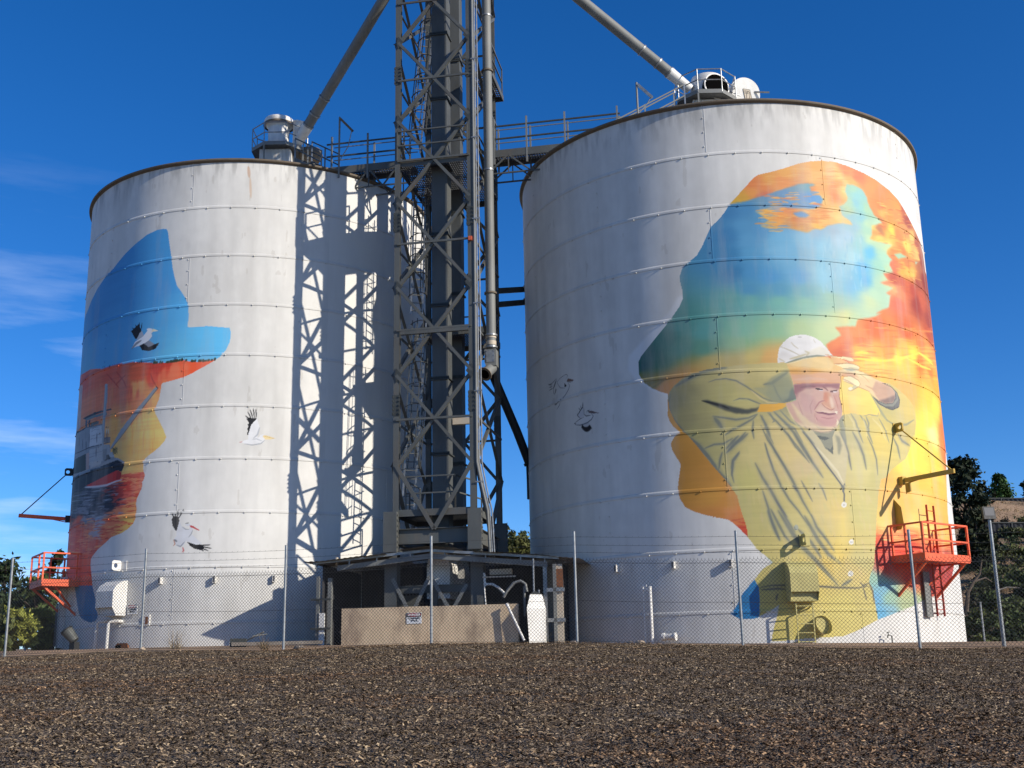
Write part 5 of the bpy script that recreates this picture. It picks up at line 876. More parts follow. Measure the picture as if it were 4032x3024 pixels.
# three conduits down the right front leg
cd = tower_thing('conduit_run', 'thin bright conduits strapped down the right front leg of the tower', 'conduit')
for k in range(3):
    u = U1 + .14 + .07 * k; z1 = tw(1868, 1820, v=-.05)[2]
    m = MB(); m.tube([(u, -.08 + .05 * k, 29), (u, -.08 + .05 * k, z1), (u + .16, -.1, z1 - .8), (u + .34, -.12, z1 - 1.6), (u + .40, -.12, 3.9), (u + .40, -.12, 3.6)], .024 if k else .05, 8); m.build('conduit', M['galv_dull'] if k == 0 else M['galv'], cd, True)
for z in range(6, 28, 3):
    m = MB(); m.box(U1 + .08, U1 + .36, -.14, -.12, z + .2, z + .24); m.build('strap', M['galv'], cd)
m = MB(); a = tw(1852, 939, v=-.13); m.box(a[0] - .06, a[0] + .06, -.2, -.11, a[2] - .07, a[2] + .07); m.build('red_junction_box', mat('orange_red_plastic', (.6, .12, .05), .4), cd)
# tie beams to the right silo
for (x0, y0, x1, y1, lab) in ((1955, 1146, 2072, 1139, 'upper dark tie beam from the tower to the right silo'), (1955, 1200, 2072, 1190, 'lower dark tie beam from the tower to the right silo')):
    a = at(x0, y0, 41.5); b = at(x1, y1, 42.6); r = empty('tie_beam', a, 0, lab, 'beam', 'tie beams between tower and right silo'); d = b - a
    m = MB(); m.bar((0, 0, 0), d, .12, .20); m.build('beam', M['steel_dark'], r); m = MB(); m.bar(d, d + d.normalized() * .08, .22, .34); m.build('end_plate', M['steel_dark'], r)
# black transfer pipe running down to the right silo
a = at(1925, 1440, 40.9); b = at(2036, 1700, 41.6); c = at(2084, 1825, 41.9); e = at(2087, 1900, 42.0)
r = empty('transfer_pipe', a, 0, 'black slanting pipe from the tower down to the right silo', 'pipe')
m = MB(); m.tube([Vector((0, 0, 0)), b - a, c - a], .155, 20); m.build('pipe', M['black'], r, True)
m = MB(); q = c - a; m.tube([q * .985, q * 1.01], .2, 20); m.build('flange', M['black'], r); m = MB(); m.tube([q, e - a, e - a + Vector((0, 0, -.6))], .12, 12); m.build('end_bend', M['black'], r, True)

# catwalks
def catwalk(label, ua, ub, z, v, wd, post_u, zr=0):
    r = tower_thing('roof_catwalk', label, 'catwalk', 'catwalks from the tower to the silo roofs', 1.0)
    m = MB()
    for k in range(int(abs(ub - ua) / .1)): x = min(ua, ub) + k * .1; m.box(x, x + .02, v - wd / 2, v + wd / 2, z - .05, z)
    for k in range(int(wd / .12) + 1): m.box(min(ua, ub), max(ua, ub), v - wd / 2 + k * .12 - .01, v - wd / 2 + k * .12 + .01, z - .045, z - .006)
    m.build('deck_grating', M['grate'], r)
    for s in (-1, 1):
        vv = v + s * wd / 2; m = MB(); m.box(min(ua, ub), max(ua, ub), vv - .02, vv + .02, z - .22, z + .06); m.build('side_beam', M['steel'], r)
        for hh, mm in (((.5, M['steel_dark']), (1.0, M['steel_dark'])) if s < 0 else ((.72, M['galv_dull']), (1.25, M['galv_dull']))):
            m = MB(); m.bar((ua, vv, z + hh), (ub, vv, z + hh), .05 if hh in (.5, 1.0) else .03); m.build('handrail', mm, r)
        for u in post_u: m = MB(); m.bar((u, vv, z - .5), (u, vv, z + 1.3), .06); m.build('rail_post', M['galv_dull'], r)
        m = MB(); zb = z - .85; m.bar((ua, vv, zb), (ub, vv, zb), .05); n = 3
        for k in range(n):
            x0 = ua + (ub - ua) * k / n; x1 = ua + (ub - ua) * (k + 1) / n; xm = (x0 + x1) / 2
            m.bar((x0, vv, zb), (xm, vv, z - .15), .05); m.bar((xm, vv, z - .15), (x1, vv, zb), .05)
            m.bar((xm, vv, zb), (xm, vv, z - .15), .035)
        m.build('truss', M['steel'], r)
    return r
catwalk('long catwalk from the tower to the left silo roof', -.3, -3.6, 18.62, 2.45, .8, (-.6, -2.0, -3.4))
catwalk('short catwalk from the tower to the right silo roof', 2.5, 7.4, 18.62, 2.45, .8, (2.8, 4.0, 5.4, 7.3))
def stair(label, P0, P1, wd=.7):
    r = empty('roof_stair', P0, 0, label, 'stairs', 'roof stairs up to the hatch platforms'); d = Vector(P1) - Vector(P0); s = Vector((d.y, -d.x, 0)).normalized()
    for k in (-1, 1):
        o = s * wd / 2 * k; m = MB(); m.bar(o, o + d, .05, .2); m.build('stringer', M['steel'], r)
        for hh in (.5, .95): m = MB(); m.bar(o + Vector((0, 0, hh)), o + d + Vector((0, 0, hh)), .045); m.build('handrail', M['steel_dark'], r)
        for t in (0, .5, 1): m = MB(); m.bar(o + d * t, o + d * t + Vector((0, 0, .97)), .05); m.build('rail_post', M['galv'] if t == 1 else M['galv_dull'], r)
    n = int(abs(d.z) / .2) + 1
    for k in range(n): m = MB(); q = d * ((k + .5) / n); m.bar(q - s * wd / 2, q + s * wd / 2, .22, .03); m.build('tread', M['grate'], r)
PL = lambda u, v, z: Vector((TO.x, TO.y, 0)) + Vector((TE.x, TE.y, 0)) * u + Vector((TN.x, TN.y, 0)) * v + Vector((0, 0, z))
stair('railed stair climbing from the catwalk up the left silo roof', PL(-3.6, 2.45, 18.55), Vector((-8.25, 43.9, 20.5)))
stair('railed stair climbing from the catwalk up the right silo roof', PL(6.6, 2.2, 18.15), Vector((6.5, 40.4, 20.6)))
# ------------------------------------------------------------------ ground, gravel bank, hillside
def sm(x): x = np.clip(x, 0, 1); return x * x * (3 - 2 * x)
def yf(X): return 29.4 - .257 * np.clip(X, -45, 22)
def zf(X): return np.interp(X, [-40, -14, -10, -6, -2.1, 1.45, 5.2, 9, 10.7, 40], [.85, .93, 1.0, .90, .95, .885, .71, .54, .515, .3])
def gz(X, Y):
    X = np.asarray(X, float); Y = np.asarray(Y, float)
    a = yf(X); b = zf(X); zs_ = np.interp(X, [-40, -16, -8.6, 0, 7, 14, 40], [1.35, 1.29, 1.26, 1.06, .905, .78, .6])
    t = Y / a
    near = -1.6 + (b + 1.6) * (t + .05 * np.sin(np.clip(t, 0, 1) * math.pi) * 1.0)
    near = np.where(t < 0, -1.6 + Y * .02, near)
    far = b + (zs_ - b) * sm((Y - a) / 6.5)
    z = np.where(Y < a, near, far)
    hill = 13.6 * np.clip((Y - 50) / 48, 0, .97) ** 1.05 * sm((X - 6) / 22) + 5 * sm((Y - 62) / 40) * sm((-X + 4) / 14) * .4
    return z + hill + (fbm(X, Y, 9, 9, 5, 3) - .5) * 1.1 * sm((Y - 50) / 14)
def sheet(name, xs, ys, zfn, m, kind='structure'):
    A, B = np.meshgrid(xs, ys); V = np.stack([A.ravel(), B.ravel(), zfn(A, B).ravel()], 1); n = len(xs)
    i = (np.arange(len(ys) - 1)[:, None] * n + np.arange(n - 1)[None]).ravel(); Q = np.stack([i, i + 1, i + 1 + n, i + n], 1)
    return tag(np_mesh(name, V, Q, m, None, None, True), kind=kind)
xs = np.concatenate([[-900, -400, -200, -120, -90], np.arange(-70, 72, 1.5), [90, 120, 200, 400, 900]])
ys = np.concatenate([[-300, -100, -40, -20], np.arange(-10, 120, 1.2), [150, 200, 300, 500, 900, 1500]])
mg = mat('dry_sandy_ground', (.30, .195, .115), .95, 0, .35, .6, .5, (.10, .075, .045), .8, .35)
sheet('ground', xs, ys, lambda A, B: gz(A, B) - .05 * (B < yf(A) - .3), mg)
tag(bpy.data.objects['ground'], 'dry sandy ground rising to a scrubby hillside')
# gravel / wood mulch bank in front of the fence
mm_ = bpy.data.materials.new('dark_mulch'); mm_.use_nodes = True; t = mm_.node_tree; N = t.nodes; L = t.links; b = N['Principled BSDF']; b.inputs['Roughness'].default_value = .9; b.inputs['Specular IOR Level'].default_value = .2
tc = N.new('ShaderNodeTexCoord'); v1 = N.new('ShaderNodeTexVoronoi'); v1.inputs['Scale'].default_value = 46; L.new(tc.outputs['Object'], v1.inputs[0])
r1 = N.new('ShaderNodeValToRGB'); e = r1.color_ramp.elements; e[0].position = 0; e[0].color = (.045, .034, .025, 1); e[1].position = 1; e[1].color = (.30, .235, .17, 1); q = r1.color_ramp.elements.new(.55); q.color = (.12, .092, .067, 1)
sp = N.new('ShaderNodeSeparateColor'); L.new(v1.outputs['Color'], sp.inputs[0]); L.new(sp.outputs[0], r1.inputs[0])
n2 = N.new('ShaderNodeTexNoise'); n2.inputs['Scale'].default_value = .55; n2.inputs['Detail'].default_value = 6; L.new(tc.outputs['Object'], n2.inputs[0])
r2 = N.new('ShaderNodeValToRGB'); r2.color_ramp.elements[0].position = .42; r2.color_ramp.elements[0].color = (1, 1, 1, 1); r2.color_ramp.elements[1].position = .68; r2.color_ramp.elements[1].color = (.94, .86, .78, 1); L.new(n2.outputs[0], r2.inputs[0])
mu_ = N.new('ShaderNodeMix'); mu_.data_type = 'RGBA'; mu_.blend_type = 'MULTIPLY'; mu_.inputs[0].default_value = 1; L.new(r1.outputs[0], mu_.inputs[6]); L.new(r2.outputs[0], mu_.inputs[7]); L.new(mu_.outputs[2], b.inputs['Base Color'])
bp = N.new('ShaderNodeBump'); bp.inputs['Strength'].default_value = 1; bp.inputs['Distance'].default_value = .03; L.new(v1.outputs['Distance'], bp.inputs['Height']); L.new(bp.outputs[0], b.inputs['Normal'])
tt = np.concatenate([np.linspace(-.6, .3, 20)[:-1], np.linspace(.3, .992, 260)])
def mulch_surface():
    xs_ = np.linspace(-42, 42, 700); A, T = np.meshgrid(xs_, tt); B = T * yf(A); Z = gz(A, B) + .006 + (fbm(A, B, .5, .5, 91, 3) - .5) * .09 * np.clip((1.0 - T) * 25, 0, 1) + (fbm(A, B, .12, .12, 95, 2) - .5) * .035
    return A, B, Z
A_, B_, Z_ = mulch_surface(); n = A_.shape[1]; i = (np.arange(len(tt) - 1)[:, None] * n + np.arange(n - 1)[None]).ravel()
o = tag(np_mesh('mulch_bank', np.stack([A_.ravel(), B_.ravel(), Z_.ravel()], 1), np.stack([i, i + 1, i + 1 + n, i + n], 1), mm_, None, None, True), 'dark brown mulch bank sloping up to the fence', kind='structure')
def chips(name, n, seed, cols, s0, s1, label):
    g = np.random.RandomState(seed); Y = 6.5 + g.rand(n) ** .95 * 24; X_ = (g.rand(n) * 2 - 1) * (.56 * Y + 2)
    ok = Y < yf(X_) * .995; Y = Y[ok]; X_ = X_[ok]; n = len(Y); Z = gz(X_, Y) + .012 + (fbm(X_, Y, .5, .5, 91, 3) - .5) * .09 * np.clip((1 - Y / yf(X_)) * 25, 0, 1) + g.rand(n) * .02
    a = g.rand(n) * math.pi; Lh = s0 + g.rand(n) * (s1 - s0); W = Lh * (.25 + .3 * g.rand(n)); tz = (g.rand(n) - .5) * 1.1; tx = (g.rand(n) - .3) * .9
    ux = np.stack([np.cos(a) * np.cos(tz), np.sin(a) * np.cos(tz), np.sin(tz)], 1); vx = np.stack([-np.sin(a), np.cos(a), tx], 1)
    C_ = np.stack([X_, Y, Z], 1); V = np.stack([C_ - ux * Lh[:, None] - vx * W[:, None] * .6, C_ + ux * Lh[:, None] * .9 - vx * W[:, None], C_ + ux * Lh[:, None] + vx * W[:, None] * .5, C_ - ux * Lh[:, None] * .8 + vx * W[:, None]], 1).reshape(-1, 3)
    c = np.array(cols)[g.randint(0, len(cols), n)] * (.6 + .8 * g.rand(n))[:, None]; rd = np.clip((fbm(X_, Y, 3.2, 1.6, 63, 4) - .52) * 6, 0, 1)[:, None]; c = c * (1 - rd * np.array([.06, .2, .28]))
    return tag(np_mesh(name, V, np.arange(len(V)).reshape(-1, 4), M['chip'], None, np.repeat(c * np.array([1.34, 1.18, .90]), 4, 0)), label, 'mulch', kind='stuff')
M['chip'] = mat('bark_chips', (1, 1, 1), .85, 0, .1, 8, 0, attr=True, spec=.2)
chips('mulch_chips', 420000, 3, [(.10, .079, .064), (.06, .047, .038), (.15, .12, .096), (.035, .028, .023), (.22, .18, .14), (.09, .072, .058), (.33, .28, .22)], .010, .026, 'loose dark bark and wood chips covering the bank')
g_ = np.random.RandomState(8)

# ------------------------------------------------------------------ shed under the tower
shed = tower_thing('open_shed', 'open fronted dark shed with low gabled roof under the tower', 'shed')
ul, ua, ur = -1.91, 1.11, 4.83; zl, za, zr_ = 3.50, 3.77, 3.38
def zfa(u): return zl + (za - zl) * (u - ul) / (ua - ul) if u < ua else za + (zr_ - za) * (u - ua) / (ur - ua)
for (a, b) in ((ul, ua), (ua, ur)):
    m = MB(); m.prism([(a, -.76, zfa(a)), (b, -.76, zfa(b)), (b, -.76, zfa(b) + .155), (a, -.76, zfa(a) + .155)], (0, 0, 0), (0, .012, 0)); m.bar((a, -.72, zfa(a) + .155), (b, -.72, zfa(b) + .155), .08, .01); m.bar((a, -.72, zfa(a)), (b, -.72, zfa(b)), .08, .01); m.build('fascia_beam', M['galv_dull'], shed)
cuts = [(-2.95, -1.0, .02), (-1.0, U0 - .05, .0), (U0 + .4, U1 - .3, .05), (U1 + .15, 3.4, .0), (3.35, 5.9, .03)]
for (a, b, dz) in cuts:
    m = MB(); n = max(2, int((b - a) / .09)); P = []
    for k in range(n + 1):
        u = a + (b - a) * k / n; P.append((u, zfa(min(max(u, ul - .4), ur + .2)) + .30 + dz + (.018 if k % 2 else 0) + (.0 if u < ur else -(u - ur) * .12)))
    f = -1.05 if b < 4 else -.95
    for k in range(n): m.add([(P[k][0], f, P[k][1]), (P[k + 1][0], f, P[k + 1][1]), (P[k + 1][0], 3.9, P[k + 1][1] + .05), (P[k][0], 3.9, P[k][1] + .05)], [(0, 1, 2, 3)])
    m.build('roof_sheet', M['galv_dull'], shed)
m = MB()
for u in (-2.6, -1.5, -.6, .5, 1.6, 2.9, 4.0, 4.75): m.box(u - .02, u + .02, -.78, -.70, zfa(min(max(u, ul), ur)) + .14, zfa(min(max(u, ul), ur)) + .30)
for v in (-.8, .6, 2.0): m.bar((-2.7, v, zfa(ul) + .25), (ua, v, za + .25), .05, .08); m.bar((ua, v, za + .25), (5.2, v, zfa(ur) + .25), .05, .08)
m.build('purlins', M['galv'], shed)
m = MB(); m.box(-1.05, -.9, 2.0, 2.1, za - .0, za + 1.0) if False else m.box(-2.05, -2.0, -.5, -.4, 3.7, 3.95); m.build('cleat', M['cream'], shed)
def corr(m, p0, p1, z0, z1, amp=.025, step=.09):
    d = Vector(p1) - Vector(p0); n = int(d.length / step); nn = Vector((d.y, -d.x)).normalized()
    for k in range(n):
        a = Vector(p0) + d * k / n + nn * (amp if k % 2 else -amp); b_ = Vector(p0) + d * (k + 1) / n + nn * (amp if (k + 1) % 2 else -amp)
        m.add([(a.x, a.y, z0), (b_.x, b_.y, z0), (b_.x, b_.y, z1), (a.x, a.y, z1)], [(0, 1, 2, 3)])
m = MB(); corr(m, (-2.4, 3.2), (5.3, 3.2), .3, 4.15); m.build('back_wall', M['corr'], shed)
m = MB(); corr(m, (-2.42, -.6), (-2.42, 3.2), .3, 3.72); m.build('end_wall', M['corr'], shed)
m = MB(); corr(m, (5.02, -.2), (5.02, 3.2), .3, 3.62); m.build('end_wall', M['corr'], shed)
for (u0, u1, v0, v1, z1, mm) in ((-2.6, -2.5, -.72, -.64, 3.35, 'galv_dull'), (-2.28, -2.16, -.55, -.4, 3.3, 'galv_dull'), (4.68, 4.80, -.74, -.66, 3.45, 'galv'), (5.0, 5.10, -.86, -.5, 3.45, 'galv_dull'), (5.10, 5.28, -.80, -.72, 3.45, 'cream')):
    m = MB(); m.box(u0, u1, v0, v1, .3, z1); m.build('post', M[mm], shed)
m = MB(); m.box(-2.48, -2.30, -.75, -.70, .4, 2.2); m.build('sunlit_patch_panel', M['white_metal'], shed)  # pale strip added to stand in for sunlit patches on the posts
m = MB(); m.box(5.105, 5.30, -.83, -.80, 2.75, 3.3); m.build('rusty_panel', M['rust'], shed)
for z in (1.72, 2.62):
    m = MB(); m.box(-2.75, -2.1, -.80, -.73, z - .03, z + .03); m.build('girt', M['steel_dark'], shed)
    m = MB(); m.box(4.8, 5.34, -.86, -.78, z + .0, z + .11); m.build('girt', M['galv'], shed)
m = MB(); m.box(2.9, 3.6, -.2, -.05, 3.25, 3.42); m.box(2.7, 3.75, -.35, -.3, 3.15, 3.19); m.build('light_fitting', M['cream'], shed)
m = MB(); m.box(1.1, 1.95, 1.6, 1.7, 1.6, 3.0); m.build('inner_cabinet', M['galv_dull'], shed)
m = MB(); m.box(-.9, -.2, 2.6, 2.7, 2.2, 2.9); m.build('wall_box', M['steel'], shed); m = MB(); m.box(.1, .8, 1.5, 1.6, 1.9, 2.5); m.build('wall_box', M['steel_dark'], shed)
m = MB(); m.tube([(-1.25, 3.0, 2.35), (-1.25, 3.0, 2.75)], .07, 12); m.build('extinguisher', mat('red_paint', (.35, .03, .02), .4), shed)
# concrete wall
cw = tower_thing('concrete_wall', 'low tan concrete wall with stains in front of the shed', 'wall')
m = MB(); m.box(-1.5, 1.22, -1.42, -1.24, .5, 2.27); m.build('panel', M['concrete'], cw); m = MB(); m.box(1.226, 4.01, -1.42, -1.24, .5, 2.26); m.build('panel', M['concrete'], cw)
m = MB(); m.box(-1.6, 4.1, -1.5, -1.16, .35, 1.0); m.build('footing', M['concrete'], cw)
def text_mesh(txt, size, name, mtl, parent, loc, rot, ext=.002, align='CENTER', bold=0.0, xs_=1.0):
    cu = bpy.data.curves.new(name, 'FONT'); cu.body = txt; cu.size = size; cu.extrude = ext; cu.align_x = align; cu.align_y = 'CENTER'; cu.offset = bold
    tmp = bpy.data.objects.new('tmp', cu); col.objects.link(tmp); bpy.context.view_layer.update()
    me = bpy.data.meshes.new_from_object(tmp.evaluated_get(bpy.context.evaluated_depsgraph_get())); bpy.data.objects.remove(tmp)
    me.transform(Matrix.Translation(loc) @ Matrix.Rotation(rot, 4, 'X') @ Matrix.Diagonal((xs_, 1, 1, 1)))
    me.materials.clear(); me.materials.append(mtl); o = bpy.data.objects.new(name, me); col.objects.link(o); o.parent = parent; return o
def danger(root, w_, h_, y):
    m = MB(); m.box(-w_ / 2, w_ / 2, y - .012, y, -h_ / 2, h_ / 2); m.build('plate', M['sign_white'], root)
    m = MB(); m.box(-w_ / 2 + .008, w_ / 2 - .008, y - .016, y - .0125, h_ * .12, h_ / 2 - .008); m.build('black_band', M['ink'], root)
    m = MB(); m.prism([(w_ * .46 * math.cos(i / 24 * 2 * math.pi), y - .0165, h_ * .305 + h_ * .155 * math.sin(i / 24 * 2 * math.pi)) for i in range(24)], (0, 0, 0), (0, -.002, 0)); m.build('red_oval', M['sign_red'], root)
    text_mesh('DANGER', h_ * .27, 'heading', M['sign_white'], root, (0, y - .020, h_ * .30), math.pi / 2, bold=.004, xs_=1.1)
    text_mesh('CONFINED\nSPACE', h_ * .215, 'wording', M['ink'], root, (0, y - .014, -h_ * .13), math.pi / 2, bold=.002, xs_=1.05)
c_ = tw(1631, 2434, v=-1.42); P = PL(c_[0], -1.42, c_[2]) * KT
sg = empty('warning_sign', P, TA, 'danger confined space sign on the tan concrete wall', 'sign', 'danger confined space signs'); danger(sg, .46, .32, -.004)
# white tank
tk = tower_thing('tapered_tank', 'tall white tapered tank standing right of the concrete wall', 'tank')
m = MB(); z0, z1 = .55, 2.52
def tk_prof(z): return .0
vs = [(4.38, -1.05, z0), (4.40, -1.62, z0), (4.78, -1.30, z0), (4.74, -.7, z0), (4.22, -1.1, 2.1), (4.34, -1.72, 2.1), (4.82, -1.30, 2.1), (4.74, -.6, 2.1), (4.30, -1.05, z1), (4.42, -1.55, z1), (4.72, -1.25, z1), (4.66, -.8, z1)]
m.add(vs, [(0, 1, 2, 3), (8, 11, 10, 9)] + [(i + j, i + (j + 1) % 4, i + 4 + (j + 1) % 4, i + 4 + j) for i in (0, 4) for j in range(4)]); m.build('body', M['white_metal'], tk)
m = MB(); m.add([(4.28, -1.05, z1), (4.42, -1.58, z1), (4.74, -1.25, z1), (4.67, -.78, z1), (4.5, -1.15, z1 + .12)], [(0, 1, 4), (1, 2, 4), (2, 3, 4), (3, 0, 4)]); m.build('cap', M['steel_dark'], tk)
m = MB(); m.tube([(4.46, -1.15, z1), (4.46, -1.15, 3.6)], .028, 8); m.tube([(4.62, -1.2, z1 - .1), (4.62, -1.2, z1 + .14)], .03, 8); m.build('riser_pipe', M['galv'], tk)
m = MB(); m.tube([(4.16, -1.1, 1.9), (4.16, -1.1, 2.72), (4.20, -1.1, 2.86)], .035, 8); m.build('side_pipe', M['galv_dull'], tk)
hs_ = tower_thing('curved_hose', 'grey hose curving over beside the white tapered tank', 'hose'); m = MB(); m.tube([(4.24, -1.12, 2.62), (4.20, -1.12, 2.86), (4.05, -1.12, 2.95), (3.85, -1.12, 2.90), (3.66, -1.12, 2.70), (3.52, -1.12, 2.48)], .045, 10); m.build('hose', M['galv_dull'], hs_, True)
hs_ = tower_thing('curved_hose', 'pale hose hanging from a conduit inside the shed', 'hose'); m = MB(); m.tube([(2.75, -.3, 3.3), (2.78, -.32, 2.9)], .035, 8); m.tube([(2.80, -.32, 2.95), (3.0, -.32, 2.95), (3.2, -.32, 2.84), (3.42, -.32, 2.62)], .04, 10); m.tube([(2.74, -.32, 3.3), (2.76, -.32, 2.7), (2.80, -.32, 2.2), (2.70, -.32, 2.08)], .022, 8); m.build('hose', M['white_metal'], hs_, True)
a = tw(1995, 2377, v=-1.55); b2 = tw(2064, 2522, v=-1.7); r = tower_thing('leaning_pipe', 'pale pipe leaning against the right end of the concrete wall', 'pipe'); m = MB(); m.tube([a, b2], .038, 10); m.tube([a, Vector(a) + (Vector(b2) - Vector(a)) * .08], .05, 10); m.build('pipe', M['white_metal'], r, True)

# ------------------------------------------------------------------ chain link fence
fence = empty('chain_link_fence', (0, 29.4, .5), 0, 'long galvanised chain link fence with wire strands before the silos', 'fence')
FO = Vector((0, 29.4, .5))
fx_ = [(10, 1418, 27, 1208), (304, 1403, 320, 1192), (612, 1405, 618, 1176), (932, 1390, 931, 1158), (1247, 1388, 1243, 1150), (1605, 1395, 1588, 1148), (1988, 1402, 1962, 1148)]
posts = []
for (x, y, _, _) in fx_:
    d = ray(x * 1.8228, y * 1.8228); t = 29.4 / (d.y + .257 * d.x); P = d * t; posts.append(P)
d0 = posts[1] - posts[0]; d1 = posts[6] - posts[5]
pre = [posts[0] - d0 * k for k in (3, 2, 1)]; post_ = [posts[6] + d1 * k for k in (1, 2, 3)]
allp = pre + posts + post_
for P in allp: P.z = float(gz(P.x, P.y))
m0 = None; TOPH = 2.66; MESH = 2.0
for P in allp:
    if m0 is None:
        m = MB(); m.tube([(0, 0, -.2), (0, 0, TOPH)], .034, 10); m.tube([(0, 0, TOPH), (0, 0, TOPH + .015)], .037, 10); m0 = m.build('post', M['galv'], fence, True); q = m0
    else: q = m0.copy(); col.objects.link(q); q.parent = fence
    q.location = P - FO
W1 = MB(); hooks = MB()
meshm = MB()
for i in range(len(allp) - 1):
    A, B = allp[i], allp[i + 1]; D = B - A; Lh = math.hypot(D.x, D.y); pit = .088; n = round(Lh / pit); st = Lh / n; ex = D / Lh; off = Vector((0, .03, 0))
    def Pq(s, z): return A + ex * s + Vector((0, 0, z)) + off - FO
    rows = int(MESH / st); H = rows * st; rr = .0031
    for k in range(-rows, n):
        for sgn in (1, -1):
            # straight wires running diagonally across the panel, clipped to it
            s0, s1 = k * st, k * st + H
            if sgn == 1: a0, a1, za_, zb_ = s0, s1, 0, H
            else: a0, a1, za_, zb_ = s0, s1, H, 0
            t0 = max(0, -a0 / (a1 - a0)); t1 = min(1, (Lh - a0) / (a1 - a0))
            if t1 <= t0: continue
            p = Pq(a0 + (a1 - a0) * t0, za_ + (zb_ - za_) * t0 + .03); q2 = Pq(a0 + (a1 - a0) * t1, za_ + (zb_ - za_) * t1 + .03); oo = Vector((0, rr * sgn, 0))
            meshm.bar(p + oo, q2 + oo, rr * 2)
    for k in range(n):                                                  # twisted barb ends above the top wire
        p = Pq(k * st + st * .5, H + .03); 
        meshm.bar(p + ex * (-st * .5) + Vector((0, 0, -.0)), p + ex * (-st * .18) + Vector((0, 0, st * .5)), rr * 2); meshm.bar(p + ex * (st * .5), p + ex * (-st * .12) + Vector((0, 0, st * .5)), rr * 2); meshm.bar(p + ex * (-st * .15) + Vector((0, 0, st * .4)), p + ex * (-st * .15) + Vector((0, 0, st * .95)), rr * 2)
meshm.build('wire_mesh', M['wire'], fence)
for z, r_ in ((MESH - .08, .0055), (1.0, .0045), (.05, .0045), (2.16, .0035), (2.34, .0035), (2.54, .0035)):
    m = MB()
    for i in range(len(allp) - 1):
        A = allp[i] - FO; B = allp[i + 1] - FO; pts = [A + (B - A) * (k / 6) + Vector((0, -.005, z - .02 * math.sin(math.pi * k / 6))) for k in range(7)]; m.tube(pts, r_, 5, cap=False)
        if z > 2.1:
            for k in range(int((B - A).length / .16)):
                p = A + (B - A) * (k * .16 / (B - A).length) + Vector((0, -.005, z)); m.bar(p + Vector((-.01, 0, -.014)), p + Vector((.01, 0, .014)), .004)
    m.build('line_wire' if z < 2.1 else 'barbed_wire', M['wire'], fence)

# ------------------------------------------------------------------ things fixed to or standing by the silo walls
def ladder_parts(root, x, y, z0, z1, w_, mt, step=.3, rr=.03):
    for s in (-1, 1): m = MB(); m.box(x + s * w_ / 2 - .012, x + s * w_ / 2 + .012, y - rr, y + rr, z0, z1); m.build('rail', mt, root)
    m = MB(); z = z0 + .2
    while z < z1: m.tube([(x - w_ / 2, y, z), (x + w_ / 2, y, z)], .013, 6); z += step
    m.build('rungs', mt, root)
def cage_platform(S, th, z, a, D, label, mt, side_panel=False):
    cx, cy, R, _ = SIL[S]; t = R_(th); r = empty('access_platform', (cx + R * math.sin(t), cy - R * math.cos(t), z), t, label, 'platform', 'orange access platforms on the silo walls')
    yi = .0 + (R - math.sqrt(R * R - a * a))
    m = MB(); m.box(-a, a, -D, yi, -.05, -.02)
    m.build('deck', mt, r)
    for (x0, x1, y0, y1) in ((-a, a, -D - .02, -D), (-a - .02, -a, -D, yi), (a, a + .02, -D, yi)): m = MB(); m.box(x0, x1, y0, y1, -.10, .13); m.build('toe_board', mt, r)
    for h in (.52, 1.02):
        m = MB(); m.bar((-a, -D, h), (a, -D, h), .05); m.bar((-a, -D, h), (-a, yi, h), .05); m.bar((a, -D, h), (a, yi, h), .05); m.build('handrail', mt, r)
    for (x, y) in ((-a, -D), (a, -D), (-a, yi - .1), (a, yi - .1), (.25 * a, -D), (-a, -D * .45)): m = MB(); m.box(x - .028, x + .028, y - .028, y + .028, -.05, 1.03); m.build('rail_post', mt, r)
    for s in (-1, 1): m = MB(); m.bar((s * a * .85, -D * .95, -.08), (s * a * .85, yi, -1.05), .07); m.bar((s * a * .85, -D * .6, -.08), (s * a * .3, -.02, -.75), .05); m.build('brace', mt, r)
    return r
pf = cage_platform('R', 36.5, 3.30, 1.12, 1.08, 'orange railed access platform on the right silo wall', M['orange'])
pf2 = cage_platform('L', -56, 3.55, .9, 1.15, 'orange railed access platform at the left edge of the left silo', M['orange'])
# ladders below
r, z = frame_at('R', 3668, 2300, 'wall_ladder', 'wall ladder painted in the mural colours below the right orange platform', 'ladder')
th = math.atan2(r.location.x - SIL['R'][0], -(r.location.y - SIL['R'][1]))
dk = mat('dark_red_painted_steel', (.42, .06, .03), .5, 0, .15); ladder_parts(r, -.02, -.22, -.98, 2.4, .42, dk)
m = MB(); m.box(-.60, -.25, -.10, -.07, -1.0, .35); m.build('guard_plate', M['galv_dull'], r)
m = MB()
for zz in (-.9, -.1, .7, 1.9):
    for s in (-.23, .19): m.bar((s, -.22, zz), (s, .0, zz), .03)
m.build('wall_bracket', dk, r)
r, z = frame_at('L', 255, 2420, 'ladder_guard', 'tall white channel with grey ladder guard at the left edge of the left silo', 'ladder guard')
m = MB(); m.box(-.12, .12, -.22, -.18, -1.15, 1.3); m.box(-.12, -.1, -.22, .0, -1.15, 1.3); m.box(.1, .12, -.22, .0, -1.15, 1.3); m.build('channel', M['white_metal'], r)
m = MB(); m.box(-.52, -.14, -.24, -.21, -1.1, .35); m.build('guard_plate', M['galv_dull'], r)
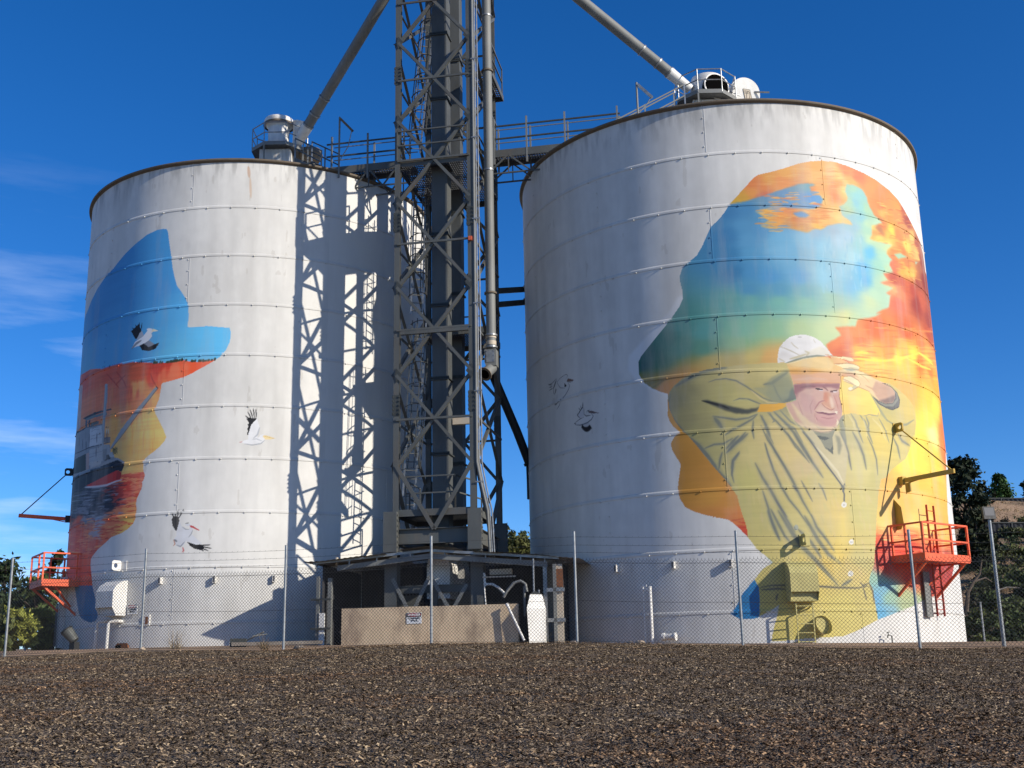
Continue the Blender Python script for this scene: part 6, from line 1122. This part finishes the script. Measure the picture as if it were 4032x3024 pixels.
def plate_hole(m, x, y0, y1, z0, z1, t=.02, hr=.3):
    """thin upright lug plate standing out from the wall with a round hole"""
    cy_, cz = (y0 + y1) / 2 - abs(y1 - y0) * .12, (z0 + z1) / 2; rr = min(abs(y1 - y0), z1 - z0) * hr; n = 16; vs = []; fs = []
    for k in range(n):
        a = 2 * math.pi * (k + .5) / n; cyy, czz = math.cos(a), math.sin(a); s = 1 / max(abs(cyy), abs(czz)); hy = (y1 - y0) / 2
        oy = min(max((y0 + y1) / 2 + cyy * s * abs(hy), min(y0, y1)), max(y0, y1)); oz = cz + czz * s * (z1 - z0) / 2
        for xx in (x - t, x + t): vs += [(xx, cy_ + cyy * rr, cz + czz * rr), (xx, oy, oz)]
    for k in range(n):
        a = k * 4; b = ((k + 1) % n) * 4; fs += [(a, b, b + 1, a + 1), (a + 2, a + 3, b + 3, b + 2), (a, a + 2, b + 2, b), (a + 1, b + 1, b + 3, a + 3)]
    m.add(vs, fs)
def lug(S, x, y, label, mt, w_=.42, h_=.34):
    r, z = frame_at(S, x, y, 'lug_plate', label, 'lug plate', 'lug plates on the silo walls'); m = MB(); plate_hole(m, 0, 0, -w_, -h_ / 2, h_ / 2, .012, .24); m.build('plate', mt, r); m = MB(); m.box(-.06, .25, -.02, -.004, -h_ / 2, h_ / 2); m.build('base_pad', mt, r)
lug('R', 3155, 2128, 'olive lug plate with a hole low on the farmer painting', M['coatpaint'])
lug('L', 478, 2229, 'white lug plate with a hole low on the left silo', M['white_metal'])
# davit arms on the walls
def davit(S, x, y, yt, L, label, mt, mt2, up_, swing=0):
    r, z = frame_at(S, x, y, 'wall_davit', label, 'davit arm', 'davit arms on the silo walls'); th, zt_ = wall(S, x - (16 if S == 'R' else 5), yt); dz = zt_ - z
    m = MB(); m.box(-.09, .09, -.16, 0, -.12, .12); m.build('pivot_bracket', mt2, r)
    m = MB(); plate_hole(m, 0, 0, -.30, dz - .14, dz + .14, .03, .24); m.box(-.1, .1, -.02, 0, dz - .15, dz + .15); m.build('top_bracket', mt2, r)
    tip = Vector((swing * L, -L, up_)); m = MB(); m.bar((0, -.1, 0), tip, .07, .13); m.build('arm', mt, r)
    m = MB(); m.bar((0, -.22, dz - .08), tip * .95 + Vector((0, 0, .05)), .035); m.build('tie_rod', mt2, r)
    m = MB(); m.bar((0, -.1, -.12), tip * .55, .03); m.build('strut', mt, r)
    if S == 'R': m = MB(); m.box(-.02, .02, -.3, -.18, -.38, -.1); m.tube([(0, -.34, -.08), (0, -.34, -.36)], .035, 8); m.build('pulley', mt2, r)
    return r
davit('R', 3545, 1895, 1687, 1.95, 'golden davit arm with tie rod on the right silo wall', M['goldpaint'], M['goldpaint'], .02)
davit('L', 268, 2043, 1857, 1.75, 'orange davit arm with dark tie rod at the left silo edge', M['orange'], M['black'], .08)
r, z = frame_at('R', 3524, 2025, 'shadow_shape_fin', 'narrow pointed golden fin added for a shadow-like shape above the right orange platform', 'bracket')
m = MB(); m.prism([(0, 0, .46), (.0, -.26, .18), (.0, -.30, -.28), (0, -.18, -.48), (0, 0, -.48)], (0, 0, 0), (.02, 0, 0)); m.build('fin', M['goldpaint'], r)  # fin added where a dark shadow-like shape lies on the wall
# hoods
def hood(S, x, y, w_, h_, d_, label, mt):
    r, z = frame_at(S, x, y, 'vent_hood', label, 'vent hood', 'hooded vents on the silo walls')
    prof = [(0, h_ / 2), (-d_ * .35, h_ / 2 - .02), (-d_ * .8, h_ * .34), (-d_, h_ * .18), (-d_, -h_ * .28)]
    m = MB()
    for i in range(len(prof) - 1): a, b = prof[i], prof[i + 1]; m.add([(-w_ / 2, a[0], a[1]), (w_ / 2, a[0], a[1]), (w_ / 2, b[0], b[1]), (-w_ / 2, b[0], b[1])], [(0, 3, 2, 1)])
    m.build('cover', mt, r)
    side = prof + [(-d_ * .72, -h_ / 2), (0, -h_ / 2)]
    for s in (-1, 1): m = MB(); m.prism([(s * w_ / 2, a, b) for a, b in side], (0, 0, 0), (.008 * s, 0, 0)); m.build('side_panel', mt, r)
    m = MB(); m.box(-w_ / 2 + .01, w_ / 2 - .01, -d_ * .72, -d_ * .70, -h_ / 2 + .01, -h_ * .28 + .06); m.box(-w_ / 2, w_ / 2, -d_ * .74, -.0, -h_ / 2 - .01, -h_ / 2 + .004); m.build('inner_panel', mt, r)
    return r
hood('R', 3146, 2290, .80, 1.16, .55, 'olive hooded vent built out over the farmer painting', M['coatpaint'])
hood('L', 467, 2357, .74, 1.14, .62, 'white hooded vent on the left silo beside the warning sign', M['white_metal'])
# step ladder under the right hood
r, z = frame_at('R', 3162, 2536, 'step_ladder', 'short olive step ladder standing under the olive vent hood', 'ladder')
for s in (-1, 1): m = MB(); m.bar((s * .24, -.42, -.1), (s * .24, -.42, 1.12), .03); m.bar((s * .24, -.42, 1.12), (s * .24, .0, 1.0), .035); m.bar((s * .24, -.42, .05), (s * .24, 0, .05), .03); m.build('rail', M['coatpaint'], r)
m = MB()
for k in range(5): m.tube([(-.24, -.42, .05 + k * .25), (.24, -.42, .05 + k * .25)], .016, 6)
m.build('rungs', M['coatpaint'], r)
r, z = frame_at('R', 3232, 2462, 'pipe_stub', 'open cut pipe stub painted olive, right of the step ladder', 'pipe')
m = MB()
n = 24
vs = []; 
for k in range(n):
    a = 2 * math.pi * k / n; dd = .42 - .22 * (1 + math.sin(a + .6)) * .8
    vs += [(.27 * math.cos(a), 0, .27 * math.sin(a)), (.27 * math.cos(a), -dd, .27 * math.sin(a))]
m.add(vs, [(2 * k, 2 * ((k + 1) % n), 2 * ((k + 1) % n) + 1, 2 * k + 1) for k in range(n)]); m.build('pipe', M['coatpaint'], r, True)
m = MB(); m.tube([(0, -.004, 0), (0, -.012, 0)], .262, 24); m.build('inside', M['coatpaint'], r)
r, z = frame_at('R', 3494, 2540, 'garden_tap', 'small standpipe tap at the foot of the right silo', 'tap')
m = MB(); m.tube([(.02, -.2, -.3), (.02, -.2, .26), (-.12, -.2, .28), (-.14, -.2, .2)], .018, 8); m.build('pipe', M['steel_dark'], r, True); m = MB(); m.tube([(-.1, -.2, .28), (-.1, -.2, .36)], .01, 6); m.box(-.14, -.06, -.22, -.18, .35, .37); m.build('handle', M['steel_dark'], r)
r, z = frame_at('R', 2576, 2530, 'pipe_pair', 'pair of white upright pipes before the unpainted part of the right silo', 'pipe')
for x in (-.12, .10): m = MB(); m.tube([(x, -.35, -.3), (x, -.35, 1.62)], .055 if x > 0 else .03, 12); m.build('pipe', M['white_metal'], r, True)
m = MB(); m.box(-.14, .13, -.40, -.30, 1.5, 1.56); m.box(-.14, .0, -.36, -.34, 1.6, 1.68); m.build('clamp', M['white_metal'], r)
r, z = frame_at('R', 2646, 2522, 'small_pump', 'small white pump and valve at the foot of the right silo', 'pump')
m = MB(); m.tube([(-.1, -.3, .1), (.2, -.3, .1)], .09, 14); m.tube([(-.18, -.3, .1), (-.1, -.3, .1)], .12, 14); m.tube([(.2, -.3, .1), (.24, -.3, .1)], .12, 14); m.build('body', M['white_metal'], r, True); m = MB(); m.tube([(-.16, -.3, .1), (-.16, -.3, -.4)], .03, 8); m.build('pipe', M['white_metal'], r)
# little junction lights round the lower walls
GL = 'small box lights round the silo walls'
for S, x, y, lab in (('R', 2433, 2239, 'small box light on the shaded wall nearest the shed, right silo'), ('R', 2654, 2225, 'small box light above the pair of white pipes, right silo'), ('R', 2876, 2218, 'small box light just left of the blue painted tip, right silo'), ('L', 636, 2287, 'small box light right of the white vent hood, left silo'), ('L', 846, 2282, 'small box light below the red billed pelican wing, left silo'), ('L', 1076, 2279, 'small box light near the shadow of the tower, left silo')):
    r, z = frame_at(S, x, y, 'box_light', lab, 'light', GL)
    m = MB(); m.box(-.045, .045, -.16, 0, -.11, .11); m.build('housing', M['white_metal'], r); m = MB(); m.box(-.028, .028, -.166, -.16, -.09, .09); m.build('lens', M['lens'], r)
r, z = frame_at('L', 524, 2400, 'warning_sign', 'danger confined space sign beside the white vent hood on the left silo', 'sign', 'danger confined space signs'); danger(r, .40, .31, -.03)
r, z = frame_at('L', 581, 2442, 'inspection_window', 'small white framed dark window right of the white pipes', 'window')
m = MB(); m.box(-.10, .10, -.05, .03, -.17, .17); m.build('frame', M['white_metal'], r); m = MB(); m.box(-.05, .05, -.056, -.05, -.13, .11); m.build('pane', M['rust'], r)
for x, lab in ((424, 'left one of two white elbow pipes by the vent hood'), (468, 'right one of two white elbow pipes by the vent hood')):
    r, z = frame_at('L', x, 2450, 'elbow_pipe', lab, 'pipe', 'white elbow pipes at the left silo'); m = MB(); m.tube([(.16, 0, .02), (.16, -.18, .02), (-.06, -.30, .02), (-.12, -.34, -.06), (-.15, -.34, -1.3)], .055, 12); m.build('pipe', M['white_metal'], r, True)
r, z = frame_at('L', 392, 2560, 'ground_spotlight', 'dark cylindrical spotlight tilted up beside the white elbow pipes', 'spotlight')
m = MB(); d = Vector((-.42, -.25, .55)).normalized(); c0 = Vector((.05, -1.0, .28)); m.tube([c0, c0 + d * .42], .14, 20, .20); m.build('lamp_body', M['green_metal'], r, True)
m = MB(); m.tube([c0 + d * .42, c0 + d * .47], .21, 20); m.build('lamp_ring', M['black'], r); m = MB(); m.tube([c0 + d * .471, c0 + d * .475], .18, 20); m.build('lens', M['lens'], r)
m = MB(); m.box(-.1, .16, -1.1, -.9, -.25, .25); m.build('stand', M['black'], r)
r, z = frame_at('L', 486, 2566, 'access_hatch', 'rusty brown hatch at the foot of the left silo', 'hatch')
m = MB(); m.prism([(-.32, -.05, -.1), (.32, -.05, -.1), (.25, -.05, .22), (.18, -.05, .27), (-.18, -.05, .27), (-.25, -.05, .22)], (0, 0, 0), (0, -.06, 0)); m.build('lid', M['rust'], r)
m = MB(); m.prism([(-.30, -.11, -.1), (-.02, -.11, -.1), (-.02, -.11, .22), (-.17, -.11, .22), (-.24, -.11, .18)], (0, 0, 0), (0, -.01, 0)); m.build('door', M['void'], r)
# wooden-ish debris and a low wheel of junk by the left silo foot
r = empty('scrap_pile', (-7.1, 35.2, float(gz(-7.1, 35.2))), .1, 'low pile of boards and pale scrap in front of the left silo', 'scrap')
m = MB(); m.bar((-1.2, 0, .08), (1.4, .1, .10), .3, .1); m.build('board', M['pale_bark'], r); m = MB(); m.bar((-.9, .1, .14), (-.3, .0, .42), .12, .03); m.tube([(-.6, -.1, .3), (-.2, 0, .36)], .02, 6); m.build('bracket', M['galv_dull'], r)
m = MB(); m.box(-1.25, -.8, -.1, .1, 0, .24); m.build('dark_box', M['steel_dark'], r)
# ------------------------------------------------------------------ floodlight pole and rear fence posts
def base_at(x, y, Y): p = at(x, y, Y); return Vector((p.x, p.y, float(gz(p.x, p.y))))
d = ray(3955, 2552); t = 29.4 / (d.y + .257 * d.x) * 1.07; P = d * t; P.z = float(gz(P.x, P.y)); tp = at(3888, 2055, P.y)
fl = empty('floodlight_pole', P, 0, 'tall galvanised pole with square black floodlight at the right edge', 'floodlight')
H = tp.z - P.z + .1
m = MB(); m.tube([(0, 0, -.3), (0, 0, H)], .05, 14, .04); m.build('pole', M['galv'], fl, True)
m = MB(); hz = H + .12; nn = Vector((.1, -.97, .18)).normalized(); sx_ = Vector((1, .1, 0)).normalized(); uu = sx_.cross(-nn).normalized() * -1
uu = Vector((0, .18, 1)).normalized()
c = Vector((0, -.05, hz)); m.prism([c + sx_ * a + uu * b for a, b in ((-.15, -.16), (.15, -.16), (.15, .15), (-.15, .15))], (0, 0, 0), (0, .1, 0)); m.build('lamp_housing', M['black'], fl)
m = MB(); m.prism([c + sx_ * a + uu * b + Vector((0, -.006, 0)) for a, b in ((-.12, -.08), (.12, -.08), (.12, .12), (-.12, .12))], (0, 0, 0), (0, .005, 0)); m.build('lamp_glass', M['lens'], fl)
m = MB(); m.box(-.13, .13, .05, .12, hz - .2, hz - .12); m.tube([(-.12, .05, hz - .2), (.12, .05, hz - .2)], .02, 8); m.build('bracket', M['black'], fl)
proto = None
for x, yb, yt, Y, lab in ((3880, 2550, 2372, 47, 'lone rear fence post between the right silo and the floodlight pole'), (96, 2582, 2545, 52, 'rear fence post low behind the fence, nearer the left frame edge'), (178, 2580, 2543, 52, 'rear fence post low behind the fence, nearer the left silo')):
    b = at(x, yb, Y); t_ = at(x, yt, Y); h_ = t_.z - b.z; r = empty('rear_fence_post', (b.x, b.y, float(gz(b.x, b.y))), 0, lab, 'post', 'rear fence posts')
    h_ = t_.z - r.location.z; m = MB(); m.tube([(0, 0, -.2), (0, 0, h_)], .035 if Y < 50 else .05, 8); m.tube([(0, 0, h_), (0, 0, h_ + .02)], .045, 8); m.build('tube', M['galv'], r, True)
# ------------------------------------------------------------------ trees, shrubs and hillside fences
M['leaf_dark'] = mat('dark_evergreen_leaves', (1, 1, 1), .7, 0, .1, 2, 0, attr=True, spec=.15)
def leaves(c, r, n, size, base, g, flat=1.0):
    """leaf clusters spread through a crown; returns quad verts and colours"""
    k = g.normal(size=(n, 3)); k /= np.linalg.norm(k, axis=1)[:, None]; rad = np.abs(g.normal(size=n)) * .62
    P = np.array(c) + k * rad[:, None] * np.array(r)
    a = g.normal(size=(n, 3)); a /= np.linalg.norm(a, axis=1)[:, None]; b = np.cross(a, g.normal(size=(n, 3))); b /= np.linalg.norm(b, axis=1)[:, None]
    s = size * (.6 + .8 * g.rand(n))[:, None]; V = np.stack([P - a * s, P + b * s * .45, P + a * s, P - b * s * .45], 1).reshape(-1, 3)
    cc = np.array(base) * (.6 + .8 * g.rand(n))[:, None] * (1 + (g.rand(n) - .5) * .3)[:, None]
    return V, np.repeat(cc, 4, 0)
def tree(name, x, Y, ytop, wpx, label, cat, base, seed, n=2600, size=.16, shape='round', group=None, ybot=None, clumps=26, trunk=True, lean=0):
    g = np.random.RandomState(seed); top = at(x, ytop, Y); X0, Y0 = top.x, top.y; zb = float(gz(X0, Y0)); H = top.z - zb; W = wpx / FPX * Y * .5
    if ybot: zc0 = at(x, ybot, Y).z - zb
    else: zc0 = H * .25
    zc0 = max(zc0, .1)
    r = empty(name, (X0, Y0, zb), 0, label, cat, group); VV = []; CC = []
    for k in range(clumps):
        f = g.rand(); z = zc0 + (H - zc0) * f
        if shape == 'cone': rw = W * (1.0 - f) * .9 + .12 * W; a = g.rand() * 6.28; rr = rw * g.rand() ** .5; cs_ = .16 * W + .45 * rw * .6
        elif shape == 'column': rw = W * (.55 + .45 * math.sin(math.pi * min(1, f * 1.1 + .05))) * (.6 if f > .85 else 1); a = g.rand() * 6.28; rr = rw * g.rand() ** .5; cs_ = .34 * W
        else: rw = W * math.sqrt(max(.05, 1 - (2 * f - .9) ** 2)); a = g.rand() * 6.28; rr = rw * g.rand() ** .5 * .85; cs_ = .30 * W
        br = .55 + .8 * g.rand()
        V, C_ = leaves((rr * math.cos(a) + lean * z, rr * math.sin(a), min(z, H - cs_ * .7)), (cs_, cs_, cs_ * .75), n // clumps, size, np.array(base) * br, g); VV.append(V); CC.append(C_)
    V = np.concatenate(VV); np_mesh('crown', V, np.arange(len(V)).reshape(-1, 4), M['leaf_dark'], r, np.concatenate(CC))
    if trunk:
        m = MB(); m.tube([(0, 0, -.3), (lean * H * .3 + .05 * W, 0, H * .35), (lean * H * .6, .04 * W, H * .7), (lean * H * .9, 0, H * .93)], max(.05, W * .09), 8, .02)
        for k in range(7):
            a = g.rand() * 6.28; z = H * (.2 + .6 * g.rand()); m.tube([(lean * z, 0, z), (lean * z + W * .35 * math.cos(a), W * .35 * math.sin(a), z + .1 * H), (W * .75 * math.cos(a), W * .75 * math.sin(a), z + .16 * H)], max(.02, W * .035), 6, .01)
        m.build('trunk', M['bark'], r, True)
    return r
OL = (.10, .115, .040); DK = (.034, .050, .022); MD = (.065, .088, .030); YG = (.21, .22, .045); GR = (.11, .12, .06)
GT = 'trees and shrubs behind the left silo'
for a in ((25, 70, 2208, 330, 'tall dark gum tree at the left frame edge', DK, 1, 5200, .20), (150, 66, 2262, 240, 'dark gum tree in front of the left edge of the silo', MD, 2, 4200, .19), (232, 78, 2168, 130, 'tree top showing just above the left orange platform', DK, 3, 2600, .18)):
    tree('gum_tree', a[0], a[1], a[2], a[3], a[4], 'tree', a[5], a[6], a[7], a[8], group=GT, clumps=34)
for a in ((60, 41, 2395, 200, 'yellow green bush low behind the fence at the left edge', YG, 4), (165, 43, 2400, 150, 'lighter green bush behind the fence next to the left silo', (.16, .18, .04), 5), (215, 52, 2430, 130, 'dark low bush right against the left silo edge', DK, 6), (-20, 40, 2420, 180, 'olive bush cut by the left frame edge', OL, 7)):
    tree('bush', a[0], a[1], a[2], a[3], a[4], 'bush', a[5], a[6], 3200, .12, group=GT, clumps=30, trunk=False, ybot=2600)
GM = 'trees in the gap between the silos'
tree('gum_tree', 1992, 80, 2052, 95, 'tall thin topped gum tree in the gap between the silos', 'tree', GR, 8, 5200, .14, group=GM, clumps=26)
tree('gum_tree', 2055, 84, 2088, 100, 'gum tree against the right silo in the gap', 'tree', (.055, .075, .04), 9, 5200, .14, group=GM, clumps=30)
tree('bush', 2030, 72, 2112, 230, 'broad olive bush filling the gap between the silos', 'bush', (.095, .10, .032), 10, 12000, .13, group=GM, clumps=70, ybot=2300)
tree('bush', 1960, 70, 2190, 150, 'lower bush showing through the tower base', 'bush', OL, 12, 3000, .13, group=GM, clumps=24, ybot=2350)
GRt = 'trees on the hillside right of the silo'
tree('pine_tree', 3778, 70, 1806, 215, 'tall dark pine tree right behind the right silo', 'tree', (.020, .030, .016), 11, 9500, .17, 'column', GRt, 2430, 60)
tree('pine_tree', 3838, 66, 2010, 130, 'shorter dark pine beside the tall one behind the floodlight', 'tree', (.032, .040, .020), 13, 6000, .16, 'round', GRt, 2230, 40)
tree('conifer_tree', 3930, 98, 1868, 100, 'bright green cone shaped conifer on the hilltop', 'tree', (.040, .085, .022), 14, 6000, .15, 'cone', GRt, 1985, 50)
tree('conifer_tree', 4045, 98, 1890, 70, 'dark tree on the hilltop cut by the right frame edge', 'tree', DK, 15, 3000, .15, 'round', GRt, 1990, 24)
gs = [(3960, 74, 2155, 150, GR), (4030, 70, 2160, 120, OL), (3930, 64, 2225, 170, OL), (4010, 62, 2240, 150, MD), (3850, 60, 2290, 150, GR), (3900, 57, 2330, 130, MD), (3990, 56, 2345, 170, (.075, .095, .035)), (3840, 53, 2400, 150, OL), (3910, 52, 2420, 160, (.08, .10, .038)), (4000, 52, 2410, 160, MD), (4040, 60, 2300, 110, DK), (3860, 66, 2190, 130, DK), (3975, 80, 2078, 100, GR), (4035, 79, 2085, 80, OL), (3955, 49, 2480, 150, DK), (3870, 48, 2500, 120, OL), (4030, 49, 2470, 110, (.07, .085, .03))]
lb = ['just below the lower dark fence', 'below the lower dark fence at the frame edge', 'left of the floodlight pole on the bank', 'mid bank right of the floodlight pole', 'mid bank against the silo edge', 'behind the dead branch', 'pale green, centre of the bank by the pole', 'low against the silo edge', 'low and pale left of the lone rear post', 'low right of the floodlight pole', 'dark at the right frame edge, mid bank', 'dark under the tall pine', 'in front of the lower dark fence', 'in front of the lower fence at the frame edge', 'dark at the pole foot', 'at the silo foot behind the rear post', 'low at the right frame edge']
for i, (x, Y, yt, w_, cc) in enumerate(gs):
    tree('shrub', x, Y, yt, w_, 'hillside shrub ' + lb[i], 'shrub', cc, 40 + i, 2600, .11, group='shrubs on the right hillside', clumps=30, trunk=False, ybot=yt + w_ * .9)
def tin_fence(label, x0, x1, ybot, ytop, Y):
    a = at(x0, ybot, Y); b = at(x1, ybot, Y); h_ = at(x0, ytop, Y).z - a.z; r = empty('metal_panel_fence', a, 0, label, 'fence', 'dark metal fences on the hillside'); D = b - a; n = int(D.length / .18)
    m = MB()
    for k in range(n):
        p = D * (k / n); q = D * ((k + 1) / n); o0 = .03 if k % 2 else -.03; o1 = -o0; zz = .25 * math.floor(k / 13) * .25
        m.add([(p.x, p.y + o0, p.z - 1.5), (q.x, q.y + o1, q.z - 1.5), (q.x, q.y + o1, q.z + h_), (p.x, p.y + o0, p.z + h_)], [(0, 1, 2, 3)])
    m.build('panels', mat('dark_blue_sheet_' + str(int(Y)), (.018, .021, .028), .9, 0, .15), r)
    m = MB(); m.bar(Vector((0, -.04, h_)), D + Vector((0, -.04, h_)), .05, .07); m.build('top_rail', M['steel_dark'], r)
    for k in range(0, n, 13): m = MB(); p = D * (k / n); m.box(p.x - .04, p.x + .04, p.y - .08, p.y - .03, p.z - 1.5, p.z + h_ + .03); m.build('post', M['steel_dark'], r)
tin_fence('upper dark metal fence on the skyline below the conifer', 3830, 4120, 1990, 1962, 95)
tin_fence('lower dark corrugated fence across the hillside', 3850, 4120, 2120, 2058, 80)
# dry grass on the bank between the fences
g = np.random.RandomState(77); n = 20000; Yg = 44 + g.rand(n) * 54; Xg = Yg * (.37 + g.rand(n) * .14); Zg = gz(Xg, Yg); hgt = .03 + .14 * g.rand(n) * (fbm(Xg, Yg, 2.5, 2.5, 8, 2)); a = g.rand(n) * 3.14
B0 = np.stack([Xg, Yg, Zg - .02], 1); dx = np.stack([np.cos(a) * .02, np.sin(a) * .02, a * 0], 1); tp_ = B0 + np.stack([(g.rand(n) - .5) * .3, (g.rand(n) - .5) * .3, hgt], 1)
V = np.stack([B0 - dx * 2, B0 + dx * 2, tp_ + dx * .4, tp_ - dx * .4], 1).reshape(-1, 3); cg = np.array([[.34, .24, .12], [.26, .18, .10], [.40, .29, .16], [.10, .10, .04]])[g.randint(0, 4, n)]
tag(np_mesh('dry_grass', V, np.arange(len(V)).reshape(-1, 4), M['leaf_dark'], None, np.repeat(cg, 4, 0)), 'dry straw coloured grass tufts over the hillside', 'grass', kind='stuff')
# low scrub covering the bank
g = np.random.RandomState(78); VV = []; CC = []
for k in range(70):
    Yc = 46 + g.rand() * 46; Xc = Yc * (.375 + g.rand() * .15); 
    if 86 < Yc < 94 and g.rand() < .7: continue
    s_ = .35 + .7 * g.rand(); V_, C_ = leaves((Xc, Yc, float(gz(Xc, Yc)) + s_ * .4), (s_, s_, s_ * .6), 260, .10, np.array([OL, MD, GR, DK, (.05, .045, .03)][g.randint(5)]) * (.7 + .6 * g.rand()), g); VV.append(V_); CC.append(C_)
V = np.concatenate(VV); tag(np_mesh('hillside_scrub', V, np.arange(len(V)).reshape(-1, 4), M['leaf_dark'], None, np.concatenate(CC)), 'low dark scrub spread over the right hillside', 'scrub', kind='stuff')
# dead branch
p = at(3850, 2420, 56); r = empty('dead_tree', (p.x, p.y, float(gz(p.x, p.y))), 0, 'bare dark dead tree limb on the bank right of the silo', 'tree'); b0 = r.location
pts = [at(x, y, 56) - b0 for x, y in ((3805, 2420), (3812, 2330), (3835, 2290), (3858, 2260), (3866, 2205))]
m = MB(); m.tube(pts, .11, 8, .03); m.tube([pts[2], at(3880, 2275, 56.5) - b0, at(3905, 2290, 57) - b0], .05, 6, .02); m.tube([pts[1], at(3790, 2300, 55.5) - b0], .05, 6, .02); m.build('trunk', M['bark'], r, True)
p = at(3990, 2320, 60); r = empty('fallen_branch', (p.x, p.y, p.z), 0, 'pale fallen branch lying on the bank near the right frame edge', 'branch'); m = MB(); m.tube([(-1, 0, -.1), (-.3, 0, .1), (.5, .1, .05), (1.3, 0, -.15)], .05, 6, .02); m.build('branch', M['pale_bark'], r, True)
# weeds at the foot of the wall
def weed(x, y, Y, label, s, cc, seed):
    g = np.random.RandomState(seed); p = base_at(x, y, Y); r = empty('weed', p, 0, label, 'weed', 'dry weeds along the fence'); n = 60; a = g.rand(n) * 6.28; e = .3 + g.rand(n) * 1.1; L = s * (.5 + g.rand(n)); B = np.zeros((n, 3)); B[:, :2] = (g.rand(n, 2) - .5) * s * .6
    T = B + np.stack([np.cos(a) * np.cos(e), np.sin(a) * np.cos(e), np.sin(e)], 1) * L[:, None]; dx = np.stack([-np.sin(a), np.cos(a), a * 0], 1) * .008
    V = np.stack([B - dx, B + dx, T + dx * .3, T - dx * .3], 1).reshape(-1, 3); np_mesh('stalks', V, np.arange(4 * n).reshape(-1, 4), M['leaf_dark'], r, np.tile(np.array(cc), (4 * n, 1)))
weed(690, 2560, 34, 'thin dry weeds at the foot of the left silo', .5, (.30, .24, .16), 1)
weed(1885, 2522, 36.0, 'grey dry weed in front of the concrete wall', .45, (.26, .22, .17), 2)
weed(2138, 2520, 35.5, 'thin weeds between the tank and the shed post', .4, (.20, .19, .10), 3)
weed(1040, 2545, 33, 'low brown weeds near the scrap pile', .3, (.22, .16, .09), 4)
# stones along the top of the bank
g = np.random.RandomState(5); proto = None
M['stone'] = mat('pale_stone', (.42, .33, .24), .9, 0, .3, 6, .4)
lbs = ['pale stone on the dirt left of the first post', 'pale stone by the second post foot', 'small stone on the crest before the wall', 'pale stone below the pair of white pipes', 'stone on the crest right of the tank', 'pale stone beside the pump']
for i, (x, y, Y) in enumerate(((12, 2585, 33.5), (560, 2577, 32), (1180, 2540, 31.2), (2480, 2532, 29.6), (2260, 2530, 30), (2520, 2532, 29.8))):
    p = base_at(x, y, Y); r = empty('stone', (p.x, p.y, p.z), 0, lbs[i], 'stone', 'pale stones along the fence'); m = MB(); k = 10; s = .08 + .07 * g.rand()
    m.lathe([(.01, s * .8), (s * .6, s * .7), (s, s * .3), (s * .9, 0), (s * .5, -s * .2)], 9); m.v = [(v[0] * (1 + .4 * g.rand()), v[1] * (1 + .3 * g.rand()), v[2] * (1 + .3 * g.rand())) for v in m.v]; m.build('rock', M['stone'], r)
print('objects', len(bpy.data.objects))
